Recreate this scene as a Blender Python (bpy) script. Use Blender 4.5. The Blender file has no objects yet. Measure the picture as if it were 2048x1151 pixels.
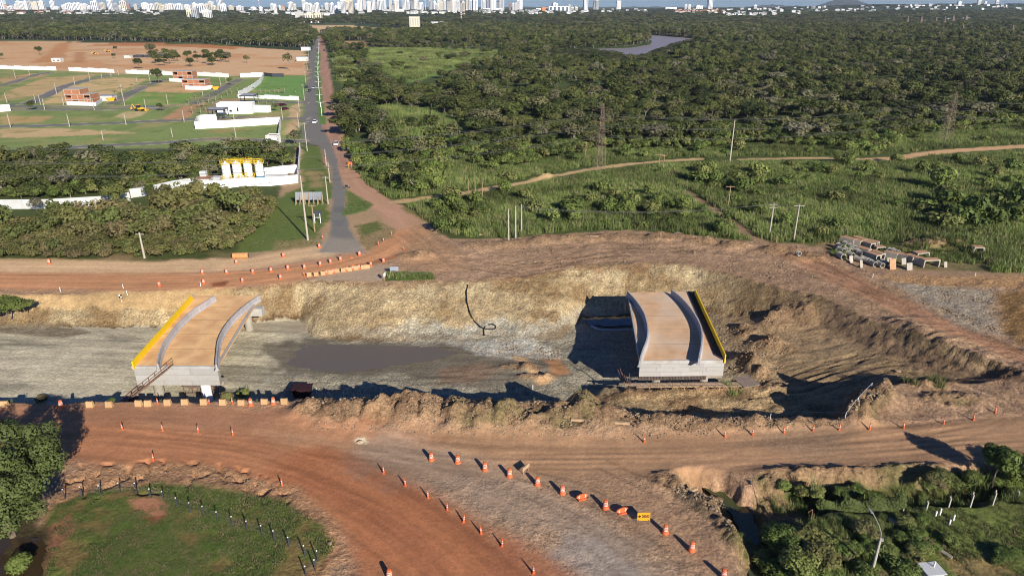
import bpy, bmesh, math, random
import numpy as np
from mathutils import Vector, Matrix

random.seed(7)
RNG = np.random.default_rng(11)
scene = bpy.context.scene
COL = scene.collection
R = math.radians

# ------------------------------------------------------------------ camera, sky, sun, exposure
PITCH = R(22.4); FOC = 1365.0; CAMH = 50.0          # drone camera 50 m up, 24 mm lens
cam_d = bpy.data.cameras.new('camera'); cam = bpy.data.objects.new('camera', cam_d); COL.objects.link(cam)
cam.location = (0, 0, CAMH); cam.rotation_euler = (R(90) - PITCH, 0, 0)
cam_d.sensor_width = 36; cam_d.lens = 36 * FOC / 2048; cam_d.clip_start = 0.5; cam_d.clip_end = 60000
scene.camera = cam

SUN_EL = R(24.0); SUN_AZ = R(150.5)                  # azimuth clockwise from +Y: behind the camera, to the right
sunv = Vector((math.sin(SUN_AZ) * math.cos(SUN_EL), math.cos(SUN_AZ) * math.cos(SUN_EL), math.sin(SUN_EL)))
sd = bpy.data.lights.new('sun', 'SUN'); sun = bpy.data.objects.new('sun', sd); COL.objects.link(sun)
sd.energy = 5.0; sd.angle = R(0.5); sd.color = (1.0, 0.945, 0.86)
sun.rotation_euler = (-sunv).to_track_quat('-Z', 'Y').to_euler()
sun.location = (0, 0, 300)

world = bpy.data.worlds.new('World'); scene.world = world; world.use_nodes = True
wn = world.node_tree.nodes; wl = world.node_tree.links
sky = wn.new('ShaderNodeTexSky'); sky.sky_type = 'NISHITA'; sky.sun_disc = False
sky.sun_elevation = SUN_EL; sky.sun_rotation = SUN_AZ; sky.altitude = 200; sky.dust_density = 0.4; sky.air_density = 1.0; sky.ozone_density = 4.0
tint = wn.new('ShaderNodeMix'); tint.data_type = 'RGBA'; tint.blend_type = 'MULTIPLY'; tint.inputs[0].default_value = 1.0; tint.inputs[7].default_value = (0.46, 0.72, 1.22, 1)   # clear deep-blue tropical air
wl.new(sky.outputs[0], tint.inputs[6]); wl.new(tint.outputs[2], wn['Background'].inputs[0]); wn['Background'].inputs[1].default_value = 0.054

scene.view_settings.view_transform = 'Standard'; scene.view_settings.look = 'None'
scene.view_settings.gamma = 1.0; scene.view_settings.use_curve_mapping = False
scene.view_settings.exposure = 0.54
scene.cycles.max_bounces = 5; scene.cycles.diffuse_bounces = 2; scene.cycles.glossy_bounces = 2
scene.cycles.transmission_bounces = 2; scene.cycles.transparent_max_bounces = 4; scene.cycles.volume_bounces = 0
scene.cycles.use_denoising = True; scene.cycles.denoising_prefilter = 'FAST'; scene.cycles.denoising_input_passes = 'RGB_ALBEDO_NORMAL'
scene.cycles.filter_width = 1.0

# ------------------------------------------------------------------ helpers
CP, SP = math.cos(PITCH), math.sin(PITCH)
def G(u, v, z=0.0):
    """ground point seen at a photo position, for a level z"""
    a = (u - 1024) / FOC; b = (v - 575.5) / FOC
    dy = CP - b * SP; dz = -SP - b * CP
    t = (z - CAMH) / dz
    return Vector((a * t, dy * t, z))
def proj(x, y, z):
    d = y * CP - (z - CAMH) * SP; up = y * SP + (z - CAMH) * CP
    return 1024 + FOC * x / d, 575.5 - FOC * up / d
def ppm(p):
    """photo pixels per metre at a point"""
    return FOC / (p[1] * CP - (p[2] - CAMH) * SP)
def height_to(p, vtop):
    """height of a vertical thing standing at p whose top is at row vtop"""
    lo, hi = 0.0, min(400.0, p[1] * CP / SP + CAMH - p[2] - 2.0)
    for _ in range(50):
        m = (lo + hi) / 2
        if proj(p[0], p[1], p[2] + m)[1] > vtop: lo = m
        else: hi = m
    return lo
def lin(r, g, b, k=1.0):
    f = lambda c: ((c / 255) / 12.92 if c / 255 <= 0.04045 else (((c / 255) + 0.055) / 1.055) ** 2.4)
    return (f(r) * k, f(g) * k, f(b) * k)
ONES = ['', 'first', 'second', 'third', 'fourth', 'fifth', 'sixth', 'seventh', 'eighth', 'ninth', 'tenth', 'eleventh', 'twelfth', 'thirteenth',
        'fourteenth', 'fifteenth', 'sixteenth', 'seventeenth', 'eighteenth', 'nineteenth']
TENS = ['', '', 'twenty', 'thirty', 'forty', 'fifty', 'sixty', 'seventy', 'eighty', 'ninety']
def nth(n):
    if n >= 100: return 'hundred-and-' + nth(n - 100) if n > 100 else 'hundredth'
    if n < 20: return ONES[n]
    t, o = divmod(n, 10)
    return (TENS[t][:-1] + 'ieth') if o == 0 else TENS[t] + '-' + ONES[o]

# value noise
def _hash(ix, iy, s):
    n = (ix.astype(np.int64) * 374761393 + iy.astype(np.int64) * 668265263 + s * 1274126177) & 0xffffffff
    n = ((n ^ (n >> 13)) * 1274126177) & 0xffffffff
    n = ((n ^ (n >> 15)) * 2246822519) & 0xffffffff
    return ((n ^ (n >> 16)) & 0xffff) / 65535.0
def vn(x, y, s=0):
    xi = np.floor(x); yi = np.floor(y); fx = x - xi; fy = y - yi
    fx = fx * fx * (3 - 2 * fx); fy = fy * fy * (3 - 2 * fy)
    a = _hash(xi, yi, s); b = _hash(xi + 1, yi, s); c = _hash(xi, yi + 1, s); d = _hash(xi + 1, yi + 1, s)
    return a + (b - a) * fx + (c - a) * fy + (a - b - c + d) * fx * fy
def fbm(x, y, f, o=4, s=0, g=0.5):
    t = 0; a = 1; n = 0
    for k in range(o):
        t = t + a * (vn(x * f + 17.3 * k, y * f - 9.1 * k, s + k) - 0.5); n += a; a *= g; f *= 2.03
    return t / n * 2          # about -0.7 .. 0.7
def rid(x, y, f, o=3, s=0):
    t = 0; a = 1; n = 0
    for k in range(o):
        t = t + a * (1 - np.abs(2 * vn(x * f + 5.7 * k, y * f + 3.3 * k, s + k) - 1)); n += a; a *= 0.5; f *= 2.1
    return t / n
def sst(a, b, x):
    t = np.clip((x - a) / (b - a), 0, 1); return t * t * (3 - 2 * t)
def poly_sdf(P, x, y):
    """signed distance to a polygon, negative inside (only near its box, else big)"""
    P = np.asarray(P, float); x0, y0 = P.min(0) - 12; x1, y1 = P.max(0) + 12
    out = np.full(x.shape, 99.0)
    m = (x > x0) & (x < x1) & (y > y0) & (y < y1)
    if not m.any(): return out
    px, py = x[m], y[m]; d = np.full(px.shape, 1e9); ins = np.zeros(px.shape, bool)
    n = len(P)
    for i in range(n):
        ax, ay = P[i]; bx, by = P[(i + 1) % n]; ex, ey = bx - ax, by - ay
        wx, wy = px - ax, py - ay; t = np.clip((wx * ex + wy * ey) / (ex * ex + ey * ey + 1e-12), 0, 1)
        d = np.minimum(d, (wx - t * ex) ** 2 + (wy - t * ey) ** 2)
        c = ((ay > py) != (by > py)) & (px < (bx - ax) * (py - ay) / ((by - ay) if by != ay else 1e-9) + ax)
        ins ^= c
    out[m] = np.where(ins, -1, 1) * np.sqrt(d)
    return out
def line_sd(L, x, y, pad=30):
    """distance to a polyline, signed side offset and arc length"""
    L = np.asarray(L, float); D = np.full(x.shape, 1e9); O = np.zeros(x.shape); S = np.zeros(x.shape); s0 = 0.0
    m = (x > L[:, 0].min() - pad) & (x < L[:, 0].max() + pad) & (y > L[:, 1].min() - pad) & (y < L[:, 1].max() + pad)
    px, py = x[m], y[m]; d0 = D[m]; o0 = O[m]; q0 = S[m]
    for i in range(len(L) - 1):
        ex, ey = L[i + 1] - L[i]; ln = math.hypot(ex, ey)
        if ln < 1e-6: continue
        wx, wy = px - L[i, 0], py - L[i, 1]; t = np.clip((wx * ex + wy * ey) / (ln * ln), 0, 1)
        d = np.hypot(wx - t * ex, wy - t * ey); c = d < d0
        d0 = np.where(c, d, d0); o0 = np.where(c, (wx * ey - wy * ex) / ln, o0); q0 = np.where(c, s0 + t * ln, q0); s0 += ln
    D[m] = d0; O[m] = o0; S[m] = q0
    return D, O, S
def W(pts, z=0.0):
    return [tuple(G(u, v, z)[:2]) for u, v in pts]

# ------------------------------------------------------------------ terrain
def curve(pts):
    q = sorted((G(u, v, z)[0], G(u, v, z)[1]) for u, v, z in pts)
    return np.array([a for a, _ in q]), np.array([b for _, b in q])
FAR_TOP = curve([(u, v, 0) for u, v in [(-150, 582), (0, 583), (200, 586), (380, 581), (520, 573), (600, 563), (640, 560), (760, 563), (990, 562), (1060, 553), (1145, 530),
                 (1250, 527), (1390, 528), (1460, 548), (1560, 575), (1640, 590), (1740, 640), (1900, 706), (2048, 760)]])
FAR_TOE = curve([(-150, 652, -3.2), (0, 652, -3.5), (200, 652, -4.0), (380, 650, -4.8), (500, 645, -5.5), (600, 641, -6.0), (624, 676, -6.0), (700, 684, -6.0), (900, 681, -6.2),
                 (1000, 673, -6.2), (1095, 684, -6.4), (1120, 684, -6.4), (1165, 640, -6.5), (1260, 634, -6.5), (1400, 628, -6.2), (1480, 640, -5.4), (1560, 655, -4.6), (1640, 655, -3.4), (1740, 690, -2), (1900, 735, -.7)])
NEAR_TOP = curve([(u, v, 0) for u, v in [(-200, 803), (0, 803), (560, 802), (700, 800), (880, 805), (1180, 806), (1290, 832), (1400, 837), (1540, 838), (1688, 834), (1742, 773), (1900, 768), (2048, 762)]])
ZF_X = np.array([-140, -100, -50, -38, -30, 0, 25, 36, 44, 55, 66, 78, 90]); ZF_Z = np.array([-3.0, -3.5, -5.3, -6.0, -6.05, -6.2, -6.5, -6.0, -4.6, -3.0, -1.5, -.4, 0])
# heaps of spoil: photo position of the base, radii, height
HEAPS = [(640, 822, 4.0, 2.6, 1.6), (700, 828, 4.2, 2.8, 2.1), (760, 830, 4.0, 3.0, 2.2), (812, 828, 3.6, 3.2, 2.7), (855, 826, 2.6, 3.2, 2.5),
         (915, 832, 2.6, 3.2, 2.8), (955, 835, 4.0, 3.4, 2.3), (1010, 838, 4.4, 3.2, 1.9), (1070, 838, 4.0, 3.2, 2.2), (1120, 840, 3.4, 3.2, 2.0), (1172, 826, 2.4, 3.6, 2.9),
         (1215, 835, 3.2, 3.0, 1.9), (1285, 840, 4.0, 2.0, 1.1), (1360, 848, 5.0, 1.8, .9), (1450, 850, 5.0, 1.6, .8), (1530, 848, 4.5, 1.6, .8), (1610, 846, 4.0, 1.2, .5),
         (1722, 832, 2.4, 2.2, 2.0), (1745, 810, 2.4, 2.4, 2.3), (1765, 795, 2.0, 2.2, 1.9), (1860, 770, 4, 2, .8), (1900, 800, 5.0, 1.8, 1.0), (1800, 752, 4, 1.4, 1.1), (1850, 755, 4, 1.4, .9),
         (822, 514, 3.0, 1.8, 1.2), (842, 510, 2.4, 1.6, 1.3), (1090, 355, 4, 2.0, 1.3), (1860, 493, 6, 2.5, 2.2), (1905, 492, 5, 2.0, 1.6), (1670, 480, 5, 2.0, 1.0), (1560, 505, 6, 3, 1.1), (1620, 515, 6, 3, 1.0),
         (965, 492, 5, 2.5, .9), (1010, 490, 6, 2.5, 1.0), (1070, 484, 6, 2.4, 1.1), (1150, 480, 8, 2.4, 1.0), (1240, 477, 8, 2.4, 1.1), (1330, 478, 8, 2.4, 1.2), (1420, 487, 7, 2.2, 1.2), (1465, 494, 4, 2, 1.2),
         (1345, 963, 3.0, 2.0, .6), (1440, 1000, 3.0, 4.0, .9), (1480, 1060, 3.0, 4.0, .8), (1560, 1000, 3.0, 2.2, 1.0), (1540, 965, 2.0, 1.5, .8), (1620, 950, 6, 1.4, .8), (1720, 945, 6, 1.2, .7), (1830, 940, 6, 1.2, .6)]
HEAPS_W = [(*G(u, v)[:2], rx, ry, h) for u, v, rx, ry, h in HEAPS]
# heaps standing on the trench floor (level -6 .. -4)
LOWHEAPS = [(1290, 790, -3.7, 4, 1.2, .9), (1370, 782, -3.7, 5, 1.0, .7), (1450, 778, -3.7, 4, 1.2, .8), (1520, 770, -4.2, 4, 3, 1.2), (1500, 720, -4.6, 2.2, 3, 1.9), (1535, 690, -4.4, 3.0, 3, 1.7), (1490, 665, -4.8, 2.5, 2.5, 1.4),
            (1550, 650, -4.2, 3.4, 3, 1.8), (1520, 740, -4.2, 2, 2, 1.3), (1040, 735, -6.2, 4, 1.2, .7), (1075, 755, -6.2, 4, 1.0, .7), (1240, 790, -5.8, 4, 1.5, 1.4), (1600, 640, -3.5, 3, 3, 1.2), (1575, 700, -4, 2, 2, .8)]
LOW_W = [(*G(u, v, z)[:2], rx, ry, h) for u, v, z, rx, ry, h in LOWHEAPS]
RIDGE = W([(1770, 632), (1830, 668), (1900, 700), (1960, 728), (2040, 762)])       # furrowed bank on the far side of the ramp
RIDGE_H = 1.5
CREEK = W([(1400, 962), (1440, 975), (1478, 1000), (1500, 1040), (1520, 1085), (1545, 1150), (1570, 1240)])
DITCH = W([(1500, 1030), (1560, 1000), (1640, 985), (1720, 985), (1800, 980), (1900, 970), (2060, 960), (2200, 950)])
RIVER_POLY = W([(1140, 101), (1200, 97.5), (1262, 95.5), (1300, 89), (1304, 83), (1292, 76), (1300, 70), (1340, 73.5), (1385, 77), (1382, 81), (1345, 91), (1318, 101), (1290, 112), (1262, 116), (1235, 108), (1195, 104.5)], -1.6)
RIVER = W([(1140, 101), (1200, 105), (1255, 104), (1300, 95), (1330, 86), (1340, 78), (1310, 72)])
RIVER2 = W([(1150, 103), (1210, 105.5), (1262, 106.5), (1305, 97), (1335, 86), (1345, 78), (1300, 70.5), (1250, 62), (1243, 55)])
def base_z(x, y):
    z = 20 * sst(1700, 3600, y) + 14 * sst(5200, 9500, y) + 0 * x
    z = z + 40 * np.exp(-((x - 3300) / 1500) ** 2 - ((y - 5200) / 1300) ** 2)
    z = z + 3.0 * fbm(x, y, 1 / 420.0, 3, 3) * sst(900, 2200, y)
    return z
def trench(x, y, jag=1.0):
    j = jag * fbm(x, 0 * x, 0.16, 4, 21)
    y0 = np.interp(x, *NEAR_TOP) + 0.8 * j; y3 = np.interp(x, *FAR_TOP) + 1.6 * jag * fbm(x, 0 * x + 9, 0.12, 4, 22)
    y2 = np.interp(x, *FAR_TOE) + 0.9 * jag * fbm(x, 0 * x + 4, 0.2, 4, 23); zf = np.interp(x, ZF_X, ZF_Z)
    y2 = np.minimum(y2, y3 - 1.2); y1 = y0 + np.interp(x, [-60, -20, 20, 30, 60, 75], [4.0, 5.0, 5.5, 5.0, 4.0, 3.0])
    t1 = np.clip((y - y0) / np.maximum(y1 - y0, .5), 0, 1); t2 = np.clip((y3 - y) / np.maximum(y3 - y2, .5), 0, 1)
    return zf, t1, t2
def height(x, y, detail=True):
    x = np.atleast_1d(np.asarray(x, float)); y = np.atleast_1d(np.asarray(y, float))
    z = base_z(x, y)
    near = (y > 40) & (y < 400) & (np.abs(x) < 320)
    if near.any():
        a, b = x[near], y[near]; zz = np.zeros(a.shape)
        zf, t1, t2 = trench(a, b)
        dep = zf * np.minimum(t1 ** 0.8, np.power(t2, 1.15))
        sh_ = sst(8, 16, a) * (1 - sst(40, 47, a)) * (1 - sst(89.3, 92.5, b + .8 * fbm(a, b, .3, 3, 44))); dep = dep + (np.maximum(dep, -3.7) - dep) * sh_      # bench in front of the right span
        zz += dep
        lump = 0.75 + 0.7 * fbm(a, b, 0.35, 4, 31)
        hp = np.zeros(a.shape)
        for hx, hy, rx, ry, h in HEAPS_W + LOW_W:
            d = ((a - hx) / rx) ** 2 + ((b - hy) / ry) ** 2
            hp = np.maximum(hp, h * np.exp(-d * 1.1) * lump * 1.35)
        zz += hp
        D, O, S = line_sd(RIDGE, a, b)
        fur = 0.9 * (rid(S * .55, O * .12, 1.0, 3, 5) - .6) + .3 * fbm(a, b, .6, 3, 6)
        zz += (RIDGE_H + fur) * np.clip(1 - np.maximum(-O, 0) / 9 - np.maximum(O, 0) / 3.4, 0, 1) * sst(0, 4, S) * (D < 10)
        D, O, S = line_sd(CREEK, a, b); zz -= 2.4 * (1 - sst(0.9, 3.2, D + .9 * fbm(a, b, .5, 3, 41)))
        D2, O2, S2 = line_sd(DITCH, a, b); zz -= 2.2 * (1 - sst(0.8, 3.6, D2 + 1.2 * fbm(a, b, .4, 3, 42)))
        z[near] += zz
    z = z - 6.0 * (1 - sst(-8, 4, poly_sdf(RIVER_POLY, x, y)))
    return z
def hz(x, y):
    return float(height(x, y)[0])
def at(u, v, z=None):
    """place of a thing whose foot is at a photo position, on the terrain"""
    p = G(u, v, 0.0 if z is None else z)
    if z is None:
        for _ in range(4 if p.y < 150 else 1):
            p = G(u, v, hz(p[0], p[1]))
    return p

# ------------------------------------------------------------------ materials
def new_mat(name):
    m = bpy.data.materials.new(name); m.use_nodes = True
    return m, m.node_tree.nodes, m.node_tree.links, m.node_tree.nodes['Principled BSDF']
def nd(ns, t, **kw):
    n = ns.new(t)
    for k, v in kw.items(): setattr(n, k, v)
    return n
MATS = {}
def M(name, col, rough=0.85, var=0.18, scale=1.5, bump=0.0, bscale=8.0, metal=0.0, spec=0.3, rnd=0.0, dirt=None, dscale=0.6, damt=0.5):
    """plain procedural material: noise-varied colour, optional bump, per-object variation and dirt"""
    if name in MATS: return MATS[name]
    m, ns, ls, bs = new_mat(name)
    tc = nd(ns, 'ShaderNodeTexCoord'); nz = nd(ns, 'ShaderNodeTexNoise'); nz.inputs['Scale'].default_value = scale; nz.inputs['Detail'].default_value = 5
    ls.new(tc.outputs['Object'], nz.inputs['Vector'])
    mr = nd(ns, 'ShaderNodeMapRange'); mr.inputs[1].default_value = 0.3; mr.inputs[2].default_value = 0.7; mr.inputs[3].default_value = 1 - var; mr.inputs[4].default_value = 1 + var
    ls.new(nz.outputs[0], mr.inputs[0])
    mx = nd(ns, 'ShaderNodeMix', data_type='RGBA', blend_type='MULTIPLY'); mx.inputs[0].default_value = 1; mx.inputs[6].default_value = (*col, 1)
    ls.new(mr.outputs[0], mx.inputs[7]); out = mx.outputs[2]
    if dirt:
        n2 = nd(ns, 'ShaderNodeTexNoise'); n2.inputs['Scale'].default_value = dscale; n2.inputs['Detail'].default_value = 6
        ls.new(tc.outputs['Object'], n2.inputs['Vector'])
        r2 = nd(ns, 'ShaderNodeMapRange'); r2.inputs[1].default_value = 0.42; r2.inputs[2].default_value = 0.68; r2.inputs[4].default_value = damt
        ls.new(n2.outputs[0], r2.inputs[0])
        m2 = nd(ns, 'ShaderNodeMix', data_type='RGBA'); m2.inputs[7].default_value = (*dirt, 1)
        ls.new(r2.outputs[0], m2.inputs[0]); ls.new(out, m2.inputs[6]); out = m2.outputs[2]
    if rnd:
        oi = nd(ns, 'ShaderNodeObjectInfo'); hs = nd(ns, 'ShaderNodeHueSaturation')
        r3 = nd(ns, 'ShaderNodeMapRange'); r3.inputs[3].default_value = 1 - rnd; r3.inputs[4].default_value = 1 + rnd
        ls.new(oi.outputs['Random'], r3.inputs[0]); ls.new(r3.outputs[0], hs.inputs['Value']); ls.new(out, hs.inputs['Color']); out = hs.outputs[0]
    ls.new(out, bs.inputs['Base Color'])
    bs.inputs['Roughness'].default_value = rough; bs.inputs['Metallic'].default_value = metal; bs.inputs['Specular IOR Level'].default_value = spec
    if bump:
        nb = nd(ns, 'ShaderNodeTexNoise'); nb.inputs['Scale'].default_value = bscale; nb.inputs['Detail'].default_value = 4
        ls.new(tc.outputs['Object'], nb.inputs['Vector'])
        bp = nd(ns, 'ShaderNodeBump'); bp.inputs['Strength'].default_value = bump; bp.inputs['Distance'].default_value = 0.1
        ls.new(nb.outputs[0], bp.inputs['Height']); ls.new(bp.outputs[0], bs.inputs['Normal'])
    MATS[name] = m
    return m

def ground_material():
    m, ns, ls, bs = new_mat('soil')
    at_ = nd(ns, 'ShaderNodeVertexColor'); at_.layer_name = 'soil_tint'
    rg = nd(ns, 'ShaderNodeAttribute'); rg.attribute_name = 'coarse'
    geo = nd(ns, 'ShaderNodeNewGeometry')
    fac = None
    for sc, lo, hi, det in ((0.07, 0.84, 1.16, 3), (0.9, 0.74, 1.26, 4), (7.0, 0.74, 1.26, 2)):
        n = nd(ns, 'ShaderNodeTexNoise'); n.inputs['Scale'].default_value = sc; n.inputs['Detail'].default_value = det; n.inputs['Roughness'].default_value = 0.6
        ls.new(geo.outputs['Position'], n.inputs['Vector'])
        r = nd(ns, 'ShaderNodeMapRange'); r.inputs[1].default_value = 0.28; r.inputs[2].default_value = 0.72; r.inputs[3].default_value = lo; r.inputs[4].default_value = hi
        ls.new(n.outputs[0], r.inputs[0])
        if fac is None: fac = r.outputs[0]
        else:
            q = nd(ns, 'ShaderNodeMath', operation='MULTIPLY'); ls.new(fac, q.inputs[0]); ls.new(r.outputs[0], q.inputs[1]); fac = q.outputs[0]
    n = nd(ns, 'ShaderNodeTexNoise'); n.inputs['Scale'].default_value = 2.6; n.inputs['Detail'].default_value = 3; n.inputs['Roughness'].default_value = .7; ls.new(geo.outputs['Position'], n.inputs['Vector'])
    r = nd(ns, 'ShaderNodeMapRange'); r.inputs[1].default_value = .35; r.inputs[2].default_value = .65; r.inputs[3].default_value = .62; r.inputs[4].default_value = 1.3; ls.new(n.outputs[0], r.inputs[0])
    q = nd(ns, 'ShaderNodeMath', operation='MULTIPLY'); ls.new(fac, q.inputs[0]); ls.new(r.outputs[0], q.inputs[1])
    cm = nd(ns, 'ShaderNodeMapRange'); cm.inputs[3].default_value = .25; cm.inputs[4].default_value = .95; ls.new(rg.outputs['Fac'], cm.inputs[0])
    mx = nd(ns, 'ShaderNodeMix', data_type='RGBA', blend_type='MULTIPLY'); ls.new(cm.outputs[0], mx.inputs[0])
    ls.new(at_.outputs[0], mx.inputs[6]); ls.new(q.outputs[0], mx.inputs[7])
    # scattered pale pebbles and clods
    vo = nd(ns, 'ShaderNodeTexVoronoi'); vo.inputs['Scale'].default_value = 1.6; ls.new(geo.outputs['Position'], vo.inputs['Vector'])
    vr = nd(ns, 'ShaderNodeMapRange'); vr.inputs[1].default_value = 0.17; vr.inputs[2].default_value = 0.10; vr.inputs[4].default_value = 0.45
    ls.new(vo.outputs['Distance'], vr.inputs[0])
    vm = nd(ns, 'ShaderNodeMath', operation='MULTIPLY'); ls.new(vr.outputs[0], vm.inputs[0]); ls.new(rg.outputs['Fac'], vm.inputs[1])
    m2 = nd(ns, 'ShaderNodeMix', data_type='RGBA', blend_type='SCREEN'); m2.inputs[7].default_value = (0.2, 0.18, 0.14, 1)
    ls.new(vm.outputs[0], m2.inputs[0]); ls.new(mx.outputs[2], m2.inputs[6]); ls.new(m2.outputs[2], bs.inputs['Base Color'])
    bs.inputs['Roughness'].default_value = 0.95; bs.inputs['Specular IOR Level'].default_value = 0.12
    nb = nd(ns, 'ShaderNodeTexNoise'); nb.inputs['Scale'].default_value = 2.8; nb.inputs['Detail'].default_value = 4; nb.inputs['Roughness'].default_value = 0.75
    ls.new(geo.outputs['Position'], nb.inputs['Vector'])
    bp = nd(ns, 'ShaderNodeBump'); bp.inputs['Distance'].default_value = 0.45
    st = nd(ns, 'ShaderNodeMapRange'); st.inputs[3].default_value = 0.03; st.inputs[4].default_value = 1.0
    ls.new(rg.outputs['Fac'], st.inputs[0]); ls.new(st.outputs[0], bp.inputs['Strength'])
    v2 = nd(ns, 'ShaderNodeTexVoronoi'); v2.inputs['Scale'].default_value = 1.9; ls.new(geo.outputs['Position'], v2.inputs['Vector'])
    hm = nd(ns, 'ShaderNodeMath', operation='MULTIPLY_ADD'); hm.inputs[1].default_value = -.30; ls.new(v2.outputs['Distance'], hm.inputs[0]); ls.new(nb.outputs[0], hm.inputs[2])
    ls.new(hm.outputs[0], bp.inputs['Height']); ls.new(bp.outputs[0], bs.inputs['Normal'])
    return m

def C(r, g, b, k=1.0): return np.array(lin(r, g, b, 1.02 * k))
def Ct(r, g, b, k=1.0): return tuple(C(r, g, b, k))

# ------------------------------------------------------------------ the ground: one sheet to the horizon
def build_ground():
    ys = [-400, -200, -80, 0, 20, 32]
    y = 40.0
    while y < 15000:
        ys.append(y)
        y *= 1.0034 if y < 140 else (1.0065 if y < 330 else (1.011 if y < 1000 else 1.045))
    ys = np.array(ys); nc = 640
    s = np.concatenate([[-5, -2.5, -1.6, -1.2], np.linspace(-1, 1, nc), [1.2, 1.6, 2.5, 5]])
    Wd = 0.92 * np.maximum(ys, 36) + 28
    X = np.clip(s[None, :] * Wd[:, None], -16500, 16500); Y = np.repeat(ys[:, None], len(s), 1)
    nr, ncol = X.shape; x = X.ravel(); y = Y.ravel()
    z = height(x, y)
    # ---- soil colours and coarseness
    col = np.tile(C(74, 84, 46), (x.size, 1)); coarse = np.full(x.size, 0.35)
    n1 = fbm(x, y, 0.11, 4, 61); n2 = fbm(x, y, 0.5, 4, 62); n3 = fbm(x, y, 0.03, 3, 63)
    def put(m, c, k=None):
        nonlocal col, coarse
        col = col + (np.asarray(c)[None, :] - col) * m[:, None]
        if k is not None: coarse = coarse + (k - coarse) * m
    def zone(pts, c, soft=0.8, warp=1.2, k=None, amt=1.0, z=0.0, world=False):
        P = np.asarray(pts if world else W(pts, z)); e = soft + 2 * warp + .5
        ix = np.flatnonzero((x > P[:, 0].min() - e) & (x < P[:, 0].max() + e) & (y > P[:, 1].min() - e) & (y < P[:, 1].max() + e))
        if not ix.size: return
        d = poly_sdf(P, x[ix], y[ix])
        m = (1 - sst(-soft, soft, d + warp * (n1[ix] + 0.6 * n2[ix]))) * amt
        col[ix] += (np.asarray(c)[None, :] - col[ix]) * m[:, None]
        if k is not None: coarse[ix] += (k - coarse[ix]) * m
    def path(pts, w, c, soft=0.5, warp=0.4, k=0.05, streak=0.12, z=0.0, amt=1.0, pad=60):
        P = np.asarray(W(pts, z)); e = w + soft + 2 * warp + .5
        ix = np.flatnonzero((x > P[:, 0].min() - e) & (x < P[:, 0].max() + e) & (y > P[:, 1].min() - e) & (y < P[:, 1].max() + e))
        if not ix.size: return
        D, O, S = line_sd(P, x[ix], y[ix], pad)
        m = (1 - sst(w - soft, w + soft, D + warp * (n1[ix] + n2[ix]))) * amt
        col[ix] += (np.asarray(c)[None, :] - col[ix]) * m[:, None]; coarse[ix] += (k - coarse[ix]) * m
        if streak:
            col[ix] *= (1 + streak * 2 * fbm(O * 0.9, S * 0.035, 1.0, 3, 71) * m)[:, None]
    # far countryside: meadow patches among woods
    far = sst(500, 800, y); put(far, C(58, 70, 42))
    put(sst(0.12, 0.3, fbm(x, y, 1 / 160., 3, 8)) * far * 0.6, C(96, 110, 62))
    # earthworks
    zone([(-300, 521), (100, 523), (300, 524), (470, 512), (560, 500), (640, 500), (700, 505), (720, 470), (760, 436), (850, 436), (900, 478), (940, 478), (1030, 478), (1150, 466), (1290, 462), (1480, 484), (1560, 488), (1640, 492),
          (1700, 520), (1800, 542), (1960, 545), (2300, 545), (2500, 900), (1700, 945), (1560, 950), (1500, 1300), (-500, 1300), (-500, 521)], C(172, 140, 112), 1.0, 2.0, 0.8)
    put(sst(0.0, 0.4, n3 + .5 * n1) * (y < 150) * 0.5, C(154, 122, 98))
    put(sst(0.1, 0.5, n1) * (y < 150) * (y > 95) * 0.35, C(170, 140, 104))
    # wayside dirt beside the avenue
    zone([(596, 290), (655, 296), (690, 345), (735, 395), (800, 408), (860, 440), (850, 500), (640, 512), (560, 512), (480, 512), (520, 480)], C(168, 140, 108), 1.0, 1.5, .3)
    # grass field by the two billboards
    zone([(603, 290), (652, 298), (660, 340), (664, 372), (655, 420), (645, 448), (640, 470), (640, 488), (600, 494), (540, 500), (470, 506), (490, 470), (520, 440), (556, 395), (600, 372)], C(96, 110, 56), .8, 2.2, .3)
    zone([(610, 340), (650, 345), (650, 372), (620, 375)], C(164, 138, 100), 1.5, 2.5, .3, .7)
    zone([(545, 480), (600, 482), (635, 470), (630, 495), (560, 500)], C(150, 130, 92), 1.5, 3, .4, .8)
    # ---- far red road and junction
    path([(-260, 552), (0, 552), (300, 554), (500, 546), (640, 532), (740, 508), (800, 480), (815, 455), (790, 425), (748, 402), (714, 375), (694, 345), (684, 310), (668, 280), (655, 220), (650, 150), (645, 100), (641, 72)], 4.2, C(180, 140, 114), 0.8, .6, .05, .10)
    path([(-260, 529), (0, 531), (300, 536), (500, 527), (580, 512), (640, 503)], 4.2, C(204, 170, 132), 1.2, .8, .15, .12)
    path([(-260, 560), (0, 562), (200, 562), (400, 562), (560, 550), (680, 530), (760, 508), (800, 486), (822, 468)], 4.5, C(190, 138, 100), 1.6, .8, .08, .16)
    zone([(800, 416), (850, 405), (905, 400), (900, 440), (870, 450), (840, 440)], C(120, 112, 70), .8, 1.5, .5)
    zone([(820, 440), (860, 455), (900, 500), (940, 540), (880, 540), (800, 530), (800, 490), (815, 465)], C(170, 132, 100), 2, 2, .5, .8)
    zone([(640, 551), (760, 528), (800, 540), (766, 562), (700, 561), (600, 568)], C(172, 150, 126), .8, .8, .1, .9)
    path([(640, 548), (700, 538), (760, 522), (790, 515)], .8, C(140, 92, 62), .6, .8, .3, 0, 0, .6)
    # avenue: asphalt, median, red right-hand lane
    path([(672, 330), (664, 300), (657, 262), (652, 230), (650, 180), (648, 130), (644, 90), (640, 72)], 3.9, C(166, 128, 108), .8, .8, .08, .12, 0, 1, 200)
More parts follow.
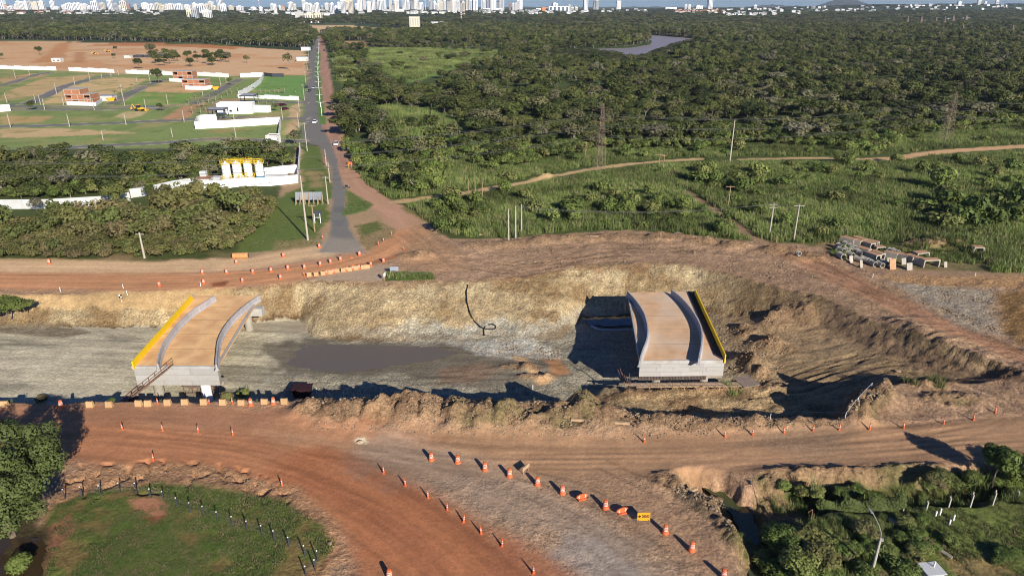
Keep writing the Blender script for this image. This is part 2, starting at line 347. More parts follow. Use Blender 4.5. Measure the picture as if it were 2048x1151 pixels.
    zone([(638, 504), (727, 503), (712, 478), (700, 456), (691, 430), (692, 405), (690, 376), (680, 350), (676, 325), (665, 292), (648, 262), (642, 240), (638, 208), (634, 167), (634, 130), (635, 100), (641, 73), (635, 73), (621, 104), (615, 160), (600, 206), (601, 248), (606, 283), (640, 292), (652, 312), (662, 337), (666, 376), (664, 414), (664, 452), (655, 480)], C(120, 116, 112), .4, .5, .02)
    zone([(645, 470), (720, 480), (727, 505), (637, 506)], C(162, 148, 132), 2.5, 2, .05, .6)
    zone([(667, 412), (691, 412), (690, 424), (667, 424)], C(104, 103, 103), .4, .3, .02, .7)
    zone([(666, 440), (690, 438), (688, 452), (667, 452)], C(108, 107, 107), .6, .5, .02, .6)
    path([(646, 247), (642, 215), (638, 180), (636, 130), (637, 104)], 1.7, C(96, 126, 62), .3, .3, .3, 0, 0, 1, 200)
    zone([(691, 377), (747, 409), (738, 420), (702, 428), (689, 430), (692, 400)], C(98, 116, 60), .5, 1.0, .3)
    zone([(707, 449), (760, 440), (792, 460), (783, 473), (736, 500), (720, 483)], C(150, 128, 92), .5, .8, .6)
    zone([(709, 450), (755, 443), (765, 458), (740, 470), (722, 478)], C(100, 106, 58), .8, 1.5, .4)
    zone([(768, 545), (862, 545), (870, 558), (770, 562)], C(84, 104, 46), .4, .5, .5)
    # dirt tracks on the far side
    path([(790, 404), (850, 396), (930, 386), (1010, 372), (1060, 363), (1140, 346), (1190, 337), (1260, 328), (1330, 322), (1400, 318)], 1.7, C(190, 160, 118), .6, .8, .3, .1)
    path([(1480, 319), (1560, 317), (1640, 316), (1720, 318)], 1.4, C(186, 158, 116), .5, .8, .3, .1)
    path([(1745, 319), (1790, 318), (1840, 309), (1900, 302), (1980, 297), (2080, 291), (2200, 286)], 3.0, C(196, 158, 118), .6, .8, .2, .1)
    path([(1370, 384), (1410, 406), (1450, 432), (1480, 455), (1505, 472), (1530, 488)], 1.5, C(146, 120, 92), .5, .6, .4, .1)
    zone([(1640, 505), (1720, 520), (1800, 538), (1960, 540), (1960, 500), (1850, 490), (1740, 495)], C(112, 106, 66), 1.5, 3, .5, .8)
    zone([(1985, 485), (2048, 470), (2120, 480), (2100, 500), (2010, 500)], C(176, 112, 62), .5, .8, .1)
    zone([(1600, 490), (1680, 510), (1760, 545), (1900, 555), (2060, 556), (2060, 546), (1900, 540), (1780, 535), (1700, 515)], C(158, 128, 102), 1, 1, .3, .8)
    # upper road that runs down to the right, gravel slope beyond it
    path([(1560, 500), (1640, 532), (1720, 572), (1800, 612), (1900, 660), (2048, 720), (2200, 790)], 3.6, C(164, 122, 94), 1.2, 1.2, .5, .2)
    zone([(1790, 568), (1880, 574), (1990, 580), (1995, 630), (2000, 668), (1940, 660), (1860, 615)], C(172, 164, 148), 2.5, 3.5, 1.0, .85)
    zone([(1990, 585), (2080, 580), (2100, 700), (2040, 690), (2000, 650)], C(140, 108, 66), 1.2, 1.5, 1.0)
    zone([(1760, 552), (2080, 552), (2080, 578), (1900, 572), (1800, 566)], C(190, 150, 108), .8, .8, 1.0)
    # ---- near roads
    path([(-300, 848), (0, 846), (240, 848), (480, 862), (700, 885), (960, 905), (1200, 910), (1450, 905), (1700, 893), (1900, 880), (2200, 860)], 4.6, C(164, 128, 98), 1.2, 1.0, .12, .16)
    path([(-300, 880), (0, 878), (240, 880), (420, 905), (600, 950), (740, 1010), (860, 1090), (940, 1160), (1000, 1230)], 5.2, C(170, 117, 84), 2.0, 1.2, .08, .14)
    zone([(-200, 806), (400, 806), (560, 812), (700, 850), (900, 880), (760, 890), (500, 870), (200, 846), (-200, 846)], C(168, 120, 90), 2.0, 1.2, .1, .8)
    zone([(600, 890), (760, 930), (900, 1010), (1010, 1100), (1080, 1180), (700, 1180), (690, 1080), (640, 1000), (520, 950)], C(164, 106, 73), 2.0, 1.5, .12, .85)
    zone([(1000, 1060), (1100, 1110), (1200, 1180), (960, 1180)], C(160, 104, 76), 1.5, 1.2, .15, .8)
    zone([(1060, 960), (1240, 945), (1340, 1000), (1460, 1080), (1530, 1180), (1420, 1180), (1320, 1090), (1200, 1015)], C(156, 124, 98), 2.0, 1.5, .3, .8)
    path([(775, 905), (860, 925), (960, 965), (1060, 1005), (1160, 1050), (1240, 1100), (1310, 1170), (1350, 1230)], 3.3, C(156, 136, 118), 2.6, 2.4, .15, .16, 0, .68)
    zone([(1120, 1060), (1200, 1060), (1280, 1120), (1300, 1180), (1180, 1180), (1120, 1110)], C(152, 144, 138), 1.6, 1.8, .15, .6)
    path([(650, 900), (760, 950), (880, 1020), (980, 1090), (1080, 1180)], .7, C(142, 92, 66), .8, .8, .1, .1, 0, .5)
    path([(620, 960), (740, 1020), (830, 1090), (890, 1170)], 1.0, C(150, 96, 68), .8, .8, .1, .1, 0, .5)
    zone([(720, 845), (790, 842), (770, 852), (725, 853)], C(120, 62, 36), .4, .5, .1, .8)
    zone([(420, 566), (455, 562), (450, 570), (425, 573)], C(120, 62, 36), .5, .5, .1, .8)
    zone([(712, 878), (730, 876), (732, 886), (716, 887)], C(206, 190, 160), .3, .3, .5)
    zone([(1560, 865), (1700, 862), (1700, 900), (1580, 905), (1480, 890)], C(132, 112, 92), 2, 2, .3, .6)
    zone([(1850, 880), (1960, 878), (1900, 890)], C(176, 146, 112), .8, 1.5, .3, .6)
    # ---- lower left: eroded verge, pasture, bare patches, pond margin
    zone([(100, 1000), (135, 945), (230, 930), (340, 928), (460, 942), (580, 975), (680, 1050), (690, 1110), (640, 1200), (60, 1200)], C(170, 130, 98), .8, 1.2, .7)
    zone([(85, 1180), (100, 1050), (110, 1010), (180, 985), (300, 970), (400, 974), (480, 985), (570, 1005), (640, 1050), (672, 1085), (660, 1115), (620, 1150), (600, 1300), (60, 1300)], C(86, 96, 48), .7, 1.2, .45)
    g = poly_sdf(W([(85, 1180), (110, 1010), (300, 970), (480, 985), (640, 1050), (660, 1115), (600, 1300), (60, 1300)]), x, y) < 0
    put(sst(0.0, 0.35, fbm(x, y, .28, 4, 81)) * g * 0.6, C(134, 104, 70)); put(sst(0.12, 0.4, fbm(x, y, .5, 3, 82)) * g * 0.6, C(74, 98, 40))
    zone([(258, 1000), (300, 996), (336, 1004), (332, 1030), (305, 1048), (285, 1030)], C(164, 116, 88), .4, .6, .3)
    zone([(285, 1032), (330, 1030), (318, 1046), (300, 1050)], C(122, 70, 48), .4, .4, .3, .8)
    zone([(80, 1070), (140, 1030), (142, 1060), (95, 1110), (80, 1160)], C(134, 96, 72), .5, .8, .4)
    zone([(-80, 960), (60, 960), (90, 1080), (60, 1300), (-100, 1300)], C(70, 62, 40), .6, .8, .4)
    # ---- lower right: weeds and grass
    zone([(1540, 990), (1600, 965), (1700, 955), (2200, 935), (2300, 1300), (1500, 1300), (1530, 1120), (1580, 1050)], C(84, 88, 48), .7, 1.2, .5)
    zone([(1800, 1015), (2040, 1008), (2100, 1200), (1900, 1160), (1830, 1080)], C(104, 112, 58), .7, 1.2, .4)
    zone([(1790, 1100), (1840, 1110), (1880, 1180), (1770, 1180)], C(140, 116, 84), .6, 1.2, .5, .8)
    zone([(1900, 1120), (1990, 1110), (2060, 1180), (1960, 1180)], C(150, 122, 86), .6, 1.2, .5, .7)
    zone([(1380, 950), (1440, 965), (1470, 1000), (1500, 1060), (1530, 1160), (1600, 1180), (1500, 1180), (1440, 1060), (1340, 975)], C(128, 110, 86), .6, 1.0, 1.0)
    # ---- trench
    zf, t1, t2 = trench(x, y)
    intr = (t1 > 0) & (t2 > 0) & (y < 150) & (np.abs(x) < 140)
    tt = np.minimum(t1, t2); bank2 = intr & (t2 < 1) & (t1 >= t2); bank1 = intr & (t1 < 1) & (t1 < t2)
    floor = intr & (tt >= 1)
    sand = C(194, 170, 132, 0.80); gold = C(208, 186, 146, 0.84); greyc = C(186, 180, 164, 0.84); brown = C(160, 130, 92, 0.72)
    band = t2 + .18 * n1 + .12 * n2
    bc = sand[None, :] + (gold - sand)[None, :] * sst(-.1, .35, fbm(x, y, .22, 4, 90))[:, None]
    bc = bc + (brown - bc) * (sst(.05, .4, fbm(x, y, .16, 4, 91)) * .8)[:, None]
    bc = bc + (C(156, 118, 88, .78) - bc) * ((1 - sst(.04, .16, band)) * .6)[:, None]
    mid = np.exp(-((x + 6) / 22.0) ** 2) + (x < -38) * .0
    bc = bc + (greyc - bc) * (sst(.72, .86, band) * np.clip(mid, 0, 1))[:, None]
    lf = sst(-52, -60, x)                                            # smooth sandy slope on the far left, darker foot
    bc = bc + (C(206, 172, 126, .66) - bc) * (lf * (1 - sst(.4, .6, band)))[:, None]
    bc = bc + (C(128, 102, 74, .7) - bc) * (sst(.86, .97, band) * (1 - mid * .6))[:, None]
    rr = sst(38, 46, x); bc = bc + (C(140, 118, 88, .7) - bc) * (rr * .8)[:, None]
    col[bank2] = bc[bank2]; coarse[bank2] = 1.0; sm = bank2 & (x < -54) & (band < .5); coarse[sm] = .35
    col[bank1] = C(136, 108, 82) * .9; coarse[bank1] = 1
    fl = C(184, 174, 150)[None, :] + (C(146, 138, 120) - C(184, 174, 150))[None, :] * sst(-.1, .45, fbm(x * .25, y, .35, 4, 95))[:, None]
    fl = fl + (C(160, 132, 98)[None, :] - fl) * (sst(26, 44, x) * .9)[:, None]
    fl = fl + (C(190, 184, 166)[None, :] - fl) * (sst(.1, .4, fbm(x, y, .3, 4, 97)) * (x > -40) * (x < 20) * .55)[:, None]
    fl = fl + (C(140, 131, 114)[None, :] - fl) * (sst(-44, -34, x) * (x < 24) * .6)[:, None]
    bn = sst(6, 12, x) * (1 - sst(44, 50, x)) * (1 - sst(89, 93, y + 2 * n1)); fl = fl + ((C(172, 146, 110)[None, :] + (C(136, 110, 82) - C(172, 146, 110))[None, :] * sst(-.1, .35, fbm(x * .4, y, .5, 4, 99))[:, None]) - fl) * bn[:, None]
    col[floor] = fl[floor]; coarse[floor] = np.maximum(0.35 + 0.5 * sst(-42, -34, x[floor]), bn[floor])
    def fzone(pts, c, soft, warp, k=None, amt=1.0, zz=-6.0):
        m = zone(pts, c, soft, warp, k, amt, zz)
    fzone([(520, 650), (610, 645), (612, 665), (480, 668)], C(158, 146, 126), .8, .8, .1, .8)
    fzone([(530, 690), (640, 683), (760, 686), (880, 688), (960, 700), (940, 724), (840, 745), (740, 754), (640, 752), (560, 738), (525, 712)], C(104, 97, 84), 1.2, 2.6, .2, .92)
    fzone([(860, 700), (1000, 690), (1100, 700), (1150, 740), (1100, 765), (960, 768), (860, 762), (800, 745)], C(112, 103, 89), 1.5, 2.4, .3, .9)
    fzone([(880, 740), (960, 725), (1000, 740), (940, 765), (870, 768)], C(138, 96, 70), 1.0, 1.6, .3, .35)
    fzone([(900, 683), (1040, 676), (1110, 690), (1130, 715), (1060, 712), (960, 704)], C(192, 188, 176), 1.0, 1.2, 1, .8)
    fzone([(1085, 716), (1120, 712), (1145, 745), (1110, 750)], C(168, 122, 86), .5, .6, .05, .9)
    fzone([(1025, 708), (1050, 712), (1105, 762), (1080, 768)], C(186, 150, 110), .4, .6, .5, .9)
    fzone([(-60, 655), (120, 652), (190, 660), (120, 672), (-60, 664)], C(122, 110, 92), .5, .8, .6, .9, -4)
    fzone([(1550, 690), (1720, 680), (1800, 720), (1700, 760), (1560, 770)], C(150, 128, 98), 1.5, 1.6, .5, .8, -3)
    fzone([(1660, 615), (1800, 690), (1990, 770), (2060, 800), (1940, 770), (1760, 700), (1640, 640)], C(120, 98, 78), 1.2, 1.6, .5, .8, -1.5)
    # heaps
    lump = np.zeros(x.size)
    for hx, hy, rx, ry, h in HEAPS_W + LOW_W:
        lump = np.maximum(lump, np.exp(-(((x - hx) / rx) ** 2 + ((y - hy) / ry) ** 2) * 1.1) * (y < 160))
    hm = sst(.25, .6, lump); put(hm * .8, C(158, 128, 98, .9), 1.0)
    put(hm * sst(0, .4, n2) * .5, C(132, 102, 78, .9))
    hg = hm * sst(.1, .4, n1) * (y < 90) * (x > -8) * .6; put(hg, C(104, 104, 62))
    # ---- housing estate and bare land on the left
    zone([(-900, 88), (-300, 84), (0, 82), (140, 84), (300, 86), (480, 94), (612, 102), (614, 150), (600, 190), (525, 158), (250, 148), (-900, 138)], C(206, 168, 128), 3, 5, .3)
    put(sst(.0, .35, fbm(x, y, .02, 4, 101)) * (poly_sdf(W([(-600, 86), (0, 82), (300, 86), (480, 94), (612, 102), (600, 150), (0, 134), (-600, 134)]), x, y) < 0) * .6, C(190, 134, 88))
    zone([(0, 88), (60, 86), (160, 86), (120, 112), (60, 128), (0, 128)], C(200, 156, 112), 4, 6, .3, .6)
    zone([(170, 92), (250, 84), (480, 93), (470, 99), (330, 92), (230, 92)], C(178, 116, 72), 2, 3, .5, .9)
    zone([(115, 86), (140, 86), (125, 124), (60, 126), (95, 108)], C(186, 130, 84), 3, 4, .4, .8)
    zone([(150, 105), (172, 104), (170, 126), (145, 126)], C(180, 126, 84), 3, 3, .4, .8)
    zone([(-900, 134), (0, 136), (250, 148), (450, 153), (525, 150), (612, 150), (600, 292), (470, 296), (-300, 300), (-900, 290)], C(128, 142, 84), 2, 3, .3)
    for p, c in [([(0, 155), (60, 147), (100, 150), (0, 170)], (188, 150, 108)), ([(10, 185), (90, 155), (200, 148), (130, 170), (95, 188), (0, 200)], (194, 162, 116)), ([(100, 196), (120, 180), (180, 162), (230, 154), (300, 158), (270, 170), (210, 196), (150, 205), (85, 208)], (206, 174, 126)),
                 ([(285, 182), (320, 166), (370, 164), (420, 178), (390, 186), (290, 186)], (204, 164, 120)), ([(228, 232), (260, 222), (300, 222), (285, 232), (250, 240)], (196, 172, 128)), ([(0, 234), (110, 232), (80, 244), (0, 250)], (184, 152, 104)),
                 ([(0, 258), (120, 256), (270, 266), (140, 272), (0, 276)], (202, 170, 128)), ([(320, 238), (370, 212), (410, 206), (375, 240)], (190, 140, 108)), ([(400, 222), (440, 198), (500, 196), (470, 210), (430, 226)], (168, 138, 108)), ([(405, 240), (560, 236), (560, 246), (400, 252)], (168, 136, 104)),
                 ([(580, 215), (598, 206), (600, 240), (592, 262), (570, 270), (580, 245)], (206, 172, 134)), ([(470, 255), (520, 258), (440, 268), (400, 262)], (150, 138, 88))]:
        zone(p, C(*c), 1.5, 2.5, .3, .9)
    zone([(235, 207), (290, 184), (390, 186), (375, 204), (330, 210), (250, 211)], C(122, 150, 74), 1.2, 1.5, .3)
    zone([(500, 190), (528, 152), (612, 154), (606, 196), (560, 200), (500, 196)], C(112, 146, 78), 1.0, 1.5, .3)
    asph = C(116, 113, 112)
    for p, w in [([(-60, 180), (0, 172), (40, 160), (75, 149), (100, 145)], 3.6), ([(-40, 214), (60, 206), (95, 190), (130, 172), (190, 156), (225, 150)], 3.6), ([(225, 208), (250, 192), (290, 172), (330, 160)], 3.6),
                 ([(385, 208), (420, 192), (455, 172), (480, 158)], 3.4), ([(-80, 211), (60, 213), (180, 214), (300, 213), (345, 211)], 3.2), ([(-80, 219), (60, 219), (200, 219), (330, 217)], 2.4), ([(-80, 254), (100, 251), (250, 245), (370, 240), (480, 235), (604, 237)], 3.2), ([(470, 205), (530, 202), (604, 206)], 3.0), ([(100, 296), (190, 292), (330, 285), (420, 278), (600, 282)], 2.6)]:
        path(p, w + 1.0, C(186, 170, 146), .5, .2, .1, 0, 0, .7, 90); path(p, w, asph, .4, .2, .02, .05, 0, 1, 90)
    # far bare strips
    zone([(610, 53), (690, 52), (760, 57), (860, 62), (830, 66), (700, 64), (640, 66)], C(204, 172, 128), 6, 8, .3)
    zone([(690, 84), (735, 83), (730, 95), (690, 93)], C(190, 150, 108), 4, 5, .3); zone([(340, 43), (480, 45), (520, 48), (430, 52), (350, 50)], C(150, 150, 96), 10, 20, .3)
    zone([(1090, 93), (1200, 94), (1262, 92), (1310, 82), (1385, 74), (1420, 82), (1375, 100), (1325, 118), (1270, 132), (1150, 126), (1090, 118)], C(52, 64, 36), 3, 4, .3)
    # meadows in the woods
    for p in ([(725, 98), (870, 98), (1010, 103), (1000, 116), (900, 140), (830, 165), (770, 150), (740, 122)], [(760, 212), (850, 218), (925, 255), (870, 292), (790, 272)], [(665, 105), (700, 100), (720, 150), (700, 175), (676, 165)]):
        zone(p, C(112, 132, 68), 3, 6, .4)
    put(sst(30, 55, x) * (y < 135) * (y > 60) * .22, C(132, 108, 86))
    est_ = poly_sdf(W([(-600, 140), (0, 140), (525, 155), (600, 200), (590, 285), (0, 290), (-600, 285)]), x, y) < 0
    put(est_ * sst(.02, .4, fbm(x, y, .06, 4, 141)) * .5, C(176, 152, 108)); put(est_ * sst(.1, .4, fbm(x, y, .11, 3, 142)) * .4, C(98, 116, 62))
    # ---- roughness of the surface itself
    nearm = (y > 40) & (y < 330); zz = np.zeros(x.size)
    a, b, k = x[nearm], y[nearm], coarse[nearm]
    amp = np.clip(k, 0, 1) ** 1.4
    r = amp * (0.42 * fbm(a, b, .45, 6, 111, .6) + 0.30 * (rid(a, b, .8, 3, 112) - .6)) + 0.012 * fbm(a, b, 1.5, 2, 113)
    bk = bank2[nearm]
    r += bk * (0.30 * (rid(a + .5 * b, b * .35, .55, 4, 114) - .6) + .34 * fbm(a, b, 1.1, 4, 115, .65))
    hmn = hm[nearm]; r += hmn * (.5 * fbm(a, b, .7, 5, 116, .65) + .35 * (rid(a, b, 1.3, 3, 117) - .6))
    # wheel ruts along the ramp on the right and on the floor
    D, O, S = line_sd(W([(1440, 770), (1520, 745), (1620, 730), (1740, 720), (1850, 745), (1960, 790), (2060, 830)], -2.5), a, b, 40)
    r += 0.16 * (rid(O * 1.1, S * .06, 1.0, 2, 118) - .6) * (1 - sst(7, 10, D))
    D, O, S = line_sd(W([(1640, 532), (1720, 572), (1800, 612), (1900, 660), (2048, 720)], 0), a, b, 40)
    r += 0.18 * (rid(O * 1.2, S * .05, 1.0, 2, 119) - .6) * (1 - sst(3, 5, D))
    D, O, S = line_sd(W([(860, 470), (930, 520), (1050, 540), (1200, 505), (1400, 505), (1560, 520), (1700, 560)], 0), a, b, 40)
    r += 0.22 * (rid(O * .9, S * .05, 1.0, 3, 120) - .6) * (1 - sst(5, 9, D))
    # erosion gullies of the lower left verge
    v = (poly_sdf(W([(135, 940), (340, 926), (460, 940), (600, 985), (560, 1000), (400, 972), (180, 985)]), a, b) < 1)
    r -= v * .5 * sst(.72, .95, rid(a + .6 * b, b * .5 - .3 * a, .5, 2, 121))
    zz[nearm] = r; z = z + zz
    TR = [([(1560, 770), (1640, 745), (1720, 735), (1800, 738), (1900, 765), (2060, 815)], -2.5, .14), ([(1560, 752), (1660, 728), (1760, 712), (1860, 730), (2000, 780), (2100, 815)], -2.5, .14), ([(1640, 655), (1700, 660), (1760, 680), (1780, 700), (1740, 715), (1660, 720), (1580, 745)], -3, .16), ([(1660, 640), (1740, 660), (1800, 690), (1870, 720), (1960, 765), (2060, 800)], -2, .14),
          ([(1600, 670), (1680, 672), (1740, 690), (1750, 706), (1700, 720), (1600, 735)], -3, .14), ([(1690, 620), (1760, 655), (1840, 695), (1930, 740), (2050, 790)], -1.2, .16), ([(1470, 800), (1560, 785), (1640, 762), (1700, 748)], -4, .16), ([(1460, 812), (1570, 796), (1660, 772), (1740, 758)], -4, .14),
          ([(1600, 515), (1680, 550), (1780, 600), (1880, 648), (2048, 716)], 0, .16), ([(1580, 505), (1680, 542), (1790, 596), (1900, 650), (2060, 712)], 0, .14), ([(1300, 500), (1440, 505), (1560, 520), (1660, 548), (1740, 585)], 0, .16), ([(880, 480), (930, 512), (1020, 535), (1140, 520), (1260, 500), (1400, 496)], 0, .18), ([(860, 495), (920, 530), (1040, 548), (1120, 535)], 0, .16), ([(1040, 500), (1160, 490), (1300, 492), (1420, 505)], 0, .14), ([(960, 505), (1080, 500), (1200, 485), (1320, 484)], 0, .14),
          ([(1960, 800), (1990, 815), (1985, 835), (1900, 850), (1700, 875), (1500, 890)], 0, .07), ([(2000, 790), (2010, 830), (1950, 860), (1800, 890), (1600, 905), (1300, 915), (1060, 915)], 0, .05), ([(1240, 945), (1320, 985), (1400, 1050), (1460, 1130)], 0, .06), ([(1100, 985), (1200, 1030), (1300, 1090), (1360, 1160)], 0, .05), ([(1060, 950), (1160, 975), (1280, 1040), (1390, 1130)], 0, .05), ([(1060, 1010), (1160, 1060), (1230, 1115), (1280, 1170)], 0, .05),
          ([(640, 975), (740, 1030), (830, 1105), (880, 1170)], 0, .05), ([(300, 870), (480, 890), (640, 935), (800, 1010), (930, 1110), (990, 1180)], 0, .04), ([(-100, 850), (240, 858), (500, 880), (700, 905), (960, 925), (1200, 925)], 0, .04), ([(-100, 868), (240, 872), (420, 892), (600, 930), (760, 990)], 0, .04), ([(1480, 905), (1640, 895), (1800, 885), (2000, 872)], 0, .05), ([(1500, 920), (1700, 905), (1900, 890), (2100, 880)], 0, .05),
          ([(-60, 690), (120, 686), (260, 690)], -4.5, .03), ([(-60, 715), (120, 705), (260, 702)], -4.8, .03), ([(-60, 750), (100, 735), (250, 730)], -5, .03), ([(560, 755), (700, 760), (860, 750), (1000, 735), (1100, 722)], -6, .05), ([(640, 762), (800, 765), (940, 752), (1060, 748)], -6, .05), ([(480, 690), (540, 670), (600, 656)], -5.8, .03), ([(880, 700), (980, 700), (1060, 708), (1120, 730)], -6.2, .05), ([(-100, 545), (200, 550), (450, 548), (600, 535), (720, 515)], 0, .03), ([(-100, 565), (200, 568), (450, 562), (620, 545), (740, 520)], 0, .03), ([(-100, 532), (250, 537), (480, 532), (600, 515)], 0, .03), ([(640, 500), (700, 530), (800, 540), (880, 545)], 0, .03)]
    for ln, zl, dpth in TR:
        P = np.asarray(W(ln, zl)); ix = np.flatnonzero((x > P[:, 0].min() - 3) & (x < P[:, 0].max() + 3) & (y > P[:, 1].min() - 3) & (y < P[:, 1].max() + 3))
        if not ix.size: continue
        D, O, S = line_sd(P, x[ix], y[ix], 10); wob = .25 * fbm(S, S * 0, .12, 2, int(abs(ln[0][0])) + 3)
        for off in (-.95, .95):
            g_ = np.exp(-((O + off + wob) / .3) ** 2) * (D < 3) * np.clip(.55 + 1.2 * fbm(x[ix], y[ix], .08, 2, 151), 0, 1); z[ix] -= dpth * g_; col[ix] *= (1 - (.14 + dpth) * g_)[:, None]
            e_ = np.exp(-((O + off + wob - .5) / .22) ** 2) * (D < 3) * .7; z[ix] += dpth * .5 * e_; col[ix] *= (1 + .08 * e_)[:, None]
    for ln, zl, wd, am, sd0 in (([(1440, 770), (1520, 745), (1620, 730), (1740, 720), (1850, 745), (1960, 790), (2060, 830)], -2.5, 9, .5, 131), ([(1640, 532), (1720, 572), (1800, 612), (1900, 660), (2048, 720)], 0, 5, .5, 132), ([(860, 470), (930, 520), (1050, 540), (1200, 505), (1400, 505), (1560, 520), (1700, 560)], 0, 9, .4, 133),
                                ([(-300, 846), (0, 846), (480, 862), (960, 905), (1450, 905), (1900, 880), (2200, 860)], 0, 5, .28, 134), ([(-300, 880), (240, 880), (420, 905), (600, 950), (740, 1010), (860, 1090), (940, 1160)], 0, 6, .24, 135), ([(775, 905), (960, 965), (1160, 1050), (1310, 1170)], 0, 5, .2, 136), ([(-200, 700), (200, 700), (560, 705), (800, 715), (1100, 725)], -5.5, 14, .35, 137), ([(-260, 552), (300, 554), (500, 546), (740, 508)], 0, 7, .22, 138)):
        D, O, S = line_sd(W(ln, zl), x, y, 40); m = 1 - sst(wd * .7, wd * 1.2, D)
        st_ = fbm(O * 1.6, S * .05, 1.0, 4, sd0) + .5 * fbm(x, y, .35, 3, sd0 + 20); col = col * (1 + am * st_ * m)[:, None]
    col = col * np.array([1.0, .985, .92])[None, :]
    me = bpy.data.meshes.new('ground')
    nv = x.size; me.vertices.add(nv); me.vertices.foreach_set('co', np.stack([x, y, z], 1).ravel())
    i = np.arange(nr - 1)[:, None] * ncol + np.arange(ncol - 1)[None, :]
    q = np.stack([i, i + 1, i + 1 + ncol, i + ncol], -1).reshape(-1, 4)
    me.loops.add(q.size); me.loops.foreach_set('vertex_index', q.ravel().astype(np.int32))
    me.polygons.add(len(q)); me.polygons.foreach_set('loop_start', np.arange(0, q.size, 4, dtype=np.int32)); me.polygons.foreach_set('loop_total', np.full(len(q), 4, np.int32))
    me.polygons.foreach_set('use_smooth', np.ones(len(q), bool))
    me.update()
    ca = me.color_attributes.new('soil_tint', 'FLOAT_COLOR', 'POINT')
    ca.data.foreach_set('color', np.concatenate([np.clip(col, 0.005, .9), np.ones((nv, 1))], 1).astype(np.float32).ravel())
    fa = me.attributes.new('coarse', 'FLOAT', 'POINT'); fa.data.foreach_set('value', coarse.astype(np.float32))
    o = bpy.data.objects.new('ground', me); COL.objects.link(o); me.materials.append(ground_material()); o['kind'] = 'structure'
    return o
build_ground()

# ------------------------------------------------------------------ mesh and object helpers
class MB:
    def __init__(s): s.v = []; s.f = []
    def add(s, vs, fs):
        n = len(s.v); s.v += [tuple(p) for p in vs]; s.f += [tuple(i + n for i in f) for f in fs]; return s
    def box(s, c, d, rz=0.0, rx=0.0):
        hx, hy, h = d[0] / 2, d[1] / 2, d[2] / 2
        m = Matrix.Translation(c) @ Matrix.Rotation(rz, 4, 'Z') @ Matrix.Rotation(rx, 4, 'X')
        return s.add([m @ Vector((x, y, z)) for z in (-h, h) for x, y in ((-hx, -hy), (hx, -hy), (hx, hy), (-hx, hy))],
                     [(3, 2, 1, 0), (4, 5, 6, 7), (0, 1, 5, 4), (1, 2, 6, 5), (2, 3, 7, 6), (3, 0, 4, 7)])
    def tube(s, p0, p1, r0, r1=None, n=8, cap=True):
        r1 = r0 if r1 is None else r1; p0, p1 = Vector(p0), Vector(p1); d = (p1 - p0)
        if d.length < 1e-6: return s
        q = d.to_track_quat('Z', 'Y'); vs = []
        for p, r in ((p0, r0), (p1, r1)):
            vs += [p + q @ Vector((math.cos(2 * math.pi * k / n) * r, math.sin(2 * math.pi * k / n) * r, 0)) for k in range(n)]
        fs = [(k, (k + 1) % n, n + (k + 1) % n, n + k) for k in range(n)]
        if cap: fs += [tuple(range(n - 1, -1, -1)), tuple(range(n, 2 * n))]
        return s.add(vs, fs)
    def lathe(s, prof, n=12, c=(0, 0, 0)):
        vs = []
        for r, z in prof: vs += [(c[0] + math.cos(2 * math.pi * k / n) * r, c[1] + math.sin(2 * math.pi * k / n) * r, c[2] + z) for k in range(n)]
        fs = [(j * n + k, j * n + (k + 1) % n, (j + 1) * n + (k + 1) % n, (j + 1) * n + k) for j in range(len(prof) - 1) for k in range(n)]
        fs += [tuple(range(n - 1, -1, -1)), tuple(range((len(prof) - 1) * n, len(prof) * n))]
        return s.add(vs, fs)
    def prism(s, pts, z0, z1):
        n = len(pts)
        return s.add([(x, y, z0) for x, y in pts] + [(x, y, z1) for x, y in pts], [tuple(range(n - 1, -1, -1)), tuple(range(n, 2 * n))] + [(k, (k + 1) % n, n + (k + 1) % n, n + k) for k in range(n)])
    def loft(s, rings, close=True):
        """rings of equal point count joined along, ends capped"""
        n = len(rings[0]); vs = [p for r in rings for p in r]; fs = []
        for j in range(len(rings) - 1):
            for k in range(n if close else n - 1): fs.append((j * n + k, j * n + (k + 1) % n, (j + 1) * n + (k + 1) % n, (j + 1) * n + k))
        if close: fs += [tuple(range(n - 1, -1, -1)), tuple(range((len(rings) - 1) * n, len(rings) * n))]
        return s.add(vs, fs)
    def mesh(s, name, mat, smooth=False):
        me = bpy.data.meshes.new(name); me.from_pydata(s.v, [], s.f); me.update()
        if smooth: me.polygons.foreach_set('use_smooth', np.ones(len(me.polygons), bool))
        if mat: me.materials.append(mat)
        return me
    def build(s, name, mat, parent=None, loc=(0, 0, 0), rz=0.0, smooth=False):
        return ob(name, s.mesh(name, mat, smooth), parent, loc, rz)
def ob(name, me, parent=None, loc=(0, 0, 0), rz=0.0):
    o = bpy.data.objects.new(name, me); COL.objects.link(o); o.location = loc; o.rotation_euler = (0, 0, rz)
    if parent: o.parent = parent
    return o
def tag(o, label, cat, group=None, kind=None):
    o['label'] = label
    if cat: o['category'] = cat
    if group: o['group'] = group
    if kind: o['kind'] = kind
    return o
def thing(name, label, cat, loc=(0, 0, 0), rz=0.0, group=None):
    return tag(ob(name, None, None, loc, rz), label, cat, group, 'thing')
CH = {}
def dup(root, loc, rz=0.0, label=None, group=None, scale=None):
    r = root.copy(); COL.objects.link(r); r.location = loc; r.rotation_euler = (0, 0, rz)
    if label: r['label'] = label
    if group: r['group'] = group
    if scale is not None: r.scale = scale if hasattr(scale, '__len__') else (scale,) * 3
    for ch in kids(root):
        c = ch.copy(); COL.objects.link(c); c.parent = r
        for g in kids(ch):
            d = g.copy(); COL.objects.link(d); d.parent = c
    return r
def kids(o):
    if o.name not in CH: CH[o.name] = list(o.children)
    return CH[o.name]
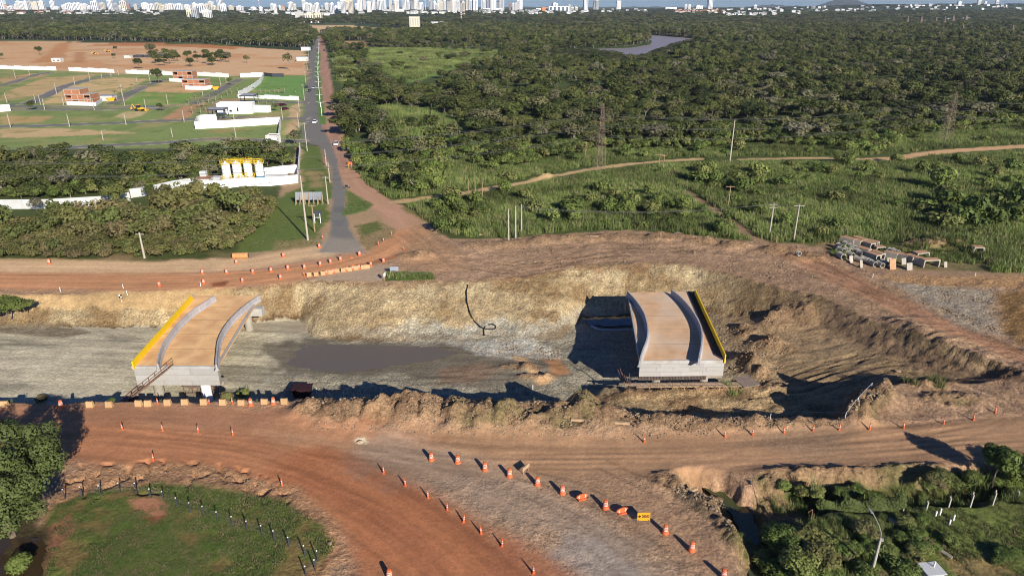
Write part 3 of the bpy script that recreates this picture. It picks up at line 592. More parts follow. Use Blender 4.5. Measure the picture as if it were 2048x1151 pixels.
def np_mesh(name, v, f, mat):
    me = bpy.data.meshes.new(name); v = np.asarray(v, np.float32); f = np.asarray(f, np.int32); n = f.shape[1]
    me.vertices.add(len(v)); me.vertices.foreach_set('co', v.ravel()); me.loops.add(f.size); me.loops.foreach_set('vertex_index', f.ravel())
    me.polygons.add(len(f)); me.polygons.foreach_set('loop_start', np.arange(0, f.size, n, dtype=np.int32)); me.polygons.foreach_set('loop_total', np.full(len(f), n, np.int32))
    me.update(); me.materials.append(mat); return me

# ------------------------------------------------------------------ foliage
def leaf_mat(name, ramp, trans=0.25, wscale=0.02, wvar=0.25):
    m, ns, ls, bs = new_mat(name)
    oi = nd(ns, 'ShaderNodeObjectInfo'); cr = nd(ns, 'ShaderNodeValToRGB'); cr.color_ramp.interpolation = 'LINEAR'
    el = cr.color_ramp.elements
    while len(el) < len(ramp): el.new(0.5)
    for e, (p, c) in zip(el, ramp): e.position = p; e.color = (*c, 1)
    ls.new(oi.outputs['Random'], cr.inputs[0])
    geo = nd(ns, 'ShaderNodeNewGeometry'); n = nd(ns, 'ShaderNodeTexNoise'); n.inputs['Scale'].default_value = wscale; n.inputs['Detail'].default_value = 2
    ls.new(geo.outputs['Position'], n.inputs['Vector'])
    r = nd(ns, 'ShaderNodeMapRange'); r.inputs[1].default_value = .3; r.inputs[2].default_value = .7; r.inputs[3].default_value = 1 - wvar; r.inputs[4].default_value = 1 + wvar
    ls.new(n.outputs[0], r.inputs[0])
    r2 = nd(ns, 'ShaderNodeMapRange'); r2.inputs[3].default_value = .84; r2.inputs[4].default_value = 1.16
    ls.new(geo.outputs['Random Per Island'], r2.inputs[0])
    q = nd(ns, 'ShaderNodeMath', operation='MULTIPLY'); ls.new(r.outputs[0], q.inputs[0]); ls.new(r2.outputs[0], q.inputs[1])
    mx = nd(ns, 'ShaderNodeMix', data_type='RGBA', blend_type='MULTIPLY'); mx.inputs[0].default_value = 1
    ls.new(cr.outputs[0], mx.inputs[6]); ls.new(q.outputs[0], mx.inputs[7])
    ls.new(mx.outputs[2], bs.inputs['Base Color']); bs.inputs['Roughness'].default_value = .7; bs.inputs['Specular IOR Level'].default_value = .25
    if trans:
        tr = nd(ns, 'ShaderNodeBsdfTranslucent'); ls.new(mx.outputs[2], tr.inputs[0])
        ms = nd(ns, 'ShaderNodeMixShader'); ms.inputs[0].default_value = trans
        ls.new(bs.outputs[0], ms.inputs[1]); ls.new(tr.outputs[0], ms.inputs[2]); ls.new(ms.outputs[0], ns['Material Output'].inputs[0])
    return m
LEAF = leaf_mat('tree_leaves', [(0, (.040, .053, .013)), (.25, (.062, .078, .018)), (.5, (.090, .102, .025)), (.72, (.116, .120, .034)), (.88, (.126, .120, .048)), (1, (.150, .138, .085))], .12, .015, .35)
OLIVE = leaf_mat('scrub_leaves', [(0, (.092, .104, .028)), (.35, (.126, .124, .036)), (.6, (.150, .128, .046)), (.8, (.158, .124, .056)), (1, (.104, .122, .032))], .12, .04, .35)
SHRUB = leaf_mat('shrub_leaves', [(0, (.085, .120, .026)), (.4, (.122, .158, .034)), (.7, (.156, .186, .044)), (1, (.176, .170, .055))], .15, .05, .3)
NEARLEAF = leaf_mat('broad_leaves', [(0, (.105, .135, .036)), (1, (.118, .145, .042))])
GRASS = leaf_mat('tall_grass_blades', [(0, (.118, .160, .042)), (.5, (.165, .208, .056)), (.8, (.215, .236, .078)), (1, (.255, .236, .100))], .2, .045, .5)
TURF = leaf_mat('pasture_blades', [(0, (0.065, 0.102, 0.024)), (.5, (0.111, 0.132, 0.038)), (.8, (0.163, 0.138, 0.066)), (1, (0.208, 0.150, 0.090))], .2)
BARK = M('bark', (.14, .105, .075), .95, .3, 3, .4, 6)
GREYBARK = M('pale_bark', (.25, .22, .18), .95, .3, 3)

def leaves(c, nrm, size, rng, aspect=1.5, jit=.3):
    """one small face at every centre, roughly facing nrm"""
    n = len(c); nr = nrm + rng.normal(0, jit, (n, 3)); nr /= np.linalg.norm(nr, axis=1)[:, None] + 1e-9
    t = np.cross(nr, rng.normal(0, 1, (n, 3))); t /= np.linalg.norm(t, axis=1)[:, None] + 1e-9; b = np.cross(nr, t)
    s = size * rng.uniform(.6, 1.35, n)[:, None]; t = t * s * aspect * .5; b = b * s * .5
    v = np.stack([c - t, c - b * .9 + t * .1, c + t, c + b * .9 - t * .1], 1).reshape(-1, 3)
    return v, np.arange(4 * n).reshape(-1, 4)
def crown_data(seed, n, size, lobes=14, rx=3.8, rz=2.4, zc=6.2, lobe=(1.2, 1.9), up=.35, inner=.25):
    rng = np.random.default_rng(seed); cs = []; ns = []; L = []
    for k in range(lobes):
        a = rng.uniform(0, 6.283); r = math.sqrt(rng.uniform(0, 1)) * rx * .72; h = rng.uniform(-.8, 1) * rz * .55 * (1 - .5 * (r / rx) ** 2) + rz * .1
        L.append((r * math.cos(a), r * math.sin(a), zc + h, rng.uniform(*lobe)))
    L.append((0, 0, zc + rz * .3, lobe[1]))
    w = np.array([l[3] ** 2 for l in L]); w /= w.sum(); pick = rng.choice(len(L), n, p=w); La = np.array(L)[pick]
    d = rng.normal(0, 1, (n, 3)); d[:, 2] = d[:, 2] + up; d /= np.linalg.norm(d, axis=1)[:, None]
    rad = La[:, 3] * np.where(rng.uniform(0, 1, n) < inner, rng.uniform(.3, .9, n), rng.uniform(.85, 1.12, n))
    c = La[:, :3] + d * rad[:, None] * np.array([1, 1, .8])
    v, f = leaves(c, d + np.array([0, 0, .25]), size, rng)
    return v, f, L
def trunk_mesh(name, L, h0, r, mat, seed=0, lean=0.3):
    rg = random.Random(seed); mb = MB(); fork = Vector((rg.uniform(-lean, lean), rg.uniform(-lean, lean), h0))
    mid = Vector((fork.x * .4 + rg.uniform(-.1, .1), fork.y * .4, h0 * .5))
    mb.tube((0, 0, -.5), mid, r, r * .8, 7, False); mb.tube(mid, fork, r * .8, r * .66, 7, False)
    for l in rg.sample(L, min(6, len(L))):
        e = Vector(l[:3]); m = fork.lerp(e, .5) + Vector((rg.uniform(-.3, .3), rg.uniform(-.3, .3), .3))
        mb.tube(fork, m, r * .45, r * .28, 5, False); mb.tube(m, e, r * .28, r * .08, 5, False)
    return mb.mesh(name, mat)
CROWNS = []; TRUNKS = []
for i, (n, sz, lob, rx, rz, zc, lb) in enumerate([(1100, .54, 13, 4.0, 2.6, 6.0, (1.2, 1.9)), (1150, .52, 16, 4.3, 2.0, 5.6, (1.0, 1.6)), (1050, .52, 11, 3.3, 3.2, 6.4, (1.2, 1.9)), (800, .5, 12, 3.6, 2.6, 6.2, (.8, 1.4)), (1200, .52, 18, 4.6, 2.2, 5.6, (1.0, 1.5)), (420, .5, 12, 3.4, 2.8, 6.0, (.9, 1.5))]):
    v, f, L = crown_data(100 + i, n, sz, lob, rx, rz, zc, lb)
    CROWNS.append(np_mesh('crown', v, f, LEAF)); TRUNKS.append(trunk_mesh('trunk', L, zc * .5, .22, GREYBARK if i in (3, 5) else BARK, i))
SCRUBS = []; STEMS = []
for i, (n, sz, lob, rx, rz, zc, lb) in enumerate([(520, .42, 10, 2.3, 1.4, 1.9, (.8, 1.2)), (520, .42, 12, 2.7, 1.2, 1.7, (.7, 1.1)), (450, .42, 8, 1.9, 1.6, 2.1, (.8, 1.2))]):
    v, f, L = crown_data(200 + i, n, sz, lob, rx, rz, zc, lb)
    SCRUBS.append((np_mesh('crown', v, f, SHRUB), np_mesh('crown', v, f, OLIVE))); STEMS.append(trunk_mesh('stem', L, .7, .09, BARK, 30 + i))
OCROWNS = [np_mesh('crown', *crown_data(300 + i, 800, .5, 14, 3.9, 2.2, 4.6, (.9, 1.5))[:2], OLIVE) for i in range(3)]
OTRUNKS = [trunk_mesh('trunk', crown_data(300 + i, 10, .5, 14, 3.9, 2.2, 4.6, (.9, 1.5))[2], 2.2, .16, GREYBARK, 60 + i) for i in range(3)]
def tuft_data(seed, n, h, spread, w, bend=.5):
    rng = np.random.default_rng(seed); V = []; F = []
    for k in range(n):
        a = rng.uniform(0, 6.283); r = spread * math.sqrt(rng.uniform(0, 1)); x, y = r * math.cos(a), r * math.sin(a); hh = h * rng.uniform(.55, 1.1); a2 = rng.uniform(0, 6.283)
        bx, by = math.cos(a2) * bend * hh * rng.uniform(.2, 1), math.sin(a2) * bend * hh * rng.uniform(.2, 1); wx, wy = -math.sin(a2) * w / 2, math.cos(a2) * w / 2; i = len(V)
        V += [(x - wx, y - wy, -.15), (x + wx, y + wy, -.15), (x + bx * .35 + wx * .8, y + by * .35 + wy * .8, hh * .65), (x + bx * .35 - wx * .8, y + by * .35 - wy * .8, hh * .65), (x + bx - wx * .1, y + by - wy * .1, hh), (x + bx + wx * .1, y + by + wy * .1, hh)]
        F += [(i, i + 1, i + 2, i + 3), (i + 3, i + 2, i + 5, i + 4)]
    return V, F
TUFTS = [np_mesh('blades', *tuft_data(400 + i, 44, 1.45, 1.0, .09, .6), GRASS) for i in range(3)]
TURFS = [np_mesh('blades', *tuft_data(420 + i, 16, .2, .35, .06, .8), TURF) for i in range(3)]

def scatter(name, label, pts, objs, cat=None):
    """one mass of plants: pts rows x y z sx sy sz rot index, plants taken from objs"""
    pts = np.asarray(pts, np.float32); me = bpy.data.meshes.new(name); me.vertices.add(len(pts)); me.vertices.foreach_set('co', np.ascontiguousarray(pts[:, :3]).ravel())
    a = me.attributes.new('size', 'FLOAT_VECTOR', 'POINT'); a.data.foreach_set('vector', np.ascontiguousarray(pts[:, 3:6]).ravel())
    a = me.attributes.new('turn', 'FLOAT_VECTOR', 'POINT'); t = np.zeros((len(pts), 3), np.float32); t[:, 2] = pts[:, 6]; a.data.foreach_set('vector', t.ravel())
    a = me.attributes.new('which', 'INT', 'POINT'); a.data.foreach_set('value', pts[:, 7].astype(np.int32))
    o = bpy.data.objects.new(name, me); COL.objects.link(o); tag(o, label, cat, None, 'stuff')
    ng = bpy.data.node_groups.new(name, 'GeometryNodeTree'); ng.interface.new_socket('Geometry', in_out='INPUT', socket_type='NodeSocketGeometry'); ng.interface.new_socket('Geometry', in_out='OUTPUT', socket_type='NodeSocketGeometry')
    N = ng.nodes; Lk = ng.links; gi = N.new('NodeGroupInput'); go = N.new('NodeGroupOutput'); ip = N.new('GeometryNodeInstanceOnPoints'); jn = N.new('GeometryNodeJoinGeometry')
    for grp in reversed(objs):
        j2 = N.new('GeometryNodeJoinGeometry')
        for ob_ in grp:
            oi = N.new('GeometryNodeObjectInfo'); oi.transform_space = 'ORIGINAL'; oi.inputs['Object'].default_value = ob_; Lk.new(oi.outputs['Geometry'], j2.inputs[0])
        gt = N.new('GeometryNodeGeometryToInstance'); Lk.new(j2.outputs[0], gt.inputs[0]); Lk.new(gt.outputs[0], jn.inputs[0])
    def attr(nm, ty):
        q = N.new('GeometryNodeInputNamedAttribute'); q.data_type = ty; q.inputs['Name'].default_value = nm; return q.outputs['Attribute']
    Lk.new(gi.outputs[0], ip.inputs['Points']); Lk.new(jn.outputs[0], ip.inputs['Instance']); ip.inputs['Pick Instance'].default_value = True
    Lk.new(attr('which', 'INT'), ip.inputs['Instance Index']); Lk.new(attr('size', 'FLOAT_VECTOR'), ip.inputs['Scale']); Lk.new(attr('turn', 'FLOAT_VECTOR'), ip.inputs['Rotation'])
    Lk.new(ip.outputs[0], go.inputs[0])
    md = o.modifiers.new('plants', 'NODES'); md.node_group = ng
    return o
def fill(poly, sp, jit=.45, world=False, excl=(), seed=1, keep=1.0, clump=0.0, cf=.03):
    P = np.asarray(poly if world else W(poly)); rng = np.random.default_rng(seed)
    gx, gy = np.meshgrid(np.arange(P[:, 0].min(), P[:, 0].max(), sp), np.arange(P[:, 1].min(), P[:, 1].max(), sp)); x = gx.ravel(); y = gy.ravel()
    x = x + rng.uniform(-jit, jit, x.size) * sp; y = y + rng.uniform(-jit, jit, y.size) * sp
    k = (poly_sdf(P, x, y) < 0) & (rng.uniform(0, 1, x.size) < keep)
    if clump: k &= fbm(x, y, cf, 3, seed + 50) > clump
    x, y = x[k], y[k]
    for e in excl:
        if e is AV: k = poly_sdf(np.asarray(e), x, y) > 2
        else: k = (poly_sdf(np.asarray(e), x, y) + np.clip((y - 250) * .05, 0, 18) * fbm(x, y, .025, 3, 77) > 0) | ((y > 300) & (rng.uniform(0, 1, x.size) < .05)); x, y = x[k], y[k]
    return x, y
def rows(x, y, smin, smax, n, seed, zs=(.85, 1.15), dz=0.0):
    rng = np.random.default_rng(seed); s = rng.uniform(smin, smax, x.size)
    return np.stack([x, y, height(x, y) + dz, s, s, s * rng.uniform(*zs, x.size), rng.uniform(0, 6.283, x.size), rng.integers(0, n, x.size)], 1)

MEADOWS = [W(p) for p in ([(715, 98), (870, 96), (1030, 103), (1010, 122), (920, 148), (850, 182), (770, 168), (725, 130)], [(755, 214), (850, 216), (940, 255), (890, 312), (800, 300)], [(667, 105), (695, 100), (722, 150), (712, 190), (684, 185)], [(690, 280), (720, 270), (730, 300), (705, 310)], [(1280, 250), (1330, 250), (1330, 262), (1285, 262)], [(985, 170), (1060, 172), (1040, 195), (990, 190)],
           [(860, 330), (905, 300), (1000, 330), (1060, 335), (900, 392), (850, 385)], [(600, 50), (690, 49), (870, 60), (850, 68), (700, 67), (630, 68)], [(685, 81), (738, 80), (735, 97), (688, 97)], [(815, 36), (845, 36), (845, 58), (815, 58)])]
RIVER_FRONT = W([(1095, 98), (1200, 99), (1262, 101), (1305, 95), (1345, 84), (1378, 79), (1400, 82), (1375, 99), (1325, 116), (1270, 131), (1225, 129), (1150, 125), (1095, 117)])
def river_clear(x, y):
    return (poly_sdf(RIVER_POLY, x, y) > 3) & (poly_sdf(RIVER_FRONT, x, y) > 0)
AV = W([(560, 300), (600, 206), (612, 150), (620, 104), (634, 66), (644, 66), (656, 104), (662, 170), (674, 230), (690, 290), (690, 320), (640, 320)])
forest_poly = [(661, 98), (672, 180), (682, 235), (690, 280), (705, 325), (760, 365), (815, 392), (862, 380), (905, 302), (1000, 330), (1070, 325), (1120, 308), (1190, 296), (1290, 292), (1400, 296), (1500, 284), (1600, 287), (1700, 298), (1770, 298), (1810, 268), (1900, 262), (2048, 242), (2300, 220), (2700, 70), (2700, 64), (700, 64), (650, 72)]
xs, ys = [], []
for y0, y1, sp, sd_ in ((120, 430, 6.6, 1), (430, 1000, 8.0, 2)):
    x, y = fill(W(forest_poly), sp, .5, True, MEADOWS + [AV], sd_)
    k = (y >= y0) & (y < y1); xs.append(x[k]); ys.append(y[k])
x = np.concatenate(xs); y = np.concatenate(ys); k = river_clear(x, y) & (np.abs(x) < .9 * y + 40); x, y = x[k], y[k]
k = fbm(x, y, .022, 3, 7) > -.42; FX, FY = x[k], y[k]
fr = rows(FX, FY, .62, 1.3, len(CROWNS), 5, (.62, .95), -1.2); big = np.random.default_rng(3).uniform(0, 1, len(fr)) < .22; fr[big, 3:5] *= 1.5; fr[big, 5] *= 1.25
near_edge = sst(330, 220, FY); fr[:, 3:6] *= (1 - .12 * near_edge)[:, None]
left_up = [(-260, 325), (60, 318), (180, 328), (420, 322), (480, 310), (560, 318), (592, 322), (588, 330), (530, 333), (440, 343), (400, 370), (220, 393), (0, 400), (-260, 402)]
left_low = [(-260, 452), (60, 448), (210, 444), (300, 424), (420, 404), (470, 398), (540, 400), (552, 410), (500, 446), (470, 480), (300, 492), (-260, 496)]
lx, ly = fill(left_up, 5.0, .5, seed=11, excl=[W([(545, 250), (640, 250), (640, 300), (560, 300)])]); lu = rows(lx, ly, .5, 1.2, len(CROWNS), 12, (.7, 1.0), -1.2)
lx, ly = fill(left_low, 4.6, .5, seed=13); ll = rows(lx, ly, .45, 1.2, 3, 14, (.75, 1.2), -1.2)
# the bigger, nearer trees are things of their own; what lies beyond reads as one wood
cand = [(r, 'R') for r in fr] + [(r, 'U') for r in lu] + [(r, 'L') for r in ll]
def in_view(r, m=40):
    u, v = proj(r[0], r[1], r[2] + 4); return -m < u < 2048 + m and -m < v < 1151 + m
cand.sort(key=lambda c: c[0][1] - 4 * c[0][5])
seen = [c for c in cand if in_view(c[0])]
INDIV = seen[:292]; ids = {id(c[0]) for c in INDIV}
LAB = {'R': ('dark green tree at the near edge of the forest beyond the tall grass', 'trees at the near edge of the forest'),
       'A': ('roadside tree in the belt along the right-hand lane of the straight avenue', 'trees along the avenue'),
       'U': ('green tree in the dense thicket behind the long white boundary wall', 'trees behind the white wall'),
       'L': ('brownish olive tree in the thicket between red road and white wall', 'olive trees above the red road')}
SRC = {}
for r, k in INDIV:
    i = int(r[7]); kk = k
    if k == 'R' and r[0] < -20: kk = 'A'
    t = thing('tree', LAB[kk][0], 'tree', (r[0], r[1], r[2] - .1), r[6], LAB[kk][1]); t.scale = (r[3], r[4], r[5])
    cm, tm = (OCROWNS[i], OTRUNKS[i]) if k == 'L' else (CROWNS[i], TRUNKS[i])
    a = ob('crown', cm, t); b = ob('trunk', tm, t); SRC.setdefault(('L' if k == 'L' else 'R', i), (b, a))
def src(k, i):
    if (k, i) not in SRC:                                       # a kind none of the near trees shows yet
        r = next(c[0] for c in seen[292:] if (c[1] == 'L') == (k == 'L')); ids.add(id(r)); kk = 'L' if k == 'L' else 'R'
        t = thing('tree', LAB[kk][0], 'tree', (r[0], r[1], r[2] - .1), r[6], LAB[kk][1]); t.scale = (r[3], r[4], r[5])
        cm, tm = (OCROWNS[i], OTRUNKS[i]) if k == 'L' else (CROWNS[i], TRUNKS[i]); a = ob('crown', cm, t); b = ob('trunk', tm, t); SRC[(k, i)] = (b, a)
    return SRC[(k, i)]
KR = [src('R', i) for i in range(len(CROWNS))]; KL = [src('L', i) for i in range(3)]
rest = [c for c in cand if id(c[0]) not in ids]
rl = np.array([c[0] for c in rest if c[1] == 'L']).reshape(-1, 8)
if len(rl): scatter('scrub_wood', 'brownish olive scrub wood at the far left above the red road', rl, KL)
# woods out to the horizon
fx, fy = [], []
TOWNS = [(-100, 345, 19, 32), (480, 745, 18, 33), (765, 1185, 18, 32), (1195, 1305, 18, 27), (1345, 1455, 18, 30), (1450, 1620, 16, 30), (1620, 1800, 14, 26), (1800, 2100, 9, 22), (370, 460, 20, 42), (580, 665, 30, 42), (815, 890, 46, 58)]
bare = W([(-900, 84), (0, 79), (300, 83), (480, 91), (640, 98), (640, 300), (-900, 300)])
for y0, y1, sp, s0, s1, z0, sd_ in ((1000, 1900, 10.5, 1.1, 1.9, .75, 21), (1900, 3400, 22, 2.2, 3.6, .30, 22), (3400, 6500, 46, 4.5, 8.0, .13, 23)):
    rng = np.random.default_rng(sd_); gx, gy = np.meshgrid(np.arange(-.95 * y1, .95 * y1, sp), np.arange(y0, y1, sp)); x = gx.ravel() + rng.uniform(-.5, .5, gx.size) * sp; y = gy.ravel() + rng.uniform(-.5, .5, gx.size) * sp
    k = (np.abs(x) < .82 * y + 30) & (poly_sdf(bare, x, y) > 0) & (poly_sdf(AV, x, y) > 0) & (fbm(x, y, 1 / 300., 3, 9) > -.48); x, y = x[k], y[k]
    for e in MEADOWS: kk = poly_sdf(e, x, y) > 0; x, y = x[kk], y[kk]
    zt_ = height(x, y); dd = y * CP - (zt_ - CAMH) * SP; uu = 1024 + FOC * x / dd; vv = 575.5 - FOC * (y * SP + (zt_ - CAMH) * CP) / dd
    kk = np.ones(x.size, bool)
    for u0, u1, v0, v1 in TOWNS: kk &= ~((uu > u0) & (uu < u1) & (vv > v0) & (vv < v1) & (rng.uniform(0, 1, x.size) < .78))
    x, y = x[kk], y[kk]
    kk = river_clear(x, y); x, y = x[kk], y[kk]
    q = rows(x, y, s0, s1, len(CROWNS), sd_); q[:, 5] = q[:, 3] * z0 * rng.uniform(.8, 1.3, len(q)); fx.append(q)
# woods left of the avenue, mid distance
x, y = fill([(-700, 62), (640, 62), (628, 78), (612, 97), (480, 90), (300, 82), (0, 78), (-700, 82)], 8.5, .5, excl=[AV] + MEADOWS, seed=25); k = (y < 1000) & (np.abs(x) < .9 * y); fx.append(rows(x[k], y[k], .8, 1.3, len(CROWNS), 26))
rr_ = np.array([c[0] for c in rest if c[1] != 'L']).reshape(-1, 8)

RF = rows(*fill(RIVER_FRONT, 7, .5, True, [RIVER_POLY], 27), .8, 1.2, len(CROWNS), 27); RF[:, 5] *= .22; RF[:, 2] += .3; fx.append(RF)
scatter('forest', 'continuous dark green forest stretching back to the distant city', np.concatenate([rr_] + fx), KR)
# shrubs among the tall grass
tg = [(868, 448), (842, 432), (812, 413), (860, 405), (930, 395), (1010, 381), (1060, 372), (1200, 345), (1330, 330), (1500, 326), (1760, 328), (1860, 316), (2080, 302), (2200, 300), (2200, 540), (1990, 545), (1930, 505), (1850, 485), (1740, 490), (1660, 488), (1560, 484), (1480, 480), (1290, 458), (1150, 460), (1030, 473), (940, 474), (885, 462)]
tg2 = [(702, 334), (735, 366), (770, 390), (802, 402), (850, 394), (900, 386), (1010, 366), (1140, 340), (1200, 332), (1330, 318), (1500, 312), (1700, 312), (1850, 303), (2080, 288), (2200, 280), (2200, 225), (2048, 246), (1900, 266), (1810, 272), (1770, 300), (1600, 290), (1400, 300), (1190, 300), (1060, 332), (990, 334), (905, 306), (850, 345), (780, 345), (720, 320)]
trail = W([(1340, 372), (1380, 378), (1420, 404), (1460, 432), (1500, 460), (1535, 485), (1510, 490), (1480, 466), (1440, 436), (1400, 410), (1365, 388)])
yard = W([(1660, 488), (1740, 492), (1800, 515), (1880, 520), (1885, 545), (1780, 545), (1670, 525)])
SHR = []
for poly, lab, grp, n, seed in ((tg, 'leafy shrub in the tall grass between dirt track and excavation', 'shrubs in the tall grass', 95, 41), (tg2, 'leafy shrub in the grass strip between dirt track and forest', 'shrubs by the forest track', 34, 43)):
    x, y = fill(poly, 4.2, .5, seed=seed, excl=[trail, yard], clump=.0, cf=.05); q = rows(x, y, .6, 1.25, 3, seed + 1); q = q[[in_view(r) for r in q]]
    random.Random(seed).shuffle(q := list(q)); SHR += [(r, lab, grp) for r in q[:n]]
for (u0, u1, v0, v1, n, s0, s1, lab, grp) in ((1130, 1330, 392, 445, 14, .9, 1.3, 'dark shrub in the thicket at the middle of the tall grass', 'dark thicket in the tall grass'), (1880, 2040, 380, 470, 14, 1.2, 1.8, 'big dark shrub in the thicket above the stacked pipes', 'thicket above the pipes'),
                                              (880, 960, 430, 478, 9, .8, 1.2, 'shrub on the slope beside the dirt fork', 'shrubs beside the fork'), (1380, 1520, 335, 395, 10, 1.0, 1.5, 'shrub right of the footpath near the tall pole', 'shrubs by the footpath')):
    rg = random.Random(u0)
    for _ in range(n):
        p = G(rg.uniform(u0, u1), rg.uniform(v0, v1)); s = rg.uniform(s0, s1); SHR.append((np.array([p.x, p.y, hz(p.x, p.y), s, s, s * rg.uniform(.9, 1.2), rg.uniform(0, 6), rg.randrange(3)]), lab, grp))
for r, lab, grp in SHR:
    i = int(r[7]); t = thing('shrub', lab, 'shrub', (r[0], r[1], r[2] - .05), r[6], grp); t.scale = (r[3], r[4], r[5])
    ob('crown', SCRUBS[i][0], t); ob('stem', STEMS[i], t)
# scrub on the slope above the far red road, left
for lab, grp, poly, n, seed in (('low olive bush in the strip above the far red road', 'bushes above the red road', [(-40, 478), (300, 490), (470, 474), (520, 452), (500, 478), (470, 500), (300, 514), (-40, 514)], 60, 51),):
    x, y = fill(poly, 2.6, .5, seed=seed); q = rows(x, y, .5, .95, 3, seed)
    for r in q[:150]:
        if not in_view(r): continue
        i = int(r[7]); t = thing('bush', lab, 'bush', (r[0], r[1], r[2] - .05), r[6], grp); t.scale = (r[3], r[4], r[5]); ob('crown', SCRUBS[i][1], t); ob('stem', STEMS[i], t)
KS = []
for i in range(3):
    t_ = next(o_ for o_ in bpy.data.objects if o_.name.startswith('crown') and o_.data is SCRUBS[i][1]); KS.append((t_,))
for i in range(3):
    t_ = next(o_ for o_ in bpy.data.objects if o_.name.startswith('crown') and o_.data is SCRUBS[i][0]); KS.append((t_,))
ug = []
for poly, sp, s0, s1, lo_, hi_, seed in ((left_low, 2.7, .35, .8, 0, 3, 91), (left_up, 3.0, .5, .9, 3, 6, 92), ([(-60, 470), (300, 484), (470, 466), (540, 408), (556, 420), (510, 470), (470, 505), (300, 518), (-60, 518)], 2.2, .35, .75, 0, 3, 93), ([(690, 285), (705, 328), (760, 368), (815, 394), (862, 384), (905, 306), (1000, 334), (1070, 329), (1190, 300), (1400, 300), (1500, 288), (1700, 302), (1770, 302), (1810, 272), (2048, 246), (2200, 230), (2200, 200), (1800, 240), (1500, 262), (1200, 270), (1000, 300), (900, 280), (800, 330)], 3.4, .7, 1.2, 3, 6, 94)):
    x, y = fill(poly, sp, .5, seed=seed, excl=MEADOWS[:2] + [AV]); q = rows(x, y, s0, s1, 3, seed); q[:, 7] += lo_; ug.append(q)
scatter('undergrowth', 'dense low undergrowth filling the thickets and forest edge', np.concatenate(ug), KS)
# tall grass as a mass; its kinds of tuft come from clumps that stand alone
CL = []
for i, (u, v, s, lab) in enumerate([(1690, 505, 1.5, 'tall green grass clump left of the stacked concrete pipes'), (1840, 500, 1.6, 'bright green tall grass clump behind the culvert yard'), (490, 790, 1.0, 'green weed clump by the near end of the left overpass')]):
    p = at(u, v); t = thing('grass_clump', lab, 'grass', p, 0, None); t.scale = (s, s, s); CL.append((ob('blades', TUFTS[i], t),))
pts = []
for poly, sp, s0, s1, seed, kp in ((tg, 1.25, .7, 1.25, 61, .95), (tg2, 1.5, .7, 1.2, 62, .9)):
    x, y = fill(poly, sp, .5, seed=seed, excl=[trail, yard], keep=kp); pts.append(rows(x, y, s0, s1, 3, seed))
    D1, O1, S1 = line_sd(W([(790, 404), (850, 396), (930, 386), (1010, 372), (1060, 363), (1140, 346), (1190, 337), (1260, 328), (1330, 322), (1400, 318)]), pts[-1][:, 0], pts[-1][:, 1], 60)
    D2, O2, S2 = line_sd(W([(1745, 319), (1790, 318), (1840, 309), (1900, 302), (1980, 297), (2080, 291), (2200, 286)]), pts[-1][:, 0], pts[-1][:, 1], 60)
    D3, O3, S3 = line_sd(W([(1480, 319), (1560, 317), (1640, 316), (1720, 318)]), pts[-1][:, 0], pts[-1][:, 1], 60)
    pts[-1] = pts[-1][(D1 > 3.8) & (D2 > 4.6) & (D3 > 2.6)]
for p in ([(725, 98), (870, 98), (1010, 103), (1000, 114), (900, 136), (830, 160), (770, 150), (740, 122)], [(765, 214), (850, 220), (920, 255), (870, 290), (790, 270)], [(667, 105), (695, 100), (716, 150), (700, 172), (678, 165)]):
    x, y = fill(p, 3.0, .5, seed=63); pts.append(rows(x, y, 1.4, 2.0, 3, 63))
for p in ([(770, 548), (862, 546), (868, 557), (772, 561)], [(955, 772), (1020, 770), (1024, 792), (960, 794)], [(1660, 500), (1700, 500), (1710, 518), (1670, 520)], [(1740, 500), (1930, 490), (1990, 500), (1960, 530), (1800, 520)], [(1800, 760), (1890, 760), (1900, 785), (1820, 775)], [(1450, 720), (1500, 720), (1510, 750), (1470, 748)]):
    x, y = fill(p, .7, .5, seed=64, keep=.6); pts.append(rows(x, y, .35, .7, 3, 64))
scatter('tall_grass', 'tall green grass covering the land between forest and excavation', np.concatenate(pts), CL, 'grass')

# ------------------------------------------------------------------ structures: the two unfinished overpasses
DUST = Ct(196, 150, 106)
M_DECK = M('dusty_deck', Ct(226, 180, 124), .95, .14, .5, .2, 5, dirt=Ct(196, 146, 100), dscale=.35, damt=.8)
M_DECK2 = M('pink_dusty_deck', Ct(202, 162, 122), .95, .14, .5, .2, 5, dirt=Ct(204, 186, 162), dscale=.14, damt=.75)
M_CONC = M('raw_concrete', Ct(188, 178, 158, .62), .9, .14, .8, .15, 6, dirt=Ct(150, 132, 106, .62), dscale=.7, damt=.6)
M_CONCL = M('pale_concrete', Ct(206, 202, 194, .62), .9, .10, .8, .1, 6, dirt=Ct(170, 150, 122, .62), dscale=.7, damt=.45, rnd=.08)
M_BARR = M('barrier_concrete', Ct(176, 170, 166, .85), .9, .12, 1.2, .1, 8, rnd=.06)
M_WHITE = M('white_wall_paint', (.78, .77, .74), .8, .06, .5, dirt=Ct(190, 176, 150), dscale=.25, damt=.25)
M_YEL = M('yellow_paint', (.80, .52, .01), .6, .06, 2)
M_STEEL = M('rusty_steel', Ct(120, 88, 70), .7, .3, 4, rnd=.1)
M_WOOD = M('weathered_timber', Ct(168, 140, 108), .9, .25, 3, rnd=.15)
M_DARKW = M('dark_formwork', Ct(86, 74, 68), .9, .25, 2, rnd=.2)
M_GREYW = M('grey_planks', Ct(128, 112, 98), .9, .2, 2, rnd=.15)
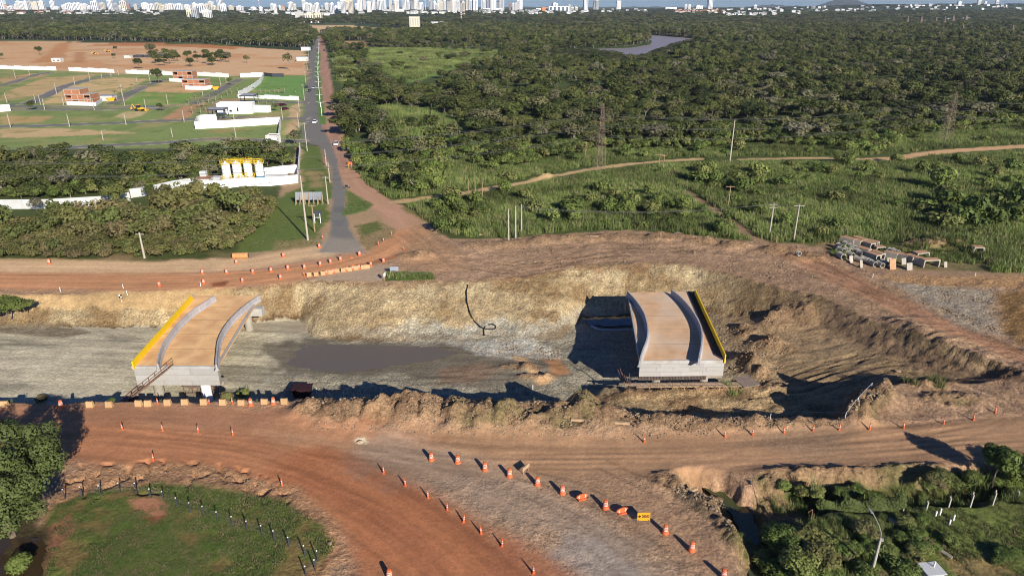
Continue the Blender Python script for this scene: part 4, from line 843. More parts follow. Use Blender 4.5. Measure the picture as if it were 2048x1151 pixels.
def ribbon(parent, name, pts, prof, mat, z, org, seg=1):
    """a row of cast pieces along a curve on the deck; prof = (offset, height) outline"""
    P = [Vector((p[0], p[1])) for p in pts]
    Q = [P[0]]
    for i in range(len(P) - 1):                      # resample smoothly
        p0 = P[max(i - 1, 0)]; p1 = P[i]; p2 = P[i + 1]; p3 = P[min(i + 2, len(P) - 1)]
        for k in range(1, 5):
            t = k / 4; Q.append(.5 * ((2 * p1) + (p2 - p0) * t + (2 * p0 - 5 * p1 + 4 * p2 - p3) * t * t + (3 * p1 - p0 - 3 * p2 + p3) * t ** 3))
    def ring(i, sh=0.0):
        a = Q[max(i - 1, 0)]; b = Q[min(i + 1, len(Q) - 1)]; d = (b - a).normalized(); nrm = Vector((d.y, -d.x)); c = Q[i] + d * sh
        return [(c.x + nrm.x * o - org[0], c.y + nrm.y * o - org[1], z + h - org[2]) for o, h in prof]
    for i in range(0, len(Q) - 1, seg):
        j = min(i + seg, len(Q) - 1); rs = [ring(k) for k in range(i, j + 1)]; rs[0] = ring(i, .012); rs[-1] = ring(j, -.012)
        MB().loft(rs).build(name, mat, parent)
JERSEY = [(-.3, 0), (-.3, .1), (-.14, .38), (-.1, 1.1), (.1, 1.1), (.14, .38), (.3, .1), (.3, 0)]
WALLP = [(-.11, 0), (-.11, 1.0), (.11, 1.0), (.11, 0)]
def Z3(lst, ox, oy, sc, z):
    return [G(ox + a / sc, oy + b / sc, z) for a, b in lst]
M_JOINT = M('joint_stain', Ct(120, 92, 68), .95, .3, 2)
def overpass(label, NL, NR, FR, FL, zt, deckmat):
    o = Vector((NL[0], NL[1], 0)); t = thing('overpass', label, 'overpass', o)
    rel = lambda p: (p[0] - o.x, p[1] - o.y)
    MB().prism([rel(NL), rel(NR), rel(FR), rel(FL)], zt - .28, zt).build('deck', deckmat, t)
    B = lambda s, w: (Vector(NL).lerp(Vector(NR), s)).lerp(Vector(FL).lerp(Vector(FR), s), w) - o.xy
    for s in (.10, .30, .5, .7, .9):                  # longitudinal girders
        a, b = B(s, .03), B(s, .97); ang = math.atan2(b.y - a.y, b.x - a.x); c = (a + b) / 2
        MB().box((c.x, c.y, zt - .28 - .6), ((b - a).length, .6, 1.2), ang).build('girder', M_CONC, t)
    for w in (.2, .4, .6, .8):                        # cross joints showing through the dust
        a, b = B(.03, w), B(.97, w); ang = math.atan2(b.y - a.y, b.x - a.x); c = (a + b) / 2
        MB().box((c.x, c.y, zt + .002), ((b - a).length, .05, .012), ang).build('deck_joint', M_JOINT, t)
    for s, w in ((0.0, .28), (1.0, .28)):             # edge kerbs
        a, b = B(abs(s - .012), 0.004), B(abs(s - .012), .996); ang = math.atan2(b.y - a.y, b.x - a.x); c = (a + b) / 2
        MB().box((c.x, c.y, zt + .02), ((b - a).length, w, .4), ang).build('edge_kerb', M_CONCL, t)
    return t, o, B
# --- left overpass
NL, NR, FR, FL = (-56.3, 89.1), (-43.5, 89.1), (-46.3, 115.7), (-58.9, 115.7)
lo, o, B = overpass('left unfinished concrete overpass with ochre deck and yellow parapet on its left edge', NL, NR, FR, FL, .8, M_DECK)
def endbeam(parent, w, zt, hh, nx, nrow, th, inset=.02, mat=M_CONCL, courses=()):
    a, b = B(inset, w), B(1 - inset, w); ang = math.atan2(b.y - a.y, b.x - a.x); L = (b - a).length; c = (a + b) / 2; ux, uy = math.cos(ang), math.sin(ang); z1 = zt
    MB().box((c.x, c.y + (.32 if w < .5 else -.32), zt - hh / 2), (L - .05, .6, hh - .02), ang).build('end_beam', M_CONC, parent)
    for r, rh in enumerate(courses):
        n = nx + (r % 2); l = L / n
        for k in range(n):
            x = -L / 2 + l * (k + .5); q = MB().box((0, 0, 0), (l - .03, .12, rh - .03), ang).build('facing_panel', mat, parent, (c.x + ux * x, c.y + uy * x - .05, z1 - rh / 2))
        z1 -= rh
MB().box((*(B(.5, 0) + Vector((0, -.06))), .58), (12.9, .22, .52), 0).build('deck_edge_beam', M_CONCL, lo)
endbeam(lo, 0.0, .26, 2.75, 3, 3, .1, .015, M_CONCL, (.95, .95, .8))
for s, w in ((.22, .03), (.78, .03), (.24, .94), (.80, .94)):
    p = B(s, w); zb = hz(p.x + o.x, p.y + o.y) - .4
    MB().lathe([(.72, zb), (.72, -2.4)], 18, (p.x, p.y, 0)).build('pier', M_CONC if not (s == .78) else M_WHITE, lo, smooth=False)
p = B(.5, .94); MB().box((p.x, p.y, -1.6), (13.6, 1.5, 1.5), -.0).build('cap_beam', M_CONCL, lo)
p = B(.5, .03); MB().box((p.x, p.y + .9, -2.75), (12.6, 1.4, .5)).build('cap_beam', M_CONC, lo)
ribbon(lo, 'barrier_segment', Z3([(915, 92), (830, 150), (720, 222), (640, 290), (560, 370), (490, 460), (440, 540), (410, 615), (392, 690), (390, 722)], 230, 570, 4.603, 1.9), JERSEY, M_BARR, .8, o, 2)
ribbon(lo, 'barrier_segment', Z3([(1330, 92), (1250, 142), (1150, 222), (1060, 312), (990, 412), (950, 505), (938, 592), (930, 680), (929, 728)], 230, 570, 4.603, 1.9), JERSEY, M_BARR, .8, o, 2)
ribbon(lo, 'yellow_parapet', [p for p in Z3([(705, 85), (566, 240), (428, 394), (290, 548), (154, 700)], 230, 570, 4.603, 1.9)], [(-.08, -.3), (-.08, 1.05), (.08, 1.05), (.08, -.3)], M_YEL, .8, o, 2)
# gangway from the road up to the deck
A_, B_ = at(258, 800), G(341, 734, .95); gw = thing('gangway', 'rusty metal gangway with handrails leading from red road to left overpass deck', 'gangway', A_)
d = B_ - A_; L = d.length; ang = math.atan2(d.y, d.x); side = Vector((-math.sin(ang), math.cos(ang), 0)); up = Vector((0, 0, 1)); wd = .75
for s in (-1, 1):
    MB().tube(side * s * wd + up * .1, d + side * s * wd + up * .1, .12, .12, 5).build('stringer', M_STEEL, gw)
    for hgt in (.6, 1.1): MB().tube(side * s * wd + up * hgt, d + side * s * wd + up * hgt, .045, .045, 6).build('handrail', M_STEEL, gw)
    for k in range(8):
        q = d * (k / 7) + side * s * wd; MB().tube(q, q + up * 1.12, .045, .045, 6).build('post', M_STEEL, gw)
for k in range(26):
    q = d * ((k + .5) / 26); MB().box((q.x, q.y, q.z + .16), (L / 26 * .82, 1.4, .05), ang).build('tread', M_STEEL, gw)
MB().box((0, 0, -.1), (2.2, 1.8, .5), ang).build('landing', M_STEEL, gw)
# scaffold and formwork under the near beam
sc = thing('scaffold', 'thin steel scaffold frame under the left overpass end beam', 'scaffold', at(405, 792, -5.5))
for dx in (-2.2, -.9, .9, 2.2):
    for dy in (-.8, .8): MB().tube((dx, dy, 0), (dx, dy, 3.1), .05, .05, 5).build('standard', M_STEEL, sc)
for z in (1.0, 2.0):
    for dy in (-.8, .8): MB().tube((-2.4, dy, z), (2.4, dy, z), .045, .045, 5).build('ledger', M_STEEL, sc)
MB().box((0, 0, 2.1), (4.6, 1.6, .06)).build('platform', M_GREYW, sc)
# --- right overpass
NL, NR, FR, FL = (19.1, 90.7), (32.2, 91.0), (34.3, 117.6), (21.4, 117.2)
ro, o, B = overpass('right unfinished concrete overpass with pinkish deck and yellow parapet on its right edge', NL, NR, FR, FL, .8, M_DECK2)
MB().box((*(B(.5, 0) + Vector((0, -.06))), .56), (13.1, .22, .54), .02).build('deck_edge_beam', M_CONCL, ro)
endbeam(ro, 0.0, .24, 2.6, 4, 3, .1, .01, M_CONCL, (.62, .75, .75))
a_, b_ = B(.01, 0), B(.8, 0)
for k in range(46):
    q = a_.lerp(b_, (k + .5) / 46); MB().box((q.x, q.y - .06, -2.2), (.17, .12, .62), .02).build('formwork_slat', M_DARKW, ro)
for s, w in ((.22, .03), (.78, .03), (.22, .96), (.78, .96)):
    p = B(s, w); zb = hz(p.x + o.x, p.y + o.y) - .4
    MB().lathe([(.72, min(zb, -4)), (.72, -2.4)], 18, (p.x, p.y, 0)).build('pier', M_CONC, ro)
p = B(.5, .96); MB().box((p.x, p.y, -1.6), (13.4, 1.5, 1.6), .02).build('cap_beam', M_CONC, ro)
ribbon(ro, 'barrier_segment', Z3([(82, 62), (150, 132), (220, 222), (275, 322), (303, 430), (308, 520), (290, 610), (256, 695), (228, 780), (218, 826)], 1240, 570, 5.48, 1.9), JERSEY, M_BARR, .8, o, 4)
ribbon(ro, 'barrier_segment', Z3([(568, 48), (650, 112), (730, 192), (800, 282), (860, 382), (893, 470), (902, 560), (894, 660), (878, 740), (866, 808)], 1240, 570, 5.48, 1.9), JERSEY, M_BARR, .8, o, 4)
ribbon(ro, 'yellow_parapet', Z3([(826, 42), (910, 222), (995, 402), (1078, 582), (1160, 760)], 1240, 570, 5.48, 1.9), [(-.08, -.3), (-.08, 1.05), (.08, 1.05), (.08, -.3)], M_YEL, .8, o, 2)
for k, (n0, f0) in enumerate((((1040, 752), (755, 70)), ((1072, 768), (772, 70)), ((1104, 784), (790, 70)), ((1132, 798), (806, 70)))):   # planks laid on the footway
    pa, pb = [G(1240 + a / 5.48, 570 + b / 5.48, .8) - o for a, b in (n0, f0)]; ang = math.atan2(pb.y - pa.y, pb.x - pa.x); c = (pa + pb) / 2
    MB().box((c.x, c.y, .83), ((pb - pa).length, .42, .06), ang).build('footway_plank', M_DARKW, ro)
# timber working platform hung below the right end beam
pf = thing('working_platform', 'long timber working platform hanging under the right overpass end face', 'platform', (o.x, o.y - .9, -2.9))
for k in range(4): MB().box((6.6 + .3 * k, -.35 * k + .5, .08), (19.0 - k, .3, .07), .02).build('plank', M_WOOD if k % 2 else M_GREYW, pf)
for k in range(11): MB().box((-2.0 + 1.75 * k, 0, -.05), (.12, 1.9, .14), .02).build('joist', M_WOOD, pf)
for k in range(16):
    x = -1.5 + 1.08 * k; MB().tube((x, -.75, -.1), (x + random.uniform(-.12, .12), -.8, random.uniform(.4, .95)), .04, .04, 5).build('rail_post', M_STEEL, pf)
for k in range(6): MB().tube((-1.2 - .2 * k, .3 * k, 0), (-1.5 - .3 * k, .3 * k + .2, random.uniform(1.2, 2.6)), .05, .04, 5).build('bent_rod', M_STEEL, pf)
MB().box((16.6, .9, .15), (2.8, 3.0, .1), .3).build('end_board', M_GREYW, pf)

# ------------------------------------------------------------------ walls
def wall(pts, h, label, n_per=4.0, mat=None, cat='wall', name='boundary_wall', world=False, th=.18, step=0.0, group=None):
    P = [at(u, v) for u, v in pts] if not world else [Vector(p) for p in pts]
    t = thing(name, label, cat, P[0], 0, group); k = 0
    for i in range(len(P) - 1):
        d = P[i + 1] - P[i]; L = d.length; n = max(1, round(L / n_per)); ang = math.atan2(d.y, d.x)
        for j in range(n):
            c = P[i] + d * ((j + .5) / n) - P[0]; hh = h + step * ((k % 2) - .5); k += 1
            MB().box((0, 0, hh / 2 - .2), (L / n - .04, th, hh + .4), ang).build('wall_panel', mat or M_WHITE, t, c)
    return t
M_GREYWALL = M('grey_wall_render', (.52, .53, .52), .85, .08, .5, dirt=Ct(160, 140, 110), dscale=.3, damt=.5)
wall([(-120, 420), (0, 418), (100, 417), (216, 410), (262, 402)], 2.6, 'long pale boundary wall running out of view at the left edge', 6.0, M_GREYWALL)
wall([(262, 396), (300, 390), (350, 378), (405, 370)], 2.6, 'pale boundary wall section leading up to the brown-roofed hut', 5, M_GREYWALL)
wall([(402, 380), (440, 378), (480, 373), (540, 372), (596, 366)], 2.6, 'white front wall of the compound with the yellow-railed tanks', 5)
wall([(596, 366), (598, 345), (600, 320), (601, 298)], 2.6, 'white side wall running from tank compound up to the avenue', 5)
wall([(530, 352), (560, 348), (595, 345)], 2.6, 'white rear wall of the compound right of the tanks', 6)
wall([(-80, 137), (0, 138), (60, 140), (113, 141)], 3.0, 'white estate wall at the far left edge above the lots', 8, step=.4)
wall([(138, 142), (190, 144), (229, 146)], 3.0, 'white estate wall section, second gap-separated length from the left', 7, step=.4)
wall([(252, 147), (300, 149), (348, 151)], 3.0, 'white estate wall section behind the big round tree', 7, step=.4)
wall([(371, 150), (420, 153), (458, 155)], 3.0, 'white estate wall section behind the pair of brick houses', 7, step=.4)
wall([(481, 155), (526, 154)], 3.2, 'short white wall piece meeting the curved white wall', 7, step=.3)
wall([(527, 155), (522, 166), (510, 176), (494, 186), (478, 194)], 3.2, 'curved white wall sweeping beside the green lawn', 6, step=.3)
wall([(476, 196), (498, 196), (530, 198), (560, 199), (598, 201)], 2.2, 'stepped white wall along the lower edge of the green lawn', 7, step=.4)
wall([(391, 258), (440, 256), (500, 252), (561, 248)], 3.2, 'long white front wall of the walled lot by the avenue', 7)
wall([(391, 258), (396, 246), (402, 243), (434, 241)], 3.0, 'white rear wall of the walled lot beside the dark canopy', 6)
wall([(562, 248), (560, 266), (558, 282), (557, 296)], 2.8, 'white side wall of the walled lot facing the avenue', 6)
wall([(-60, 228), (22, 222)], 3.4, 'white wall corner at the left edge beside street light', 8)

# ------------------------------------------------------------------ tanks with yellow railings
M_BLUE = M('blue_band', (.09, .28, .45), .6, .05); M_TANK = M('white_tank_coat', (.80, .80, .78), .5, .04, .4)
def tank(u, v, h, r, label, band=False, group='railed tanks of the treatment plant'):
    p = at(u, v); t = thing('storage_tank', label, 'tank', p, 0, group)
    MB().lathe([(r, -.2), (r, h), (r * .6, h + .12), (.05, h + .2)], 20).build('shell', M_TANK, t)
    if band: MB().lathe([(r + .02, h * .18), (r + .02, h * .32)], 20).build('blue_band', M_BLUE, t)
    for hh in (.55, 1.1):
        mb = MB()
        for k in range(12):
            a0, a1 = 2 * math.pi * k / 12, 2 * math.pi * (k + 1) / 12; mb.tube((math.cos(a0) * (r + .25), math.sin(a0) * (r + .25), h + hh), (math.cos(a1) * (r + .25), math.sin(a1) * (r + .25), h + hh), .035, .035, 4)
        mb.build('rail', M_YEL, t)
    for k in range(12):
        a0 = 2 * math.pi * k / 12; MB().tube((math.cos(a0) * (r + .25), math.sin(a0) * (r + .25), h - .1), (math.cos(a0) * (r + .25), math.sin(a0) * (r + .25), h + 1.1), .035, .035, 4).build('rail_post', M_YEL, t)
    MB().lathe([(r + .3, h - .08), (r + .3, h - .02)], 20).build('walkway', M_YEL, t)
    MB().lathe([(.3, h + .1), (.3, h + .8)], 8).build('hatch', M_TANK, t)
    return t
for i, (u, v) in enumerate(((456, 363), (477, 361), (499, 359), (522, 362))):
    tank(u, v, 5.6, 1.25, ['tall white tank with yellow railing, leftmost of the four tall tanks', 'tall white tank with yellow railing, second of the four tall tanks', 'tall white tank with yellow railing, third of the four tall tanks', 'tall white tank with blue band near its foot, rightmost of the tall tanks'][i], i == 3)
for i, (u, v) in enumerate(((455, 370), (472, 369), (489, 368), (502, 366))):
    tank(u, v, 1.9, 1.15, f'short white tank with yellow railing, {nth(i + 1)} from the left in the front row')
p = at(488, 362); cw = thing('catwalk', 'yellow railed catwalk linking the tops of the tall tanks', 'catwalk', p)
q = at(456, 363) - p; q2 = at(522, 362) - p; d = q2 - q; ang = math.atan2(d.y, d.x); c = (q + q2) / 2
MB().box((c.x, c.y + 1.6, 5.4), (d.length, .8, .1), ang).build('deck', M_YEL, cw)
for dy in (1.2, 2.0):
    for hh in (.5, 1.0): MB().box((c.x, c.y + dy, 5.5 + hh), (d.length, .07, .07), ang).build('rail', M_YEL, cw)
    for k in range(11): MB().box((q.x + d.x * k / 10, q.y + d.y * k / 10 + dy, 6.0), (.07, .07, 1.1), ang).build('post', M_YEL, cw)
for k in range(6): MB().tube((q.x + d.x * k / 5, q.y + d.y * k / 5 + 1.6, 0), (q.x + d.x * k / 5, q.y + d.y * k / 5 + 1.6, 5.4), .1, .1, 6).build('column', M_YEL, cw)
M_BROWNROOF = M('brown_sheet_roof', Ct(150, 110, 84), .8, .12, .8); M_DGLASS = M('dark_glass', (.02, .025, .03), .15, .0, spec=.6); M_GREYR = M('grey_sheet_roof', (.30, .31, .32), .6, .1, .6)
def building(name, label, cat, u, v, w, d, h, rz, wallm, roofm, windows=(), group=None, roof_over=.2, parapet=0.0, zoff=0.0):
    p = at(u, v); t = thing(name, label, cat, (p.x, p.y, p.z + zoff), rz, group)
    MB().box((0, 0, h / 2 - .2), (w, d, h + .4)).build('wall', wallm, t)
    MB().box((0, 0, h + .09), (w + 2 * roof_over, d + 2 * roof_over, .18)).build('roof', roofm, t)
    if parapet:
        for sx, sy, lx, ly in ((0, -1, w, .15), (0, 1, w, .15), (-1, 0, .15, d), (1, 0, .15, d)):
            MB().box((sx * w / 2, sy * d / 2, h + .18 + parapet / 2), (lx + .02, ly + .02, parapet)).build('parapet', wallm, t)
    for x, z, ww, hh in windows:
        f = MB().box((x, -d / 2 - .03, z), (ww, .1, hh)).build('window', M_DGLASS, t); MB().box((x, -d / 2 - .06, z - hh / 2 - .06), (ww + .2, .16, .1)).build('sill', wallm, f)
    return t
hut = building('pump_hut', 'small grey hut with brown roof and water tank beside the white wall', 'hut', 412, 372, 3.6, 3.4, 2.6, .05, M_GREYWALL, M_BROWNROOF, [(-.8, 1.4, .7, .6), (.8, 1.4, .7, .6)])
MB().box((-.6, 1.2, 3.5), (1.8, 1.4, 1.6)).build('water_tank', M_GREYWALL, hut)
building('shed', 'low pale shed between brown-roofed hut and tanks', 'shed', 436, 366, 3.2, 2.6, 1.8, .05, M_GREYWALL, M_GREYWALL)
building('channel_tank', 'long low concrete tank inside the compound right of tanks', 'tank', 553, 356, 7, 2.0, .8, .08, M_GREYWALL, M_GREYWALL, roof_over=-.2, parapet=.15)

# ------------------------------------------------------------------ housing estate
M_BRICK = M('hollow_brick', Ct(196, 126, 88, .62), .95, .18, 1.5, dirt=Ct(206, 160, 120, .62), dscale=.8, damt=.5); M_FRAME = M('cast_frame', Ct(206, 198, 184, .62), .9, .1, 1)
def brick_house(label, u, v, w, d, storeys, cols, rz, sh=2.8):
    p = at(u, v); t = thing('brick_house', label, 'house', p, rz, 'houses under construction')
    for s in range(storeys):
        ww = w if s < storeys - 1 or storeys == 2 else w * .62; x0 = -w / 2; z = s * sh
        MB().box((x0 + ww / 2, 0, z + sh), (ww + .3, d + .3, .28)).build('floor_slab', M_FRAME, t)
        n = cols if ww == w else max(2, cols - 2); l = ww / n
        for k in range(n + 1):
            for sy in (-1, 1): MB().box((x0 + l * k, sy * (d / 2), z + sh / 2), (.28, .28, sh)).build('column', M_FRAME, t)
        for k in range(n):
            for sy in (-1, 1):
                if sy == -1 and (k + s) % 3 == 1:
                    MB().box((x0 + l * (k + .5), -d / 2, z + .5), (l - .3, .16, 1.0)).build('brick_panel', M_BRICK, t); MB().box((x0 + l * (k + .5), -d / 2, z + sh - .35), (l - .3, .16, .5)).build('brick_panel', M_BRICK, t)
                else: MB().box((x0 + l * (k + .5), sy * d / 2, z + sh / 2 - .02), (l - .3, .16, sh - .3)).build('brick_panel', M_BRICK, t)
        for sx in (0, 1): MB().box((x0 + ww * sx, 0, z + sh / 2 - .02), (.16, d - .3, sh - .3)).build('brick_panel', M_BRICK, t)
    return t
brick_house('three-storey raw brick house under construction behind low white wall', 168, 207, 13.5, 9, 3, 4, .02, 2.7)
brick_house('upper of the two raw brick houses near the big round tree', 372, 160, 14, 8, 2, 4, -.02, 3.2)
brick_house('lower raw brick house with open middle bay beside yellow skip', 394, 175, 15, 8, 2, 4, -.02, 2.7)
wall([(135, 210), (192, 212), (205, 204)], 2.0, 'low white wall around the three-storey brick house', 5)
wall([(339, 163), (396, 166)], 2.4, 'low white wall in front of the upper brick house', 6)
wall([(371, 179), (410, 180), (426, 178)], 2.4, 'low white wall in front of the lower brick house', 6)
building('grey_shed', 'grey flat-roofed shed beside the three-storey brick house', 'shed', 214, 201, 9, 6, 2.8, .1, M_GREYWALL, M_GREYR)
building('gatehouse', 'white flat-roofed gatehouse at the estate entrance', 'gatehouse', 474, 226, 17, 7, 4.6, .12, M_WHITE, M_WHITE, [(-5, 1.6, 1.2, 1.0), (-2, 1.6, 1.2, 1.0), (1.5, 2.2, .7, 1.8)], parapet=.5, roof_over=-.1)
building('white_wing', 'low white wing wall building right of the gatehouse', 'building', 516, 224, 13, 3, 2.8, -.12, M_WHITE, M_WHITE, parapet=.3, roof_over=-.1)
M_DARK = M('dark_metal_sheet', (.05, .055, .065), .5, .1)
for lab, u, v, w, d, h in (('dark grey entrance canopy on posts left of the gatehouse', 438, 235, 8, 7, 4.2), ('dark grey exit canopy on posts behind the gatehouse', 500, 207, 8, 9, 4.6)):
    p = at(u, v); t = thing('gate_canopy', lab, 'canopy', p, .1); MB().box((0, 0, h), (w, d, .7)).build('roof', M_DARK, t); MB().box((0, 0, h + .4), (w - .6, d - .6, .1)).build('roof_sheet', M_GREYR, t)
    for sx in (-1, 1):
        for sy in (-1, 1): MB().box((sx * (w / 2 - .3), sy * (d / 2 - .3), h / 2), (.35, .35, h)).build('post', M_DARK, t)
    for k in range(4): MB().box((-w / 2 + 1 + k * (w - 2) / 3, -d / 2 - .2, .8), (.1, 2.5, 1.4)).build('gate_bar', M_DARK, t)
building('guard_room', 'small white guard room with tan roof at the wall end', 'hut', 548, 288, 4.2, 5, 3.2, 0, M_WHITE, M('tan_roof', Ct(172, 140, 116), .9, .1), [(.2, 1.2, 1.4, 1.8)], parapet=.3, roof_over=-.1)
building('site_office', 'small white site cabin on the bare land', 'cabin', 116, 124, 9, 5, 3.4, 0, M_GREYWALL, M_WHITE, [(-2, 1.6, 1.2, 1), (2, 1.6, 1.2, 1)])
building('site_office', 'light grey site cabin left of the black shaded stack', 'cabin', 257, 116, 7, 4, 2.6, 0, M_GREYWALL, M_GREYR)
for i, (u, v, w) in enumerate(((278, 115, 10), (305, 115, 14), (323, 113, 13))):
    p = at(u, v); t = thing('tarped_stack', f'black covered material stack, {nth(i + 1)} from the left under the lone tree', 'stack', p)
    for k in range(5): MB().box((-w / 2 + w / 5 * (k + .5), 0, 1.3), (w / 5 - .3, 5, 2.6 + .3 * (k % 2))).build('bale', M_DARK, t)
building('roadside_shed', 'grey sheet-metal shed beside avenue and bare land', 'shed', 606, 122, 11, 6, 4, .05, M_GREYWALL, M_GREYR); building('kiosk', 'small white building by the avenue at the wood edge', 'building', 612, 101, 10, 6, 4, 0, M_WHITE, M_GREYR)
wall([(529, 152), (545, 154), (568, 154)], 2.6, 'dark hoarding with white lettering panels at the lawn top edge', 7, M_DARK, 'hoarding', 'hoarding')

# ------------------------------------------------------------------ traffic cones, drums, blocks, signs
M_ORANGE = M('orange_plastic', (.58, .125, .040), .65, .2, 3, rnd=.12); M_REFL = M('white_reflective_band', (.66, .62, .56), .6, .1); M_BLOCK = M('yellowish_cast_block', Ct(214, 178, 128, .7), .9, .15, 2, .1, rnd=.1, dirt=Ct(190, 130, 86, .7), dscale=1.0, damt=.6)
M_BLACK = M('black_plastic', (.018, .018, .02), .5, .1)
def make_cone():
    t = thing('traffic_cone', 'x', 'cone')
    MB().box((0, 0, .03), (.31, .31, .06)).build('base', M_ORANGE, t)
    MB().lathe([(.13, .08), (.105, .3), (.05, .95), (.04, 1.02)], 12).build('body', M_ORANGE, t, smooth=False)
    MB().lathe([(.094, .46), (.089, .53)], 12).build('band', M_REFL, t); MB().lathe([(.079, .66), (.074, .73)], 12).build('band', M_REFL, t)
    return t
def make_drum(lamp=False):
    t = thing('traffic_drum', 'x', 'traffic drum')
    MB().lathe([(.36, 0), (.38, .05), (.35, .2), (.29, .27)], 14).build('base', M_ORANGE, t)
    MB().lathe([(.285, .25), (.25, .66), (.21, 1.05), (.14, 1.1)], 14).build('body', M_ORANGE, t)
    for z0, z1, r0, r1 in ((.44, .50, .276, .270), (.62, .68, .260, .254), (.80, .86, .240, .234)): MB().lathe([(r0, z0), (r1, z1)], 14).build('band', M_REFL, t)
    if lamp: MB().lathe([(.1, 1.1), (.1, 1.38)], 10).build('lamp', M_BLACK, t)
    return t
PROTO = {}
def put_copy(kind, maker, u, v, label, group, rz=None, tilt=0.0, scale=1.0, z=None):
    p = at(u, v, z); rz = random.uniform(0, 6.28) if rz is None else rz
    if kind not in PROTO:
        o = maker(); PROTO[kind] = o; tilt = tilt or random.gauss(0, .05); o.location = p; o.rotation_euler = (tilt, 0, rz); o.scale = (scale,) * 3
    else:
        o = dup(PROTO[kind], p, rz, None, None, scale); o.rotation_euler = (tilt or (0 if kind == 'block' else random.gauss(0, .06)), 0, rz)
    o['label'] = label; o['group'] = group
    return o
def zz(lst, ox, oy, s=3.836): return [(ox + a / s, oy + b / s) for a, b in lst]
row = zz([(942, 30), (1250, 37), (1522, 48), (1787, 70)], 0, 851)
for i, (u, v) in enumerate(row): put_copy('cone', make_cone, u, v, f'slim orange cone on the near red road, {nth(i + 1)} from the left of four', 'cones on the near red road')
put_copy('cone', make_cone, 307, 920, 'lone slim cone at the road edge above the fenced pasture', 'cones by the pasture'); put_copy('cone', make_cone, 565, 971, 'lone slim cone where the red road bends past the pasture', 'cones by the pasture')
row = zz([(980, 362), (1147, 460), (1320, 553), (1468, 648), (1592, 738), (1727, 826)], 512, 851) + [(1004, 1092), (1067, 1146)]
for i, (u, v) in enumerate(row): put_copy('cone', make_cone, u, v, f'slim orange cone between red bend and grey lane, {nth(i + 1)} from its top end', 'cones down the red bend')
row = zz([(1347, 262), (1547, 283), (1757, 340), (1945, 390)], 512, 851) + zz([(195, 452), (388, 520), (716, 632), (1175, 822), (1378, 955), (1622, 1165)], 1024, 851)
for i, (u, v) in enumerate(row): put_copy('drum', make_drum, u, v, f'orange drum with white bands along the grey lane, {nth(i + 1)} from its top end', 'drums along the grey lane')
put_copy('drum', make_drum, 779, 1156, 'orange drum at the bottom edge of the photo', 'drums along the grey lane')
row = zz([(1015, 125), (1634, 85), (1843, 70)], 1024, 851) + zz([(122, 55), (345, 40), (545, 32), (778, 27), (1040, 18)], 1536, 851) + zz([(1345, 1105), (1575, 1072), (1742, 1015)], 1536, 560)
for i, (u, v) in enumerate(row): put_copy('cone', make_cone, u, v, f'orange cone lining the brown road on the right, {nth(i + 1)} from the left', 'cones lining the brown road')
# low cast blocks along the trench
def make_block():
    t = thing('concrete_block', 'x', 'block')
    MB().add([(-.45, -.3, 0), (.45, -.3, 0), (.45, .3, 0), (-.45, .3, 0), (-.45, -.26, .2), (.45, -.26, .2), (.45, .26, .2), (-.45, .26, .2), (-.44, -.12, .82), (.44, -.12, .82), (.44, .12, .82), (-.44, .12, .82)],
             [(3, 2, 1, 0), (8, 9, 10, 11)] + [(a + k, a + (k + 1) % 4, a + 4 + (k + 1) % 4, a + 4 + k) for a in (0, 4) for k in range(4)]).build('body', M_BLOCK, t)
    MB().box((0, 0, .83), (.5, .1, .05)).build('lifting_bar', M_STEEL, t)
    return t
row = zz([(40, 962), (695, 965), (842, 965), (1068, 957), (1140, 957), (1290, 950), (1422, 947), (1567, 945), (1713, 948), (1855, 952)], 0, 560) + zz([(68, 945), (220, 942)], 512, 560)
for i, (u, v) in enumerate(row): put_copy('block', make_block, u, v + 1, f'yellowish concrete block at the near trench edge, {nth(i + 1)} from the left', 'blocks along the near trench edge', random.uniform(-.1, .1))
for k, (u, v, lab) in enumerate(((123, 814, 'drum beside the leftmost blocks in the tree shadow'), (502, 810, 'drum between blocks right of the left overpass'), (547, 808, 'drum between the two easternmost near trench blocks'))): put_copy('drum', make_drum, u, v, 'orange banded ' + lab, 'drums at the near trench edge')
for u, v, lab, tl in ((316, 808, 'upright cone between blocks in front of the left overpass', 0), (418, 805, 'leaning cone between blocks in front of the left overpass', .5), (465, 807, 'cone between blocks right of the left overpass pier', 0)): put_copy('cone', make_cone, u, v, 'orange ' + lab, 'cones at the near trench edge', None, tl)
row = [(580 + a / 6.4, 460 + b / 6.4) for a, b in ((247, 590), (337, 583), (425, 572), (523, 555), (607, 540), (683, 530), (763, 520), (850, 503), (940, 492), (995, 488))]
for i, (u, v) in enumerate(row): put_copy('block', make_block, u, v, f'pale concrete block in the row across the junction mouth, {nth(i + 1)} from the left', 'blocks at the junction', .22)
for i, (a, b) in enumerate(((470, 563), (562, 552), (725, 524), (803, 506), (890, 498), (1035, 458), (1197, 410))): put_copy('drum', make_drum, 580 + a / 6.4, 460 + b / 6.4, f'drum in the block row at the junction mouth, {nth(i + 1)} from the left', 'drums in the block row')
for i, (u, v) in enumerate([(542, 543), (576, 538.5), (609, 537), (640.5, 531), (661, 526), (719, 511)]): put_copy('drum', make_drum, u, v, f'drum in the upper line of the far red road, {nth(i + 1)} from the left', 'drums in the upper line')
put_copy('lampdrum', lambda: make_drum(True), 681, 521, 'orange drum with a dark lamp on top at the junction', 'drums in the upper line')
for i, (u, v) in enumerate([(99, 527), (319, 572), (405, 547), (408, 567), (454, 547), (473, 527), (485, 564), (506, 546), (561, 557.5), (567, 513.5)]): put_copy('drum', make_drum, u, v, f'white and orange drum on the far red road, {nth(i + 1)} counted from the left', 'drums on the far red road')
